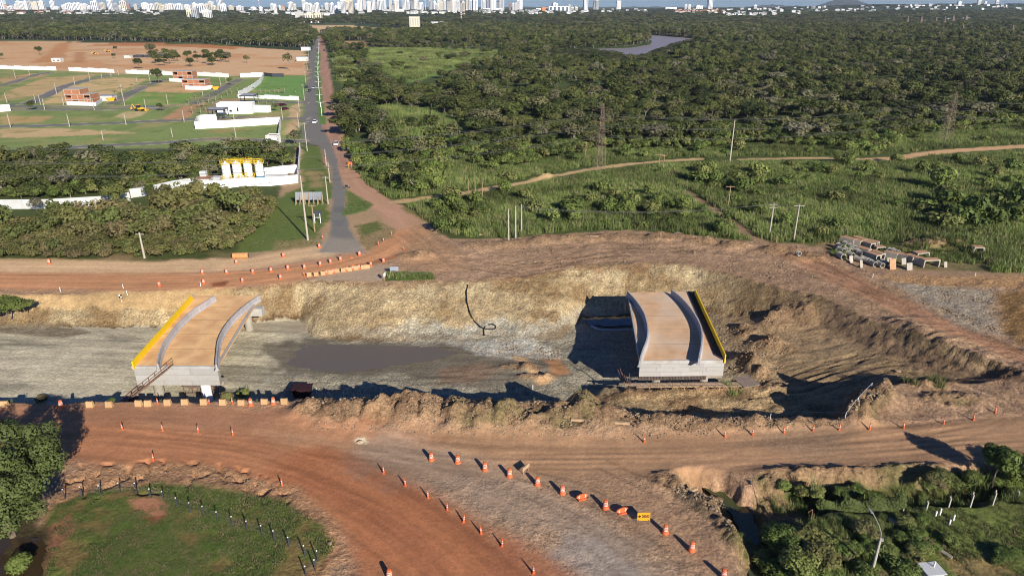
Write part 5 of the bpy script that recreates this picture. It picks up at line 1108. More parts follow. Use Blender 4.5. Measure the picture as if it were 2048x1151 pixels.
put_copy('drum', make_drum, 639, 495, 'drum at the grass corner beside the asphalt mouth', 'drums by the asphalt')
for i, (u, v, lab) in enumerate([(609, 552, 'at the left end of the block row'), (808, 500, 'beside the spoil heap at the junction'), (757, 490, 'at the lower tip of the grassy island'), (767, 483, 'on the right rim of the grassy island'), (783, 470, 'at the upper right rim of the grassy island'), (646, 478, 'on the grass verge left of the asphalt mouth')]):
    put_copy('cone', make_cone, u, v, 'small orange cone ' + lab, 'cones around the junction')
put_copy('cone', make_cone, 700, 515, 'toppled dusty cone lying on the far red road', 'cones around the junction', 1.2, 1.5)
# oval chevron panels
def chevron(u, v, label):
    p = at(u, v); t = thing('chevron_marker', label, 'road marker', p, .35)
    ell = [(math.cos(a) * .72, math.sin(a) * .30) for a in np.linspace(0, 2 * math.pi, 20, endpoint=False)]
    MB().add([(x, -.06, .46 + z) for x, z in ell] + [(x, .06, .46 + z) for x, z in ell], [tuple(range(20)), tuple(range(39, 19, -1))] + [(k + 20, (k + 1) % 20 + 20, (k + 1) % 20, k) for k in range(20)]).build('panel', M_ORANGE, t)
    MB().box((0, 0, .07), (.95, .42, .14)).build('foot', M_ORANGE, t)
    for sx in (-1, 1):
        for sz in (-1, 1): MB().add([(sx * .5, -.072, .46), (sx * .40, -.072, .46), (sx * .26, -.072, .46 + sz * .2), (sx * .36, -.072, .46 + sz * .2)], [(0, 1, 2, 3)]).build('white_chevron', M_REFL, t)
    return t
chevron(1164, 998, 'upper of the two toppled oval orange markers with white chevrons'); chevron(1244, 1026, 'lower oval orange marker with white chevrons beside detour sign')
M_SIGNY = M('sign_yellow', (.66, .27, .008), .6, .06); M_INK = M('sign_ink', (.012, .012, .012), .6, 0)
p = at(1287, 1047); sg = thing('detour_sign', 'orange-yellow DESVIO detour sign board with a left arrow', 'sign', p, .02)
bd = MB().box((0, 0, .86), (1.34, .04, .92)).build('board', M_SIGNY, sg); bd.rotation_euler = (-.18, 0, 0)
for sx in (-1, 1): MB().tube((sx * .55, .02, .5), (sx * .55, .5, 0), .025).build('leg', M_STEEL, sg); MB().tube((sx * .55, -.02, .5), (sx * .55, -.05, 0), .025).build('leg', M_STEEL, sg)
fc = bpy.data.curves.new('lettering', 'FONT'); fc.body = 'DESVIO'; fc.size = .40; fc.offset = .014; fc.align_x = 'CENTER'; fc.align_y = 'CENTER'; fc.extrude = .004; fc.materials.append(M_INK)
fo = bpy.data.objects.new('lettering', fc); lm = bpy.data.meshes.new_from_object(fo); bpy.data.objects.remove(fo)
if not lm.materials: lm.materials.append(M_INK)
fo = ob('lettering', lm, bd, (.20, -.028, .88)); fo.rotation_euler = (R(90), 0, 0); fo.scale = (.60, 1.0, 1)
MB().add([(-.63, -.030, .88), (-.44, -.030, 1.07), (-.44, -.030, .95), (-.29, -.030, .95), (-.29, -.030, .81), (-.44, -.030, .81), (-.44, -.030, .69)], [(0, 1, 6), (2, 3, 4, 5), (1, 2, 5, 6)][:2] + [(1, 2, 5), (1, 5, 6)]).build('arrow', M_INK, bd)
p = at(1052, 944); t = thing('barrier_board', 'narrow timber trestle board seen edge-on above the drums', 'board', p, .9)
MB().box((0, 0, .7), (1.3, .05, .5)).build('board', M_WOOD, t); MB().box((-.5, 0, .35), (.06, .06, .9)).build('leg', M_WOOD, t); MB().box((.5, 0, .35), (.06, .06, .9)).build('leg', M_WOOD, t)
# billboards and signs at the junction
M_ZINC = M('zinc_sheet', Ct(170, 176, 184, .6), .6, .12, .8, rnd=.1)
p = at(620, 408); t = thing('billboard', 'wide grey billboard seen from behind on the grass verge', 'billboard', p, .02); w = 7.4
for k in range(6): MB().box((-w / 2 + w / 6 * (k + .5), 0, 2.3), (w / 6 - .04, .08, 2.2)).build('panel', M_ZINC, t)
for k in range(7): MB().box((-w / 2 + .1 + k * (w - .2) / 6, -.12, 1.6), (.12, .14, 3.6)).build('post', M_WOOD, t); MB().tube((-w / 2 + .1 + k * (w - .2) / 6, -.1, 2.6), (-w / 2 + .1 + k * (w - .2) / 6, -1.4, 0), .06, .06, 5).build('brace', M_WOOD, t)
p = at(636, 446); t = thing('notice_board', 'dark roadside board on two white posts', 'sign', p, .05)
MB().box((0, 0, 2.6), (2.4, .1, 1.3)).build('board', M_DARK, t)
for sx in (-1, 1): MB().box((sx * .7, -.1, 1.2), (.14, .1, 2.6)).build('post', M_WHITE, t)
MB().box((0, -.1, 1.5), (1.5, .08, .12)).build('crossbar', M_WHITE, t)
p = at(789, 549); t = thing('roadside_sign', 'grey sign panel standing at the back of the small grass plot', 'sign', p, .1)
MB().box((0, 0, 1.3), (1.7, .06, .9)).build('panel', M_ZINC, t)
for sx in (-1, 1): MB().box((sx * .75, .05, .8), (.09, .07, 1.9)).build('post', M_WOOD, t)
p = at(770, 562); t = thing('roadside_sign', 'narrow white sign turned edge-on at the left end of the grass plot', 'sign', p, 1.3)
MB().box((0, 0, 1.4), (.9, .05, .8)).build('panel', M_REFL, t); MB().box((0, .05, .7), (.08, .07, 1.6)).build('post', M_WOOD, t)
p = at(701, 338); t = thing('roadworks_sign', 'small orange roadworks sign at the right edge of avenue', 'sign', p, .1)
MB().box((0, 0, 1.9), (1.5, .06, .8)).build('board', M_ORANGE, t)
for sx in (-1, 1): MB().box((sx * .5, 0, .7), (.1, .08, 1.7)).build('post', M_YEL, t)

# ------------------------------------------------------------------ trench furniture
M_HOSE = M('black_hose', (.012, .012, .013), .5, .05); M_BLUEPIPE = M('pale_blue_pipe', (.42, .46, .52), .5, .05)
def strand(name, label, cat, pts, r, mat, n=6, group=None):
    o = Vector(pts[0]); t = MB()
    for a, b in zip(pts[:-1], pts[1:]): t.tube(Vector(a) - o, Vector(b) - o, r, r, n, False)
    q = t.build(name, mat, None, o, smooth=True); return tag(q, label, cat, group, 'thing')
def on_bank(u, v):
    """first terrain point along the line of sight through a photo position"""
    yy = np.arange(60, 150, .2); b = (v - 575.5) / FOC; dy = CP - b * SP; dzz = -SP - b * CP; tt = yy / dy; x = (u - 1024) / FOC * tt; z = CAMH + dzz * tt; k = np.flatnonzero(z <= height(x, yy))
    if k.size: return Vector((x[k[0]], yy[k[0]], float(z[k[0]])))
    return G(u, v, -5)
hp = [on_bank(512 + a / 3.836, 560 + b / 3.836) + Vector((0, 0, .25)) for a, b in ((1625, 45), (1612, 100), (1618, 180), (1640, 260), (1670, 320), (1720, 365), (1750, 382), (1790, 385), (1835, 380), (1838, 360), (1810, 345), (1770, 352), (1745, 385), (1750, 430))]
strand('drain_hose', 'black hose hanging down the sandy far bank and coiled at its foot', 'hose', hp, .13, M_HOSE)
strand('drain_pipe', 'pale blue-white pipe lying beside the dark pool by the right overpass', 'pipe', [G(1182, 651, -5.9), G(1198, 659, -5.9), G(1235, 659.5, -5.9), G(1275, 659, -5.9)], .16, M_BLUEPIPE)
p = at(606, 790, -5.6); t = thing('skip_container', 'dark maroon skip standing in the shadow below the near bank', 'skip', p, -.05); M_MAR = M('shade_darkened_maroon', (.03, .008, .011), .8, .15)  # maroon darkened to put the near bank's shade into the skip's colour
MB().loft([[(-1.1, -.8, 0), (1.1, -.8, 0), (1.1, .8, 0), (-1.1, .8, 0)], [(-1.4, -.95, 1.5), (1.4, -.95, 1.5), (1.4, .95, 1.5), (-1.4, .95, 1.5)]]).build('body', M_MAR, t)
for k in range(5): MB().box((-1.1 + .55 * k, -.93, .8), (.1, .1, 1.3)).build('rib', M_MAR, t)
MB().box((0, 0, 1.53), (2.9, 2.0, .08)).build('lid', M_MAR, t)
M_STAKE = M('white_stake', (.72, .70, .66), .8, .1)
stk = zz([(465, 85), (947, 62), (977, 112), (1540, 45)], 0, 560) + zz([(465, 862), (673, 882), (960, 852)], 512, 560) + zz([(160, 838), (37, 865)], 1024, 560) + [(1560, 505), (1745, 555), (1950, 552)]
for i, (u, v) in enumerate(sorted(stk)): tag(MB().box((0, 0, .35), (.1, .1, 1.0)).build('survey_stake', M_STAKE, None, at(u, v), random.uniform(0, 3)), f'short white survey stake, {nth(i + 1)} from the left of all stakes', 'stake', 'survey stakes', 'thing')
p = on_bank(244, 605); t = thing('survey_target', 'tilted black and white survey target on the sandy bank', 'survey target', p); MB().box((0, 0, .6), (.05, .05, 1.4)).build('post', M_STAKE, t)
for k in range(4): MB().box((-.15 + .3 * (k % 2), -.05, 1.2 + .3 * (k // 2)), (.3, .03, .3)).build('square', M_INK if k in (0, 3) else M_REFL, t)
# low cord railing around the pit on the right
t = thing('pit_rail', 'low white cord railing along the edge of the dark pit on the right', 'railing', at(1604, 833)); p0 = at(1604, 833)
ps = [at(1540, 838), at(1604, 833), at(1690, 836), at(1715, 805), at(1742, 776)]
for q in ps: MB().box((*(q - p0)[:2], (q - p0).z + .4), (.07, .07, 1.0)).build('post', M_GREYWALL, t)
for a, b in zip(ps[1:-1], ps[2:]): MB().tube(a - p0 + Vector((0, 0, .85)), b - p0 + Vector((0, 0, .85)), .022, .022, 5).build('cord', M_GREYWALL, t)
# loose timber and rubble
for u, v, L, a, lab in ((1200, 846, 7.5, -.12, 'long timber beam lying on the spoil between trench and road'), (960, 466, 2.4, .1, 'pale concrete post, upper of two lying by the grass'), (968, 471, 2.4, .1, 'pale concrete post, lower of two lying by the grass'), (1185, 475, 3.2, .05, 'thin pale plank lying on the far dirt ridge'), (1385, 983, 1.2, .5, 'short pale timber near the creek bank')):
    tag(MB().box((0, 0, .3), (L, .35, .3), a).build('timber_beam', M_WOOD, None, at(u, v)), lab, 'timber', None, 'thing')
p = at(482, 516); t = thing('earth_pipe', 'dusty orange pipe section lying at the far road edge', 'pipe', p, .1); MB().tube((-1.6, 0, .6), (1.6, 0, .6), .62, .62, 14).build('shell', M('orange_dust', Ct(206, 150, 96, .8), .95, .2), t); MB().tube((1.58, 0, .6), (1.63, 0, .6), .5, .5, 14).build('mouth', M_DARKW, t)
M_ROCK = M('broken_rock', Ct(162, 140, 112, .8), .95, .25, 2, .3, rnd=.3)
def rock_mesh(seed):
    bm = bmesh.new(); bmesh.ops.create_icosphere(bm, subdivisions=1, radius=1); rg = random.Random(seed)
    for v in bm.verts: v.co *= rg.uniform(.65, 1.2); v.co.z *= .7
    me = bpy.data.meshes.new('boulder'); bm.to_mesh(me); bm.free(); me.materials.append(M_ROCK); return me
RK = []
for i, (u, v, s, lab) in enumerate(((1354, 468, 1.1, 'pale boulder on the far dirt ridge below the tall grass'), (1332, 472, .9, 'grey rubble block left of the pale boulder on the ridge'), (1795, 742, .5, 'pale stone by the puddle on the right'), (720, 883, .45, 'flat pale stone on the near brown road'))):
    o = ob('boulder', rock_mesh(i), None, at(u, v)); o.scale = (s, s, s * .8); tag(o, lab, 'boulder', None, 'thing'); RK.append((o,))
rp = []; rng = np.random.default_rng(77)
def rubble(px, n, s0, s1, z=0.0):
    P = np.asarray(W(px, z)); x0, y0 = P.min(0); x1, y1 = P.max(0); x = rng.uniform(x0, x1, n * 2); y = rng.uniform(y0, y1, n * 2); k = poly_sdf(P, x, y) < 0; x, y = x[k], y[k]
    s = s0 + (s1 - s0) * rng.power(.35, x.size); rp.append(np.stack([x, y, height(x, y) + .02, s, s, s * .8, rng.uniform(0, 6, x.size), rng.integers(0, 4, x.size)], 1))
rubble([(620, 860), (900, 872), (1260, 880), (1560, 862), (1690, 850), (1680, 836), (1300, 830), (900, 800), (620, 805)], 2600, .05, .2)
rubble([(1690, 845), (1790, 800), (1780, 770), (1740, 770), (1690, 830)], 700, .08, .25); rubble([(1790, 568), (1990, 580), (2000, 668), (1860, 615)], 1500, .06, .22)
rubble([(900, 683), (1040, 676), (1110, 690), (1130, 720), (1000, 715)], 700, .06, .2, -6.2); rubble([(1380, 950), (1440, 965), (1500, 1060), (1530, 1160), (1440, 1060), (1340, 975)], 900, .05, .22)
rubble([(1440, 640), (1600, 640), (1560, 760), (1280, 800), (1450, 780)], 1500, .06, .28, -4.5); rubble([(900, 480), (1480, 470), (1640, 500), (1700, 560), (1000, 545)], 1800, .06, .25); rubble([(135, 940), (460, 942), (600, 985), (400, 975), (180, 985)], 500, .03, .1)
rubble([(620, 565), (1150, 560), (1120, 600), (640, 600)], 500, .05, .14)
scatter('rubble', 'loose stones and clods scattered over the dug earth', np.concatenate(rp), RK)

# ------------------------------------------------------------------ pipe and culvert yard
M_CAST = M('cast_concrete', Ct(196, 186, 168, .66), .9, .14, 1.2, .1, rnd=.12); M_RUSTTOP = M('earth_dusted_top', Ct(178, 138, 104, .9), .95, .2, 1.5)
def culvert(u, v, w, l, h, rz, label, z=0.0):
    p = at(u, v); t = thing('box_culvert', label, 'culvert', (p.x, p.y, p.z + z), rz, 'box culverts in the yard'); th = .22
    MB().loft([[(-w / 2, y, 0), (-w / 2, y, h), (w / 2, y, h), (w / 2, y, 0), (w / 2 - th, y, 0), (w / 2 - th, y, h - th - .18), (w / 2 - th - .2, y, h - th), (-w / 2 + th + .2, y, h - th), (-w / 2 + th, y, h - th - .18), (-w / 2 + th, y, 0)] for y in (-l / 2, l / 2)]).build('frame', M_CAST, t)
    MB().box((0, 0, h + .02), (w - .06, l - .06, .04)).build('earth_layer', M_RUSTTOP, t); return t
Y = lambda a, b: (1640 + a / 7.314, 460 + b / 7.314)
for i, (a, b, w, l, h, rz) in enumerate(((400, 200, 1.7, 3.2, 1.5, .55), (490, 225, 1.7, 3.2, 1.5, .55), (570, 195, 1.6, 3.0, 1.4, .55), (690, 255, 1.6, 2.6, 1.4, .5), (765, 240, 1.3, 2.4, 1.4, .5), (640, 315, 1.5, 2.6, .9, .55), (760, 432, 1.5, 2.8, 1.5, .6), (830, 412, 1.3, 2.8, 1.5, .6), (860, 290, 2.2, 1.3, .9, .3),
                                        (1030, 408, 1.2, 2.6, 1.4, .6), (1200, 430, 1.5, 2.4, 1.3, .5), (1320, 458, 1.7, 2.4, 1.4, .45), (1412, 490, 1.4, 2.4, 1.5, .45), (1460, 400, 3.2, 1.6, 1.3, .05), (1590, 525, 3.6, 1.5, 1.6, .05))):
    culvert(*Y(a, b), w, l, h, rz + random.uniform(-.22, .22), f'dust-topped concrete box culvert in the yard, {nth(i + 1)} counted from the left')
culvert(1952, 507, 2.2, 1.6, 1.7, -.05, 'lone box culvert standing in weeds right of the yard')
for i, (a, b, w, h, rz) in enumerate(((455, 478, .9, 1.5, .3), (605, 550, .7, 1.6, .4), (1012, 500, 1.0, 1.4, .2), (1065, 575, 1.5, 2.2, .25), (1225, 505, 1.2, 1.4, .3), (1308, 585, 1.3, 1.5, .2), (1580, 405, .7, .9, .1), (1835, 545, .7, 1.2, .2))):
    p = at(*Y(a, b)); t = thing('concrete_slab', f'pale concrete slab propped upright in the yard, {nth(i + 1)} from the left', 'slab', p, rz, 'slabs in the yard')
    q = MB().box((0, 0, h / 2), (w, .16, h)).build('plate', M_CAST if i != 3 else M_RUSTTOP, t); q.rotation_euler = (-.3, 0, 0)
    for sx in (-1, 1): MB().box((sx * w * .3, .35, .25), (.1, .7, .1)).build('prop', M_WOOD, t)
def ring_pipe(u, v, r, l, rz, label):
    p = at(u, v); t = thing('concrete_pipe', label, 'pipe', p, rz, 'concrete pipes in the yard'); n = 18; ri = r * .8; V = []; F = []
    for rr, y in ((r, -l / 2), (r, l / 2), (ri, l / 2), (ri, -l / 2)): V += [(math.cos(2 * math.pi * k / n) * rr, y, r + math.sin(2 * math.pi * k / n) * rr) for k in range(n)]
    for j in range(4): F += [(j * n + k, j * n + (k + 1) % n, ((j + 1) % 4) * n + (k + 1) % n, ((j + 1) % 4) * n + k) for k in range(n)]
    MB().add(V, F).build('ring', M_CAST, t); MB().lathe([(r * 1.1, 0), (r * 1.1, .01)], 4)
    V = []; F = []
    for rr, y in ((r * 1.12, l / 2 - .3), (r * 1.12, l / 2 + .04), (r * .86, l / 2 + .04), (r * .86, l / 2 - .3)): V += [(math.cos(2 * math.pi * k / n) * rr, y, r + math.sin(2 * math.pi * k / n) * rr) for k in range(n)]
    for j in range(4): F += [(j * n + k, j * n + (k + 1) % n, ((j + 1) % 4) * n + (k + 1) % n, ((j + 1) % 4) * n + k) for k in range(n)]
    MB().add(V, F).build('collar', M_CAST, t); return t
for i, (a, b, r) in enumerate(((282, 275, .62), (300, 330, .62), (305, 415, .64), (370, 250, .62), (398, 330, .62), (430, 395, .62), (455, 280, .6), (490, 325, .6), (590, 380, .6), (555, 460, .6), (650, 470, .62), (765, 518, .56), (870, 535, .56), (935, 515, .56), (1035, 340, .55), (1100, 345, .55))):
    ring_pipe(*Y(a, b), r, 1.7, .3 + random.uniform(-.25, .3), f'concrete drain pipe lying in the yard, {nth(i + 1)} counted from the left')
ring_pipe(1596, 511, .5, .8, .3, 'single small drain pipe on the dirt left of the yard')

# ------------------------------------------------------------------ poles, pylons, lines
M_POLE = M('pole_concrete', Ct(206, 196, 176, .62), .9, .1, .8); M_WPOLE = M('timber_pole', Ct(176, 148, 112, .7), .9, .15, .8); M_INS = M('insulator', (.10, .07, .06), .4, .1); M_GALV = M('galvanised_steel', Ct(176, 172, 168, .6), .5, .1)
TIPS = {}
def pole(u, v, vtop, label, arms=1, mat=None, group='utility poles', r=.16, lamp=False, key=None, arm=1.8, wide=0.0, rz=0.0):
    p = at(u, v); h = height_to(p, vtop); t = thing('utility_pole', label, 'pole', p, rz, group)
    MB().tube((0, 0, -.6), (0, 0, h), r * 1.25, r * .75, 8).build('shaft', mat or M_POLE, t)
    for k in range(arms):
        a = MB().box((0, 0, h - .35 - .7 * k), (arm, .12, .14)).build('crossarm', M_WPOLE if mat is M_WPOLE else M_POLE, t)
        for sx in (-.45, 0, .45): MB().lathe([(.05, 0), (.07, .1), (.04, .22)], 6, (sx * arm, 0, h - .28 - .7 * k)).build('insulator', M_INS, a)
    if lamp:
        MB().tube((0, 0, h - .3), (1.2, 0, h + .3), .05, .04, 5).build('lamp_arm', M_GALV, t); MB().box((1.45, 0, h + .32), (.6, .22, .12)).build('lamp_head', M_GALV, t)
    if key: TIPS[key] = p + Vector((0, 0, h - .2))
    return t
pole(615.8, 480, 351, 'tall leaning-looking concrete pole beside the wide billboard', 0, key='j1', r=.2); pole(629.6, 463.5, 409, 'short timber pole between the billboard and dark notice board', 1, M_WPOLE); pole(656.3, 408, 352, 'concrete pole at the road edge right of the billboard', 1, key='j2'); pole(652.7, 331, 299, 'upper pole on the verge above the bare ground', 0); pole(659.8, 364, 325, 'pole on the verge midway along the bare ground', 0); pole(614.5, 302, 245, 'concrete pole on the grass beside the avenue widening', 1, lamp=True)
pole(289.4, 516, 465, 'lone leaning pole with crossarm in scrub above the red road', 1, key='l1', r=.2)
pole(1017, 482, 417, 'bare grey pole, leftmost of three at the tall grass edge', 0, r=.18); pole(1031, 476, 412, 'bare grey pole, middle of three at the tall grass edge', 0, r=.18, key='m1'); pole(1042.8, 466, 408, 'bare grey pole, rightmost of three at the tall grass edge', 0, r=.18)
pole(938, 399, 358, 'slim timber pole, leftmost of three beside the dirt track', 0, M_WPOLE, r=.12); pole(950.7, 400, 356, 'slim timber pole, middle of three beside the dirt track', 0, M_WPOLE, r=.12); pole(964.8, 401, 354, 'slim timber pole, rightmost of three beside the dirt track', 0, M_WPOLE, r=.12)
pole(1171, 314, 283, 'short T-topped pole left of the lattice pylon', 1, M_WPOLE, arm=1.5); pole(1318, 334, 307, 'left leg pole of the pair beside the track', 1, M_WPOLE, arm=2.6); pole(1326, 342, 309, 'right pole of the pair beside the track', 1, M_WPOLE, arm=1.6)
pole(1459, 327, 240, 'very tall bare pole rising above the forest edge', 0, r=.24, key='r1'); pole(1456, 414, 371, 'T-topped timber pole right of the footpath', 1, M_WPOLE, arm=2.4); pole(1538.6, 470, 406, 'white pole with double crossarm by the footpath end', 2, M_POLE, r=.18, arm=2.0, key='r2'); pole(1587, 482, 408, 'white T-topped pole left of the pipe yard', 1, M_POLE, r=.18, arm=2.4, key='r3')
est = [((120, 600), 530), ((228, 577), 535), ((435, 720), 635), ((577, 660), 590), ((692, 620), 550), ((783, 600), 552), ((853, 588), 545), ((910, 578), 535), ((957, 810), 645), ((1053, 640), 592), ((1153, 638), 567), ((1288, 800), 715), ((1120, 838), 755), ((725, 845), 755), ((680, 810), 745), ((490, 808), 740), ((345, 845), 755), ((312, 803), 730), ((275, 792), 725), ((55, 792), 712), ((82, 978), 870), ((535, 972), 875), ((968, 958), 870), ((1413, 935), 845), ((1797, 922), 840), ((792, 1073), 1000), ((1323, 1050), 980), ((1810, 1055), 960), ((1693, 655), 585), ((1735, 635), 585), ((1555, 730), 640)]
est = sorted([(b[0] / 3.836, b[1] / 3.836, t_ / 3.836) for b, t_ in est])
for i, (u, v, vt) in enumerate(est): pole(u, v, vt, f'concrete street pole in the housing estate, {nth(i + 1)} counted from the left', 0, None, 'estate street poles', .17, i % 5 == 0)
for i, (u, v, vt) in enumerate(((598.6, 222, 198), (598, 256, 225), (565.4, 239, 214), (609, 201, 169), (612, 168, 142), (615, 140, 118), (618, 120, 102))): pole(u, v, vt, f'pole along the left side of the avenue, {nth(i + 1)} in the list from the gatehouse upward', 1 if i != 2 else 0, None, 'poles left of the avenue', .15)
for i, (u, v, vt) in enumerate(((644, 232, 205), (641, 214, 190), (640, 198, 176), (638.5, 184, 164), (637.5, 172, 153), (637, 161, 144), (636.5, 150, 134), (636.5, 139, 124), (637, 128, 114), (637, 118, 105), (637.5, 108, 96), (638, 98, 87), (638.5, 90, 80))):
    p = at(u, v); h = height_to(p, vt); t = thing('street_light', f'white double-arm street light in the avenue median, {nth(i + 1)} from the near end', 'street light', p, .1, 'median street lights')
    MB().tube((0, 0, -.3), (0, 0, h), .14, .09, 8).build('shaft', M_WHITE, t)
    for sx in (-1, 1): a = MB().tube((0, 0, h - .2), (sx * 1.8, 0, h + .35), .06, .05, 5).build('arm', M_WHITE, t); MB().box((sx * 2.1, 0, h + .36), (.7, .25, .12)).build('lamp_head', M_GALV, a)
M_LATT = M('lattice_steel', Ct(150, 128, 112, .8), .7, .15, 1)
def pylon(u, v, vtop, label, w=6.0, r=.11, arms=True):
    p = at(u, v); h = height_to(p, vtop); t = thing('lattice_pylon', label, 'pylon', p, .25)
    def corner(k, z): q = max(w / 2 * (1 - z / h * .92), .35); return Vector((q if k in (0, 3) else -q, q if k < 2 else -q, z))
    for k in range(4): MB().tube(corner(k, -.5), corner(k, h), r, r * .7, 4).build('leg', M_LATT, t)
    lv = [h * (1 - (1 - i / 12) ** 1.15) for i in range(13)]
    for k in range(4):
        mb = MB()
        for i in range(12):
            a, b = k, (k + 1) % 4; mb.tube(corner(a, lv[i]), corner(b, lv[i + 1]), r * .55, r * .55, 4, False); mb.tube(corner(b, lv[i]), corner(a, lv[i + 1]), r * .55, r * .55, 4, False); mb.tube(corner(a, lv[i + 1]), corner(b, lv[i + 1]), r * .5, r * .5, 4, False)
        mb.build('bracing', M_LATT, t)
    if arms:
        for z in (h * .90, h * .74, h * .58):
            for sx in (-1, 1):
                a = MB(); a.tube((sx * .3, 0, z), (sx * 3.6, 0, z + .2), r * .6, r * .5, 4); a.tube((sx * .3, 0, z + 1.0), (sx * 3.6, 0, z + .2), r * .6, r * .5, 4); q = a.build('arm', M_LATT, t)
                MB().lathe([(.09, -1.3), (.09, 0)], 6, (sx * 3.5, 0, z + .1)).build('insulator', M_INS, q)
    return p, h
P1, H1 = pylon(1199, 341, 207, 'rusty lattice pylon standing in tall grass before the forest', 3.2, .05)
P2, H2 = pylon(1889, 284, 184, 'lattice pylon in the grass at the forest edge on the right', 3.8, .06)
for i, (u, v, vt) in enumerate(((1813, 50, 33), (1841, 46, 32), (1870, 50, 34), (1886, 56, 32), (1923, 68, 50), (1967, 72, 57), (2022, 70, 50), (1905, 42, 30), (1931, 40, 29))): pylon(u, v, vt, f'distant slim lattice pylon above the right-hand forest, {nth(i + 1)} in the far line', 8, .35, False)
M_WIRE = M('wire', (.10, .095, .09), .6, .05)
def wire(a, b, sag, r, label, group):
    pts = []
    for k in range(15):
        s = k / 14; q = Vector(a).lerp(Vector(b), s); q.z -= sag * 4 * s * (1 - s); pts.append(q)
    strand('power_line', label, 'wire', pts, r, M_WIRE, 4, group)
dirn = (P2 - P1); LEFT = P1 - dirn * 1.1; RIGHT = P2 + dirn * .6; az = Vector((math.cos(.25), math.sin(.25), 0))
for sx in (-1, 1):
    for f in (.90, .74, .58):
        o1 = az * sx * 3.5 + Vector((0, 0, H1 * f - 1.2)); o2 = az * sx * 3.5 + Vector((0, 0, H2 * f - 1.2))
        wire(P1 + o1, P2 + o2, 4, .034, 'thin power line strung between the two lattice pylons', 'lines between the pylons'); wire(LEFT + o1, P1 + o1, 4, .034, 'thin power line running left from the rusty pylon', 'lines left of the pylon'); wire(P2 + o2, RIGHT + o2, 3, .034, 'thin power line running off to the right of the second pylon', 'lines right of the pylon')
for dx in (-.8, 0, .8): wire(TIPS['m1'] + Vector((0, dx, 0)), TIPS['r2'] + Vector((dx, 0, 0)), 1.6, .025, 'thin wire crossing the tall grass to the white pole', 'wires over the tall grass'); wire(TIPS['r2'] + Vector((dx, 0, 0)), TIPS['r3'] + Vector((dx, 0, 0)), .3, .025, 'short wire between the two white poles', 'wires between the white poles')

# ------------------------------------------------------------------ vehicles
M_CARW = M('white_car_paint', (.75, .75, .74), .3, .02, spec=.5); M_TYRE = M('tyre_rubber', (.02, .02, .02), .85, .1); M_CARS = M('silver_car_paint', (.42, .43, .45), .3, .02, spec=.5); M_CARD = M('dark_car_paint', (.03, .035, .045), .3, .02, spec=.5); M_LAMP = M('lamp_glass', (.6, .55, .5), .2, .0); M_MACH = M('machine_yellow', (.72, .36, .02), .5, .08)
def car(u, v, rz, paint, label):
    p = at(u, v); t = thing('car', label, 'car', p, rz, 'cars on the avenue')
    sec = lambda y, w, z0, z1: [(-w, y, z0), (w, y, z0), (w, y, z1 - .12), (w * .9, y, z1), (-w * .9, y, z1), (-w, y, z1 - .12)]
    MB().loft([sec(-2.1, .72, .35, .72), sec(-1.9, .84, .28, .82), sec(-.8, .87, .25, .95), sec(1.2, .87, .25, .98), sec(1.95, .84, .28, .95), sec(2.1, .74, .35, .85)]).build('body', paint, t)
    MB().loft([[(-.72, -.95, .94), (.72, -.95, .94), (.7, -.95, .97), (-.7, -.95, .97)], [(-.78, -.25, .95), (.78, -.25, .95), (.6, -.25, 1.43), (-.6, -.25, 1.43)], [(-.78, .9, .95), (.78, .9, .95), (.6, .9, 1.42), (-.6, .9, 1.42)], [(-.74, 1.7, .95), (.74, 1.7, .95), (.66, 1.7, 1.0), (-.66, 1.7, 1.0)]]).build('cabin_glass', M_DGLASS, t)
    MB().box((0, .35, 1.44), (1.2, 1.35, .05)).build('roof', paint, t)
    for sx in (-1, 1):
        for sy in (-1.3, 1.3):
            w_ = MB().tube((sx * .66, sy, .31), (sx * .88, sy, .31), .31, .31, 14).build('wheel', M_TYRE, t); MB().tube((sx * .87, sy, .31), (sx * .9, sy, .31), .18, .18, 10).build('rim', M_GALV, w_)
        MB().box((sx * .6, -2.08, .68), (.3, .08, .14)).build('headlight', M_LAMP, t); MB().box((sx * .62, 2.08, .75), (.26, .06, .16)).build('tail_light', M_MAR, t)
    return t
car(672.5, 290, .12, M_CARW, 'white car on the red lane beside the forest'); car(630, 246, .03, M_CARW, 'white car on the asphalt at the avenue widening'); car(627.5, 177, 0, M_CARS, 'silver car on the avenue level with the green lawn'); car(619, 183, 0, M_CARD, 'dark car on the left edge of the avenue'); car(648, 102, 0, M_CARD, 'dark car far up the red lane')
car(613.5, 176, .1, M_CARD, 'dark car parked on the verge left of the avenue'); 
p = at(694, 376); t = thing('motorcycle', 'dark motorcycle parked at the tip of the grass triangle', 'motorcycle', p, 1.2)
for sy in (-.65, .65): w_ = MB().tube((-.06, sy, .32), (.06, sy, .32), .32, .32, 14).build('wheel', M_TYRE, t); MB().tube((-.07, sy, .32), (.07, sy, .32), .18, .18, 10).build('rim', M_GALV, w_)
MB().loft([[(-.12, -.35, .5), (.12, -.35, .5), (.12, -.35, .8), (-.12, -.35, .8)], [(-.16, 0, .45), (.16, 0, .45), (.14, 0, .95), (-.14, 0, .95)], [(-.1, .6, .6), (.1, .6, .6), (.1, .6, .82), (-.1, .6, .82)]]).build('body', M_CARD, t); MB().box((0, .35, .86), (.24, .6, .1)).build('seat', M_BLACK, t); MB().tube((-.35, -.5, 1.05), (.35, -.5, 1.05), .03).build('handlebar', M_GALV, t); MB().tube((0, -.62, .35), (0, -.48, 1.05), .04).build('fork', M_GALV, t)
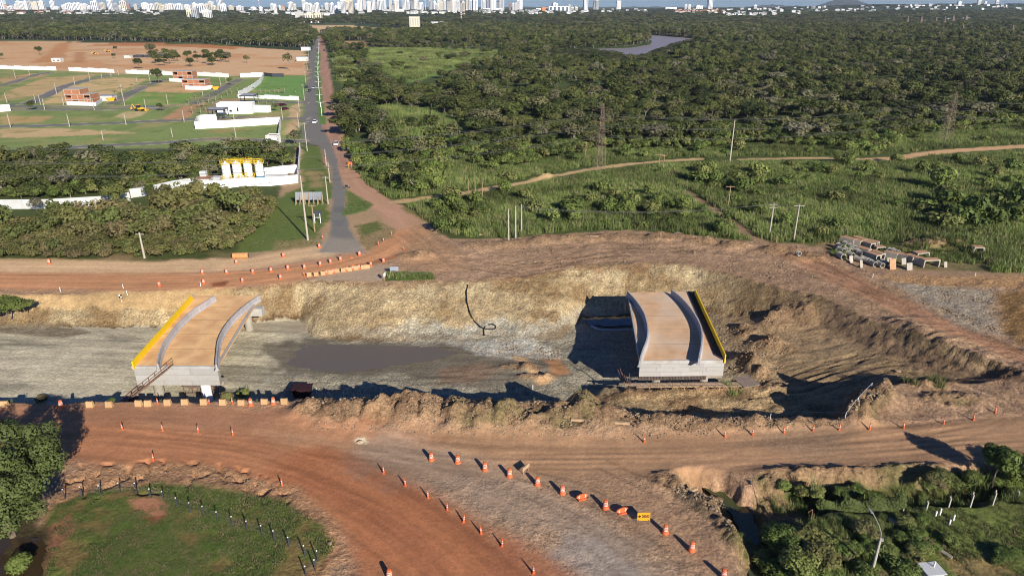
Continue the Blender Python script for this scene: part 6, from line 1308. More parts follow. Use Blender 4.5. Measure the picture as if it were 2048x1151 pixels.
def digger(u, v, rz, label, s=1.0, grp=None):
    p = at(u, v); t = thing('backhoe_loader', label, 'excavator', p, rz, grp); t.scale = (s,) * 3
    MB().box((-.3, 0, 1.2), (3.2, 1.2, .8)).build('chassis', M_MACH, t); MB().box((-.2, 0, 2.2), (1.5, 1.4, 1.3)).build('cab', M_DGLASS, t); MB().box((-.2, 0, 2.92), (1.7, 1.6, .14)).build('cab_roof', M_MACH, t); MB().box((1.6, 0, 1.4), (1.4, .9, .8)).build('bonnet', M_MACH, t)
    for x, r in ((-1.0, .75), (1.8, .5)):
        for sy in (-1, 1): MB().tube((x, sy * .75, r), (x, sy * 1.15, r), r, r, 14).build('wheel', M_TYRE, t)
    MB().tube((2.0, .5, 1.5), (3.4, .5, .6), .12).build('loader_arm', M_MACH, t); MB().tube((2.0, -.5, 1.5), (3.4, -.5, .6), .12).build('loader_arm', M_MACH, t); MB().box((3.6, 0, .5), (.8, 2.2, .8)).build('bucket', M_MACH, t)
    bm_ = MB().tube((-1.9, 0, 1.3), (-2.9, 0, 3.4), .18, .14).build('boom', M_MACH, t); MB().tube((-2.9, 0, 3.4), (-3.6, 0, 1.6), .14, .1).build('dipper', M_MACH, bm_); MB().box((-3.7, 0, 1.3), (.6, .7, .7)).build('rear_bucket', M_MACH, t)
digger(279, 222, 0, 'yellow backhoe loader on the estate lawn', 1.05); digger(190, 109, .2, 'yellow machine on bare land, left of the two', .9); digger(216, 104, .1, 'yellow machine on bare land, right of the two beside bare tree', .9)
for u, v, lab in ((224, 202, 'yellow skip beside the three-storey brick house'), (432, 179, 'yellow skip beside the lower brick house')):
    t = thing('builders_skip', lab, 'skip', at(u, v), .2); MB().loft([[(-1.2, -1.2, 0), (1.2, -1.2, 0), (1.2, 1.2, 0), (-1.2, 1.2, 0)], [(-2.3, -1.4, 1.8), (2.3, -1.4, 1.8), (2.3, 1.4, 1.8), (-2.3, 1.4, 1.8)]]).build('body', M_MACH, t); MB().box((0, 0, 1.83), (4.7, 2.9, .1)).build('rim', M_MACH, t)

# ------------------------------------------------------------------ water
def water_mat(name, col, rough, bump=.02, sc=1.0):
    m, ns, ls, bs = new_mat(name); bs.inputs['Base Color'].default_value = (*col, 1); bs.inputs['Roughness'].default_value = rough; bs.inputs['Specular IOR Level'].default_value = .5
    geo = nd(ns, 'ShaderNodeNewGeometry'); n = nd(ns, 'ShaderNodeTexNoise'); n.inputs['Scale'].default_value = sc; n.inputs['Detail'].default_value = 3; ls.new(geo.outputs['Position'], n.inputs['Vector'])
    b = nd(ns, 'ShaderNodeBump'); b.inputs['Strength'].default_value = bump; b.inputs['Distance'].default_value = .3; ls.new(n.outputs[0], b.inputs['Height']); ls.new(b.outputs[0], bs.inputs['Normal'])
    return m
def pool(name, px, zlev, z, mat):
    P = [G(u, v, zlev) for u, v in px]; c = sum(P, Vector()) / len(P); V = [(c.x, c.y, z)]; n = 0
    for i in range(len(P)):
        a, b = P[i], P[(i + 1) % len(P)]
        for k in range(6):
            q = a.lerp(b, k / 6); w = 1 + .05 * math.sin(7 * i + 2.1 * k) + random.uniform(-.05, .05); V.append((c.x + (q.x - c.x) * w, c.y + (q.y - c.y) * w, z)); n += 1
    me = bpy.data.meshes.new(name); me.from_pydata(V, [], [(0, 1 + k, 1 + (k + 1) % n) for k in range(n)]); me.materials.append(mat); o = ob(name, me); o['kind'] = 'structure'; return o
W_MUD = water_mat('muddy_water', Ct(100, 90, 74), .28, .03, .6); W_DARK = water_mat('dark_pool_water', (.03, .03, .022), .06, .02, .8); W_CREEK = water_mat('green_creek_water', (.060, .066, .022), .08, .03, .8); W_RIVER = water_mat('river_water', (.26, .21, .18), .4, .08, .06); W_OR = water_mat('orange_puddle_water', Ct(170, 120, 60), .15, .02, .8)
pool('muddy_pool_water', [(556, 696), (600, 689), (700, 688), (800, 691), (870, 694), (915, 703), (880, 718), (780, 732), (700, 744), (630, 742), (580, 730), (552, 712)], -6.0, -5.985, W_MUD)
pool('dark_pool_water', [(1168, 628), (1200, 626), (1280, 628), (1290, 650), (1230, 655), (1175, 652), (1166, 642)], -6.4, -6.12, W_DARK)
pool('creek_water', [(1405, 955), (1440, 962), (1475, 985), (1505, 1030), (1530, 1090), (1560, 1160), (1500, 1170), (1490, 1090), (1465, 1030), (1430, 990), (1400, 970)], -1.7, -1.75, W_CREEK)
pool('pond_water', [(-60, 1080), (40, 1076), (84, 1072), (92, 1092), (86, 1120), (82, 1180), (-60, 1200)], 0, .05, water_mat('brown_pond_water', (.045, .030, .014), .08, .03, .8))
pool('puddle_water', [(1888, 770), (1905, 766), (1915, 776), (1905, 786), (1885, 782)], -.5, -.35, W_OR); pool('puddle_water', [(1985, 487), (2030, 474), (2100, 478), (2100, 496), (2010, 500)], 0, .06, W_OR)
pc = np.mean(RIVER_POLY, 0)
bmr = bmesh.new(); bmr.faces.new([bmr.verts.new((a + (a - pc[0]) * .02, b + (b - pc[1]) * .01, -1.6)) for a, b in RIVER_POLY]); bmesh.ops.triangulate(bmr, faces=bmr.faces[:])
me = bpy.data.meshes.new('river'); bmr.to_mesh(me); bmr.free(); me.materials.append(W_RIVER); o = ob('river', me); o['kind'] = 'structure'
pool('river_water', [(1232, 53), (1246, 52.5), (1250, 55.5), (1236, 56.5)], 0, 1.2, W_RIVER)

# ------------------------------------------------------------------ near vegetation
def near_plant(name, label, cat, loc, n, size, lobes, rx, rz, zc, lb, seed, mat, h0, tr, group=None, trunkm=None):
    t = thing(name, label, cat, loc, 0, group); v, f, L = crown_data(seed, n, size, lobes, rx, rz, zc, lb)
    ob('crown', np_mesh('crown', v, f, mat), t); ob('trunk', trunk_mesh('trunk', L, h0, tr, trunkm or BARK, seed), t); return t
near_plant('broadleaf_tree', 'large broad-leaved tree at the lower left edge casting shadow on the road', 'tree', (-51.0, 54.8, 0), 34000, .2, 115, 8.0, 7.6, 6.6, (.7, 1.4), 501, NEARLEAF, 3.2, .38)
near_plant('broadleaf_tree', 'second leafy tree partly outside the lower left corner', 'tree', (-53.0, 50.2, 0), 9000, .2, 40, 4.6, 3.6, 3.4, (.7, 1.2), 502, NEARLEAF, 1.8, .24)
FINE = []
for i in range(3):
    v, f, L = crown_data(520 + i, 2600, .19, 18, 1.6, 1.1, 1.25, (.45, .8)); FINE.append((np_mesh('crown', v, f, SHRUB), np_mesh('crown', v, f, OLIVE), trunk_mesh('stem', L, .5, .06, BARK, 520 + i)))
def fine_shrub(u, v, s, label, group, k=None, olive=False, zs=1.0, name='shrub'):
    p = at(u, v); k = random.randrange(3) if k is None else k; t = thing(name, label, 'shrub', p - Vector((0, 0, .1)), random.uniform(0, 6.28), group); t.scale = (s, s, s * zs)
    ob('crown', FINE[k][1 if olive else 0], t); ob('stem', FINE[k][2], t); return t
fine_shrub(40, 1140, .8, 'small shrub growing in the brown pond at the lower left corner', None, 0)
fine_shrub(12, 628, 1.9, 'green bush on the sandy bank at the left edge', None, 1, False, .7); fine_shrub(48, 618, 1.2, 'smaller bush right of the bush on the sandy bank', None, 2, False, .6)
for u, v, s, lab in ((85, 805, .55, 'pale weed shrub at the trench edge near the tree shadow'), (488, 795, .7, 'upright green shrub beside the left overpass piers'), (457, 800, .6, 'brownish dry shrub beside the left overpass piers'), (223, 806, .35, 'small weed behind the near concrete blocks')): fine_shrub(u, v, s, lab, None, None, 'brown' in lab or 'pale' in lab)
rg = random.Random(5)
for (u0, u1, v0, v1, n, s0, s1, lab, grp) in ((1530, 1640, 1070, 1160, 13, .8, 1.5, 'green shrub in the thicket left of the near lamp post', 'thicket left of the lamp post'), (1640, 1760, 1072, 1112, 10, .7, 1.1, 'leafy shrub between vine-covered fence and lamp post', 'shrubs below the vine fence'), (1640, 1800, 1110, 1160, 9, .7, 1.2, 'green shrub around the foot of the lamp post', 'shrubs around the lamp foot'),
                                              (1800, 1900, 1030, 1120, 10, .5, .9, 'low shrub between drainage channel and concrete fence posts', 'shrubs by the drainage channel'), (1560, 1760, 970, 1000, 9, .5, .9, 'low shrub in the ditch behind the vine fence', 'shrubs in the ditch'), (1780, 2040, 955, 1000, 14, .6, 1.1, 'dark shrub in the ditch behind the concrete posts', 'ditch shrubs behind posts'), (1960, 2060, 1100, 1150, 4, .4, .7, 'small dry bush at the lower right edge', 'dry bushes at lower right')):
    for _ in range(n): fine_shrub(rg.uniform(u0, u1), rg.uniform(v0, v1), rg.uniform(s0, s1) * .85, lab, grp, None, rg.random() < .3, .75)
near_plant('tree', 'dark small tree at the right edge above the fence posts', 'tree', at(2038, 985), 4200, .26, 16, 2.2, 2.0, 3.2, (.7, 1.2), 540, SHRUB, 1.6, .14); near_plant('tree', 'small tree whose shadow falls across the brown road on the right', 'tree', at(1985, 968), 3600, .26, 14, 1.7, 2.4, 3.4, (.6, 1.1), 541, SHRUB, 1.6, .12)
# vines over the fence
t = thing('vine_fence', 'dense green vines draped over a fence above the lamp post', 'hedge', at(1628, 1028)); b0 = at(1628, 1028); b1 = at(1800, 1018); n = 7000; rng = np.random.default_rng(88); s = rng.uniform(0, 1, n); dv = np.array(b1 - b0)
dep_ = rng.uniform(-.25, .9, n); top = 1.55 + .35 * np.sin(s * 21) * rng.uniform(.5, 1, n); c = s[:, None] * dv[None, :] + np.stack([rng.normal(0, .08, n), -dep_ * .9, np.clip(top * np.sqrt(np.clip(1 - (dep_ / 1.1) ** 2, 0, 1)) * rng.uniform(.75, 1.05, n), .05, None)], 1)
ob('vine_leaves', np_mesh('vine_leaves', *leaves(c, np.tile([.1, -.5, .8], (n, 1)), .2, rng), leaf_mat('vine_leaf', [(0, (.10, .13, .035)), (1, (.12, .15, .045))])), t); MB().box((dv[0] / 2, dv[1] / 2 + .1, .8), (float(np.hypot(dv[0], dv[1])), .06, 1.5), math.atan2(dv[1], dv[0])).build('fence_mesh', M_STEEL, t)
# weeds and turf as masses
SC = []
for i, (u, v, s, lab) in enumerate([(1630, 975, .7, 'tall pale reed clump in the ditch left of the vine fence'), (1955, 985, 1.5, 'tall feathery reed clump behind the concrete posts'), (1870, 990, 1.0, 'green reed clump between the concrete posts and road')]):
    t = thing('reed_clump', lab, 'reeds', at(u, v)); t.scale = (s, s, s); SC.append((ob('blades', np_mesh('blades', *tuft_data(440 + i, 60, 2.0, .8, .05, .6), GRASS), t),))
pts = []
for px, sp, s0, s1, kp in (([(1545, 985), (1700, 962), (1900, 950), (2100, 945), (2100, 1004), (1800, 1004), (1640, 1005), (1560, 1010)], .75, .3, .75, .6), ([(1560, 1060), (1640, 1040), (1780, 1030), (1800, 1100), (1760, 1180), (1530, 1180)], .7, .25, .55, .7), ([(1800, 1015), (1900, 1030), (1960, 1120), (1900, 1120), (1830, 1080)], .6, .15, .35, .7), ([(1440, 980), (1470, 980), (1520, 1080), (1560, 1160), (1520, 1160), (1480, 1080)], .6, .15, .4, .5), ([(0, 803), (280, 803), (280, 796), (0, 796)], .9, .2, .45, .4), ([(1020, 800), (1200, 800), (1210, 850), (1030, 850)], 1.2, .12, .3, .3), ([(300, 796), (560, 796), (560, 801), (300, 801)], .8, .2, .4, .4)):
    x, y = fill(px, sp, .5, seed=71, keep=kp); pts.append(rows(x, y, s0, s1, 3, 71))
scatter('weeds', 'rank weeds and reeds along the ditches and banks', np.concatenate(pts), SC)
TF = []
for i, (u, v, lab) in enumerate([(330, 1060, 'small grass tuft beside the bare patch in the pasture'), (520, 1100, 'small grass tuft in the lower right of the pasture'), (1990, 1060, 'small grass tuft in the lawn at lower right')]):
    t = thing('grass_tuft', lab, 'grass', at(u, v)); TF.append((ob('blades', TURFS[i], t),))
pts = []
for px, sp, kp in (([(95, 1160), (112, 1010), (180, 986), (300, 971), (400, 975), (480, 986), (570, 1006), (640, 1050), (670, 1086), (658, 1115), (615, 1160)], .32, .75), ([(1800, 1018), (2060, 1008), (2060, 1160), (1960, 1160), (1870, 1090)], .36, .7), ([(710, 452), (755, 444), (765, 458), (740, 470), (722, 478)], .5, .5), ([(692, 380), (745, 408), (735, 418), (700, 426), (690, 428)], .5, .6), ([(560, 420), (655, 420), (640, 485), (560, 498), (490, 503), (520, 445)], .7, .5)):
    x, y = fill(px, sp, .5, seed=72, keep=kp); k = fbm(x, y, .28, 4, 81) < .14; pts.append(rows(x[k], y[k], .5, 1.1, 3, 72))
scatter('pasture_grass', 'short patchy green pasture grass', np.concatenate(pts), TF, 'grass')

# ------------------------------------------------------------------ fences, lamp post, small things in front
M_POST = M('dark_plastic_post', (.045, .05, .055), .7, .15)
pst = zz([(352, 570), (500, 560), (630, 540), (773, 530), (922, 510), (1048, 510), (1160, 555), (1257, 575), (1362, 625), (1463, 662), (1565, 690), (1672, 733), (1787, 770), (1900, 805)], 0, 851) + zz([(48, 840), (142, 880), (255, 930), (375, 995), (475, 1035), (455, 1105), (385, 1155)], 512, 851)
FP = []
for i, (u, v) in enumerate(pst):
    p = at(u, v); FP.append(p); t = thing('fence_post', f'dark pasture fence post with white cap, {nth(i + 1)} from the left end', 'fence post', p, .3, 'pasture fence posts'); MB().tube((0, 0, -.2), (0, 0, 1.25), .065, .06, 8).build('shaft', M_POST, t); MB().lathe([(.07, 1.25), (.07, 1.33), (.03, 1.36)], 8).build('cap', M_REFL, t)
for z in (.45, .85, 1.15):
    strand('fence_wire', 'thin wire strung along the dark pasture fence posts', 'wire', [p + Vector((0, 0, z)) for p in FP], .012, M_WIRE, 4, 'pasture fence wires')
for i, (a, b, at_, bt) in enumerate(((1035, 655, 1050, 605), (1213, 645, 1232, 582), (1383, 628, 1410, 548), (1550, 622, 1578, 515), (1722, 607, 1750, 500), (1905, 580, 1920, 505))):
    p = at(1536 + a / 3.836, 851 + b / 3.836); h = min(height_to(p, 851 + bt / 3.836), 2.6); t = thing('concrete_fence_post', f'pale bent-top concrete fence post, {nth(i + 1)} from the left', 'fence post', p, .1, 'bent-top concrete posts'); MB().box((0, 0, h * .4), (.13, .13, h * .8 + .3)).build('shaft', M_POLE, t); q = MB().box((0, .12, h * .9), (.12, .12, h * .25)).build('bent_top', M_POLE, t); q.rotation_euler = (.0, 0, 0)
p = at(1622, 1042); t = thing('rusty_post', 'rusty leaning post at the left end of the vine fence', 'post', p); MB().tube((0, 0, 0), (-.1, 0, 1.6), .06).build('shaft', M_STEEL, t); MB().tube((-.1, 0, 1.6), (-.5, 0, 1.2), .04).build('brace', M_STEEL, t)
for i, (a, b) in enumerate(((1283, 700), (1318, 680), (1388, 765), (1420, 728))): tag(MB().box((0, 0, .35), (.12, .12, .9)).build('marker_post', M_STAKE, None, at(1536 + a / 3.836, 851 + b / 3.836)), f'short white marker post on the lower right lawn, {nth(i + 1)} from the left', 'post', 'marker posts on the lawn', 'thing')
p = at(1742, 1149); hj = height_to(p, 1075); t = thing('lamp_post', 'square street lamp post with curved arm at the lower right', 'lamp post', p, 0)
MB().tube((0, 0, -.4), (0, 0, hj), .17, .11, 8).build('shaft', M_POLE, t); MB().tube((0, 0, .3), (0, 0, .55), .18, .18, 8).build('yellow_band', M_YEL, t)
arm = [Vector((0, 0, hj - .2)), Vector((0, .1, hj + .5)), Vector((-.15, .5, hj + 1.1)), Vector((-.4, 1.3, hj + 1.7))]; mb = MB()
for a, b in zip(arm[:-1], arm[1:]): mb.tube(a, b, .045, .045, 6)
ar = mb.build('arm', M_GALV, t); MB().box((-.5, 1.6, hj + 1.78), (.22, .6, .12)).build('lamp_head', M_GALV, ar); MB().box((.15, 0, hj - .2), (.25, .2, .3)).build('junction_box', M_GALV, t)
p = at(1857, 1160); t = thing('small_hut', 'flat grey hut roof with white vent pipe at the bottom edge', 'hut', p, .1); MB().box((0, 0, .7), (1.6, 1.3, 1.4)).build('wall', M_GREYWALL, t); MB().box((0, 0, 1.45), (1.9, 1.6, .1)).build('roof', M_GREYWALL, t); MB().tube((.3, .2, 1.4), (.3, .2, 2.1), .08).build('vent_pipe', M_REFL, t)
tag(MB().box((0, 0, .08), (.45, 6.5, .16), 0).build('drain_channel', M_CONC, None, at(1838, 1075), .55), 'narrow drain channel running through the weeds at lower right', 'channel', None, 'thing')
tag(ob('boulder', rock_mesh(9), None, at(660, 1087)), 'small brown stump-like stone at the right tip of the pasture', 'boulder', None, 'thing').scale = (.35, .35, .4)

# ------------------------------------------------------------------ estate trees
E_T = [(236, 420, 7, 'leafy tree covering the bend of the long pale wall'), (75, 425, 4, 'small tree in front of the long pale wall at left'), (300, 398, 4, 'small tree in front of the wall near the hut'), (80, 110, 9, 'round tree alone on the bare land at far left'), (303, 112, 13, 'dark round tree beside the black stacks on the bare land'), (232, 106, 8, 'leafless grey tree by the yellow machines'), (228, 117, 5, 'small tree below the yellow machines'), (278, 138, 9, 'tree behind the estate wall left of the shrub belt'), (318, 167, 10, 'big round tree beside the estate street'), (494, 126, 7, 'small tree on bare land near the avenue shed'), (3, 118, 6, 'tree cut by the left edge on bare land'), (460, 170, 5, 'small tree beside the right-hand estate street'), (63, 221, 5, 'bush-like tree by the left end of the estate road'), (580, 140, 14, 'tall thin tree on bare land by the avenue'), (322, 222, 4, 'small tree at the paved crossing'), (590, 292, 6, 'tree beside the guard room'), (552, 222, 4, 'small tree on the avenue corner lawn')]
for u, v, h, lab in E_T:
    p = at(u, v); k = 5 if 'leafless' in lab or 'thin' in lab else 0; t = thing('tree', lab, 'tree', p, random.uniform(0, 6), 'scattered estate trees'); s = h / 8.6; t.scale = (s, s, s); ob('crown', CROWNS[k], t); ob('trunk', TRUNKS[k], t)
rg = random.Random(9)
for k in range(36):
    p = at(302 + 158 * rg.random(), rg.uniform(112, 134)); t = thing('tree', 'green tree in the belt on the bare land behind the estate wall', 'tree', p, rg.uniform(0, 6), 'tree belt on the bare land'); s = rg.uniform(.8, 1.3); t.scale = (s, s, s * .85); i = rg.randrange(5); ob('crown', CROWNS[i], t); ob('trunk', TRUNKS[i], t)
# palms of the estate entrance
PF = MB()
for k in range(14):
    a = 2 * math.pi * k / 14; prev = None
    for j in range(4):
        r = .5 * j; z = .55 * math.sin(j * .9) - .12 * j * j * .5; w = .16 * (1 - j / 4.5); c = Vector((math.cos(a) * r, math.sin(a) * r, z)); sd_ = Vector((-math.sin(a), math.cos(a), -.2)) * w; cur = (c - sd_, c, c + sd_)
        if prev: PF.add([prev[0], prev[1], cur[1], cur[0], prev[2], cur[2]], [(0, 1, 2, 3), (1, 4, 5, 2)])
        prev = cur
PFM = PF.mesh('fronds', SHRUB); PTM = MB().tube((0, 0, -.2), (0, 0, 3.4), .16, .12, 7).mesh('trunk', GREYBARK)
palms = sorted([(244, 190), (232, 197), (265, 178), (274, 173), (377, 205), (391, 195), (399, 209), (385, 226), (397, 215), (408, 214), (418, 206), (426, 210), (432, 203), (444, 199), (455, 190), (463, 186), (476, 184), (508, 184), (521, 184), (531, 184), (540, 186), (549, 184), (558, 186), (570, 187), (592, 187), (517, 206), (533, 208), (548, 208), (420, 198), (412, 222), (402, 228), (440, 212)])
for i, (u, v) in enumerate(palms):
    p = at(u, v + 1); s = rg.uniform(.8, 1.3); t = thing('palm_tree', f'small palm of the estate entrance gardens, {nth(i + 1)} counted from the left', 'palm', p, rg.uniform(0, 6), 'estate palms'); t.scale = (s, s, s); ob('trunk', PTM, t); ob('fronds', PFM, t, (0, 0, 3.3))
M_PURP = leaf_mat('purple_leaves', [(0, (.10, .022, .05)), (1, (.12, .03, .06))])
v, f, L = crown_data(560, 900, .35, 14, 3.4, .8, .6, (.6, .9)); 
for u, vv, s, lab in ((562, 211, 1.2, 'upper purple-leaved flower bed on the avenue corner'), (568, 219, 1.0, 'lower purple-leaved flower bed on the avenue corner')):
    t = thing('flower_bed', lab, 'flower bed', at(u, vv)); t.scale = (s, s, .7); ob('leaves', np_mesh('leaves', v, f, M_PURP), t)

# ------------------------------------------------------------------ the distant city
M_TW = {'w': M('tower_white', (.74, .73, .71), .8, .05, .02, rnd=.08), 'c': M('tower_cream', (.62, .54, .40), .8, .05, .02, rnd=.06), 'g': M('tower_grey', (.40, .40, .39), .8, .05, .02, rnd=.08), 'b': M('tower_brick', (.33, .17, .11), .8, .08, .02, rnd=.08), 'd': M('tower_slate', (.10, .11, .14), .6, .05, .02, rnd=.1), 'o': M('tower_orange', (.55, .21, .07), .8, .05, .02)}
M_WIN = M('window_strip', (.09, .11, .15), .3, .1, .05, spec=.5); M_WARM = M('balcony_strip', (.46, .42, .36), .8, .1, .05)
CN = {'w': 'white', 'c': 'cream', 'g': 'grey', 'b': 'brick-brown', 'd': 'slate-dark', 'o': 'orange'}
def ray_ground(u, v):
    yy = np.concatenate([np.arange(1200, 5200, 12.0)]); b = (v - 575.5) / FOC; dy = CP - b * SP; dzz = -SP - b * CP; tt = yy / dy; x = (u - 1024) / FOC * tt; z = CAMH + dzz * tt; k = np.flatnonzero(z <= height(x, yy))
    k = k[0] if k.size else len(yy) - 1
    return Vector((float(x[k]), float(yy[k]), min(float(height(x[k], yy[k])[0]), float(z[k]))))
TW = """0 12 1 20 w;12 18 10 19 b;19 29 13 18 w;31 36 9 17 w;36 44 3 18 w;43 51 4 18.5 w;51 59 3 18 w;58 67 3 18 g;67 79 4 19 c;81 91 3 18.5 w;104 112 2.5 19 w;112 119 14 21 w;126 135 10 16.5 w;135 146 7 17 w;146 155 7 18 w;154 163 6.5 18 w;163 168 9 18 w;168 175 8.5 17.5 w;176 182 12.5 19 w;185 197 2.5 17 w;202 210 6 17 c;218 227 .5 18.5 w;230 237 7 16 g;239 243 12 17 w;243 255 2.5 17 c;246 252 19 26 w;256 261 8 17 b;270 277 8.5 17 g;286 300 6.5 20 w;300 310 9 18 w;312 323 7 18.5 c;324 332 11 17 c;335 350 8 18.5 w;354 366 8 19 w;371 382 10 17 w;376 388 21 38 c;386 398 17 39 g;388 396 7 25 w;397 411 9 30 w;411 421 9 25 c;420 428 3.5 22 w;425 434 12 23 c;410 423 21 39.5 w;438 447 -3 22 w;443 454 9 24.5 w;434 442 13 23 g;476 486 13 24 w;459 466 12 18 c;503 512 15 20 w;520 526 15 26 w;543 549 8 22 w;549 555 10 27 w;558 562 12 17 w;564 571 12 24 b;578 587 5 18 w;587 593 9 18 c;606 613 1 24 w;613 620 7 26 w;620 626 8 26 w;626 631 12 18 c;631 640 7 26 w;643 647 12 20 g;651 658 7 18 w;662 669 7 28 w;671 677 13 29 w;676 682 5 22 w;684 692 0 30 w;692 700 2 28 c;700 708 1 29 c;591 609 24 37 g;611 628 28 40 c;629 645 27 39 c;711 716 8 18 w;716 726 -1 24 w;727 733 1 22 g;735 744 4 26 w;744 752 -2 24 w;752 757 2 22 d;757 767 0 23 w;768 773 -1 18 w;778 785 1 19 g;784 790 9 24 d;789 799 1 23 w;805 813 -2 17 w;815 820 2 18 w;821 828 1 18 d;829 838 0 20 w;838 847 6 18 w;858 867 2 17 g;867 872 3 16 w;871 877 8 21 w;876 884 -1 20 w;881 888 4 24 c;888 893 1 21 w;893 900 1 26 d;900 905 -1 27 d;905 914 1 28 w;914 920 2 21 w;920 925 4 28 d;925 930 4 29 c;930 940 -3 21 d;941 944 1 21 w;945 955 0 17 w;962 966 -1 17 w;966 972 2 16 w;973 979 -1 16 d;980 992 0 17 w;994 1000 3 16 d;1000 1008 -1 17 w;1018 1022 7 19 b;1025 1029 7 17 w;1029 1034 6 18 g;1034 1038 1 19 w;1038 1045 -1 19.5 w;1104 1115 7 16 w;1136 1142 10 17 g;1142 1148 15 22 c;1149 1155 15 24 c;1166.5 1175 -4 20 w;1186 1191 4 15 d;1191 1197 1 17 g;1232 1241 3 17 w;1234 1239 -4 16 w;1369 1374 10 18 w;1376 1381 10 19 w;1390 1404 12 19 w;1414 1423 -4 20 w;1507 1513 11 19 w;1795 1798 11 15 c;1914 1921 4 12 w;1954 1960 0 10 w;1968 1972 4 10 w;1990 1996 2 9 w"""
tw = sorted([(float(a), float(b), float(c), float(d), e) for a, b, c, d, e in (q.split() for q in TW.split(';'))])
rg = random.Random(3)
for i, (u0, u1, vt, vb, cc) in enumerate(tw):
    p = ray_ground((u0 + u1) / 2, vb); k = ppm(p); w = (u1 - u0) / k; h = height_to(p, vt); dpt = w * rg.uniform(.8, 1.2); rz = rg.uniform(-.25, .25)
    lab = f"{'slim ' if w < 16 else 'broad '}{'tall ' if h > 55 else ''}{CN[cc]} tower on the city skyline, {nth(i + 1)} building from the left"
    t = thing('tower_block', lab, 'tower', p, rz, 'towers of the city skyline'); wm = M_TW[cc]; st = rg.randrange(3)
    MB().box((0, 0, h / 2 - 6), (w * .94, dpt, h + 12)).build('wall', wm, t); MB().box((0, 0, h + .5), (w, dpt * 1.04, 1.0)).build('roof', wm, t); MB().box((rg.uniform(-.15, .15) * w, 0, h + 2.6), (w * .42, dpt * .42, 4.0)).build('plant_room', wm, t)
    n = 2 if w < 16 else 3
    for s in range(n):
        x = (s + .5) / n * w - w / 2
        if st < 2: MB().box((x * .9, -dpt / 2 - .25, h / 2 - 1), (w / n * .34, .5, h - 7)).build('window_strip', M_WIN if cc != 'd' else M_WARM, t)
        else:
            MB().box((x * .9, -dpt / 2 - .35, h / 2 - 1), (w / n * .5, .7, h - 6)).build('balcony_strip', M_WARM, t)
    if st != 1:
        for s in range(2): MB().box((w * .47 + .25, (s - .5) * dpt * .5, h / 2 - 1), (.5, dpt * .16, h - 8)).build('window_strip', M_WIN, t)
def slab(u0, u1, vt, vb, mat, label, cat='building', strips=0, smat=None, roofm=None):
    p = ray_ground((u0 + u1) / 2, vb); k = ppm(p); w = (u1 - u0) / k; h = height_to(p, vt); t = thing('city_building', label, cat, p); d = min(w * .6, 40); MB().box((0, 0, h / 2 - 5), (w, d, h + 10)).build('wall', mat, t); MB().box((0, 0, h + .4), (w + .6, d + .6, .8)).build('roof', roofm or mat, t)
    for s in range(strips): MB().box((-w / 2 + w / strips * (s + .5), -d / 2 - .3, h * .5), (w / strips * .5, .6, h * .75)).build('window_strip', smat or M_WIN, t)
    return t
M_BLUEROOF = M('blue_sheet_roof', (.10, .22, .50), .6, .05)
slab(966, 1005, 16.5, 20, M_TW['w'], 'long low hall with blue roof on the skyline', roofm=M_BLUEROOF); slab(768, 783, 19, 26, M_TW['g'], 'low grey hall between the skyline towers'); slab(791, 808, 18.5, 24, M_TW['w'], 'low white hall with orange stair below the skyline towers'); slab(1097, 1138, 13, 24, M_TW['w'], 'long white shopping hall on the skyline', strips=5); slab(1084, 1091, 15, 25, M_TW['o'], 'orange box building left of the white shopping hall'); slab(1091, 1097, 16, 24, M_TW['c'], 'cream box beside the orange building'); slab(1072, 1082, 17, 22, M_TW['w'], 'small white box left of the orange building')
slab(820, 840, 34, 54, M_TW['c'], 'tall cream silo-like block standing alone in the forest', strips=4, smat=M_WARM); slab(848, 858, 47, 52, M_TW['c'], 'low cream annex right of the cream block'); slab(863, 887, 44, 52, M_TW['g'], 'low grey building with white bays in the forest', strips=5, smat=M_TW['w']); slab(640, 660, 26, 31, M_TW['w'], 'low white hall behind the cream apartment blocks'); slab(1330, 1352, 15, 17.5, M_TW['w'], 'long white low building on the horizon'); slab(1872, 1960, 36.5, 39.5, M_TW['w'], 'very long white low wall-like building on the far right', strips=0); slab(1710, 1724, 62, 68, M_TW['w'], 'small white house with tan roof alone in the right-hand forest', roofm=M_TW['b']); slab(1880, 1892, 72, 76, M_TW['g'], 'low blue-grey roof alone in the right-hand forest', roofm=M_BLUEROOF); slab(972, 977, 43, 48, M_TW['w'], 'small white cube house in the middle forest'); slab(1220, 1224, 41, 46, M_TW['c'], 'small cream tower house by the river'); slab(963, 984, 100, 106, M_TW['b'], 'brown-roofed farmhouse at the meadow edge', roofm=M_BROWNROOF)
M_RW = M('mast_red_white', (.55, .16, .07), .7, .1)
for u, vt, vb, lab, mt in ((922.5, 22, 44, 'red lattice mast rising from the middle forest', M_RW), (850.5, -3, 12, 'white needle mast on the skyline', M_TW['w']), (519, -2, 16, 'thin red and white mast left of the avenue skyline', M_RW)):
    p = ray_ground(u, vb); h = height_to(p, vt); t = thing('radio_mast', lab, 'mast', p); MB().tube((0, 0, -3), (0, 0, h), 1.6, .8, 6).build('shaft', mt, t)
    for s in range(4): MB().tube((0, 0, h * (.2 + .2 * s)), (0, 0, h * (.28 + .2 * s)), 1.8, 1.7, 6).build('band', M_TW['w'], t)
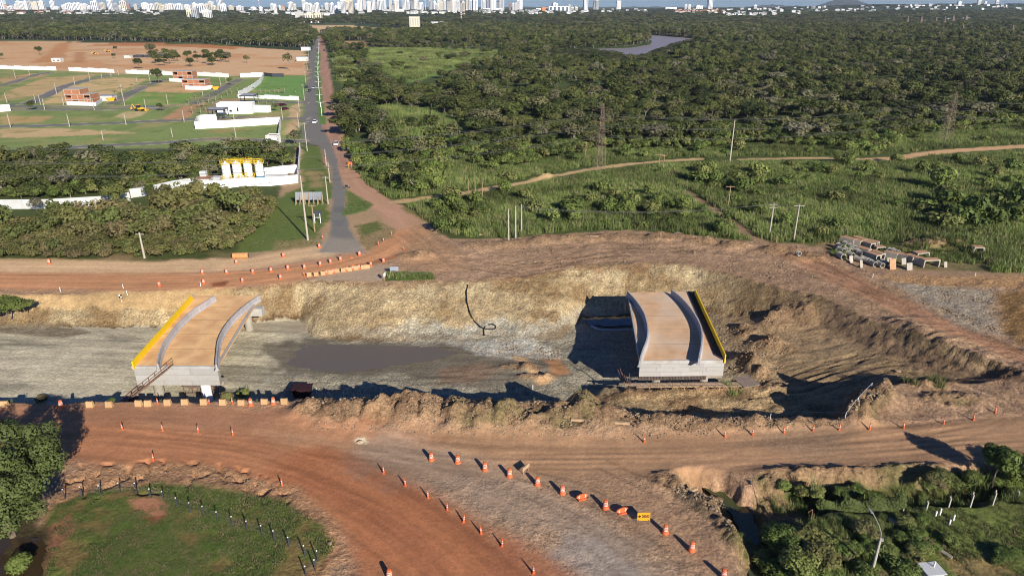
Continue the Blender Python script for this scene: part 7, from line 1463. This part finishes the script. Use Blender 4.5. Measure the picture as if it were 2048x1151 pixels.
# low town houses
M_HW = M('house_white', (.66, .64, .60), .85, .05, .1, rnd=.15); M_HR = M('clay_roof', (.36, .16, .09), .9, .1, .1, rnd=.25); M_HG = M('fibre_roof', (.50, .49, .47), .9, .1, .1, rnd=.25)
HM = {}
def house_mesh(kind):
    if kind not in HM:
        HM[kind] = (MB().box((0, 0, .3), (1, .8, 1.4)).mesh('wall', M_HW), MB().add([(-.55, -.45, 1), (.55, -.45, 1), (.55, .45, 1), (-.55, .45, 1), (-.55, 0, 1.35), (.55, 0, 1.35)], [(0, 1, 5, 4), (2, 3, 4, 5), (1, 2, 5), (3, 0, 4), (3, 2, 1, 0)]).mesh('roof', M_HR if kind == 'r' else M_HG))
    return HM[kind]
for u0, u1, v0, v1, n, kind, lab in ((0, 150, 22, 31, 24, 'r', 'low house in the town belt below the far-left towers'), (120, 340, 21, 33, 52, 'w', 'low pale house in the town belt left of the twin grey towers'), (480, 740, 19, 32, 48, 'w', 'low pale house below the towers beside the avenue'), (770, 1030, 21, 30, 54, 'w', 'low pale house below the central skyline towers'), (1024, 1180, 22, 31, 34, 'w', 'low pale house around the white shopping hall'), (1200, 1300, 20, 27, 14, 'w', 'low pale house between the lone towers'), (1350, 1450, 20, 29, 40, 'r', 'red-roofed house in the dense estate on the horizon'), (1450, 1620, 17, 34, 40, 'w', 'pale house in the town below the low ridge'), (1620, 1800, 14, 27, 26, 'w', 'pale house in the town below the mountain'), (1800, 2048, 10, 22, 40, 'w', 'pale house on the hill town at far right')):
    for k in range(n):
        p = ray_ground(rg.uniform(u0, u1), rg.uniform(v0, v1)); s = rg.uniform(10, 22); t = thing('town_house', lab, 'house', p, rg.uniform(-.6, .6), lab.split(' in the ')[-1] + ' houses'); t.scale = (s, s, rg.uniform(6, 10)); a, b = house_mesh(kind); ob('wall', a, t); ob('roof', b, t)
for u, v, s in ((28, 44, 9), (80, 41, 11), (103, 40, 9), (132, 48, 13), (157, 47, 8), (280, 49, 10), (606, 45, 10), (620, 46, 12), (634, 46, 10), (645, 44, 12), (660, 42, 9), (700, 42, 12), (714, 39, 12), (1078, 40, 8), (1440, 52, 12), (1490, 50, 14), (1530, 50, 12), (1545, 52, 10), (1752, 58, 9), (1834, 43, 14), (1850, 42, 12), (1740, 41, 10)):
    p = ray_ground(u, v); t = thing('farm_house', 'small pale house scattered among the far trees', 'house', p, rg.uniform(-.5, .5), 'houses among the far trees'); t.scale = (s, s, 5); a, b = house_mesh('r' if v > 44 else 'w'); ob('wall', a, t); ob('roof', b, t)
# mountain and low ridge on the horizon
M_HILL = M('wooded_hill', (.028, .036, .03), .95, .2, .002)
def hill(name, u0, u1, prof, dist):
    n = 28; V = []; F = []
    for i in range(n + 1):
        u = u0 + (u1 - u0) * i / n; x = (u - 1024) / FOC * (dist * CP); vt = np.interp(i / n, [a for a, _ in prof], [b for _, b in prof]); z = CAMH + (12.4 - vt) / FOC * dist * 1.17 + 6 * math.sin(i * 2.3)
        for yy, zz_ in ((-1600, -8), (-700, max(z, 0) * .35 - 6), (0, z), (900, -8)): V.append((x, dist + yy, zz_))
    for i in range(n):
        for k in range(3): F.append((i * 4 + k, (i + 1) * 4 + k, (i + 1) * 4 + k + 1, i * 4 + k + 1))
    me = bpy.data.meshes.new(name); me.from_pydata(V, [], F); me.materials.append(M_HILL); me.polygons.foreach_set('use_smooth', np.ones(len(F), bool)); o = ob(name, me); o['kind'] = 'structure'
hill('mountain', 1615, 1750, [(0, 15), (.2, 10.5), (.38, 3.5), (.48, -1), (.58, -1), (.7, 4), (.85, 10), (1, 15)], 10500)
hill('ridge_hill', 1440, 1610, [(0, 15.5), (.3, 13.5), (.5, 10.5), (.65, 9.8), (.8, 12), (.9, 11.5), (1, 15)], 12000)
hill('far_hills', 1000, 1440, [(0, 14.5), (.1, 13.2), (.4, 13.8), (.7, 13), (1, 14.5)], 11500)

# ------------------------------------------------------------------ the air
mh, ns, ls, bs = new_mat('haze_air'); ns.remove(bs); pv = nd(ns, 'ShaderNodeVolumePrincipled'); pv.inputs['Density'].default_value = 3.2e-5; pv.inputs['Color'].default_value = (.72, .84, 1.0, 1); pv.inputs['Anisotropy'].default_value = 0.0
ls.new(pv.outputs[0], ns['Material Output'].inputs['Volume'])
hb = MB().box((0, 7200, 118), (34000, 16400, 268)).build('haze', mh); tag(hb, 'thin pale haze hanging over the whole landscape', None, None, 'stuff')
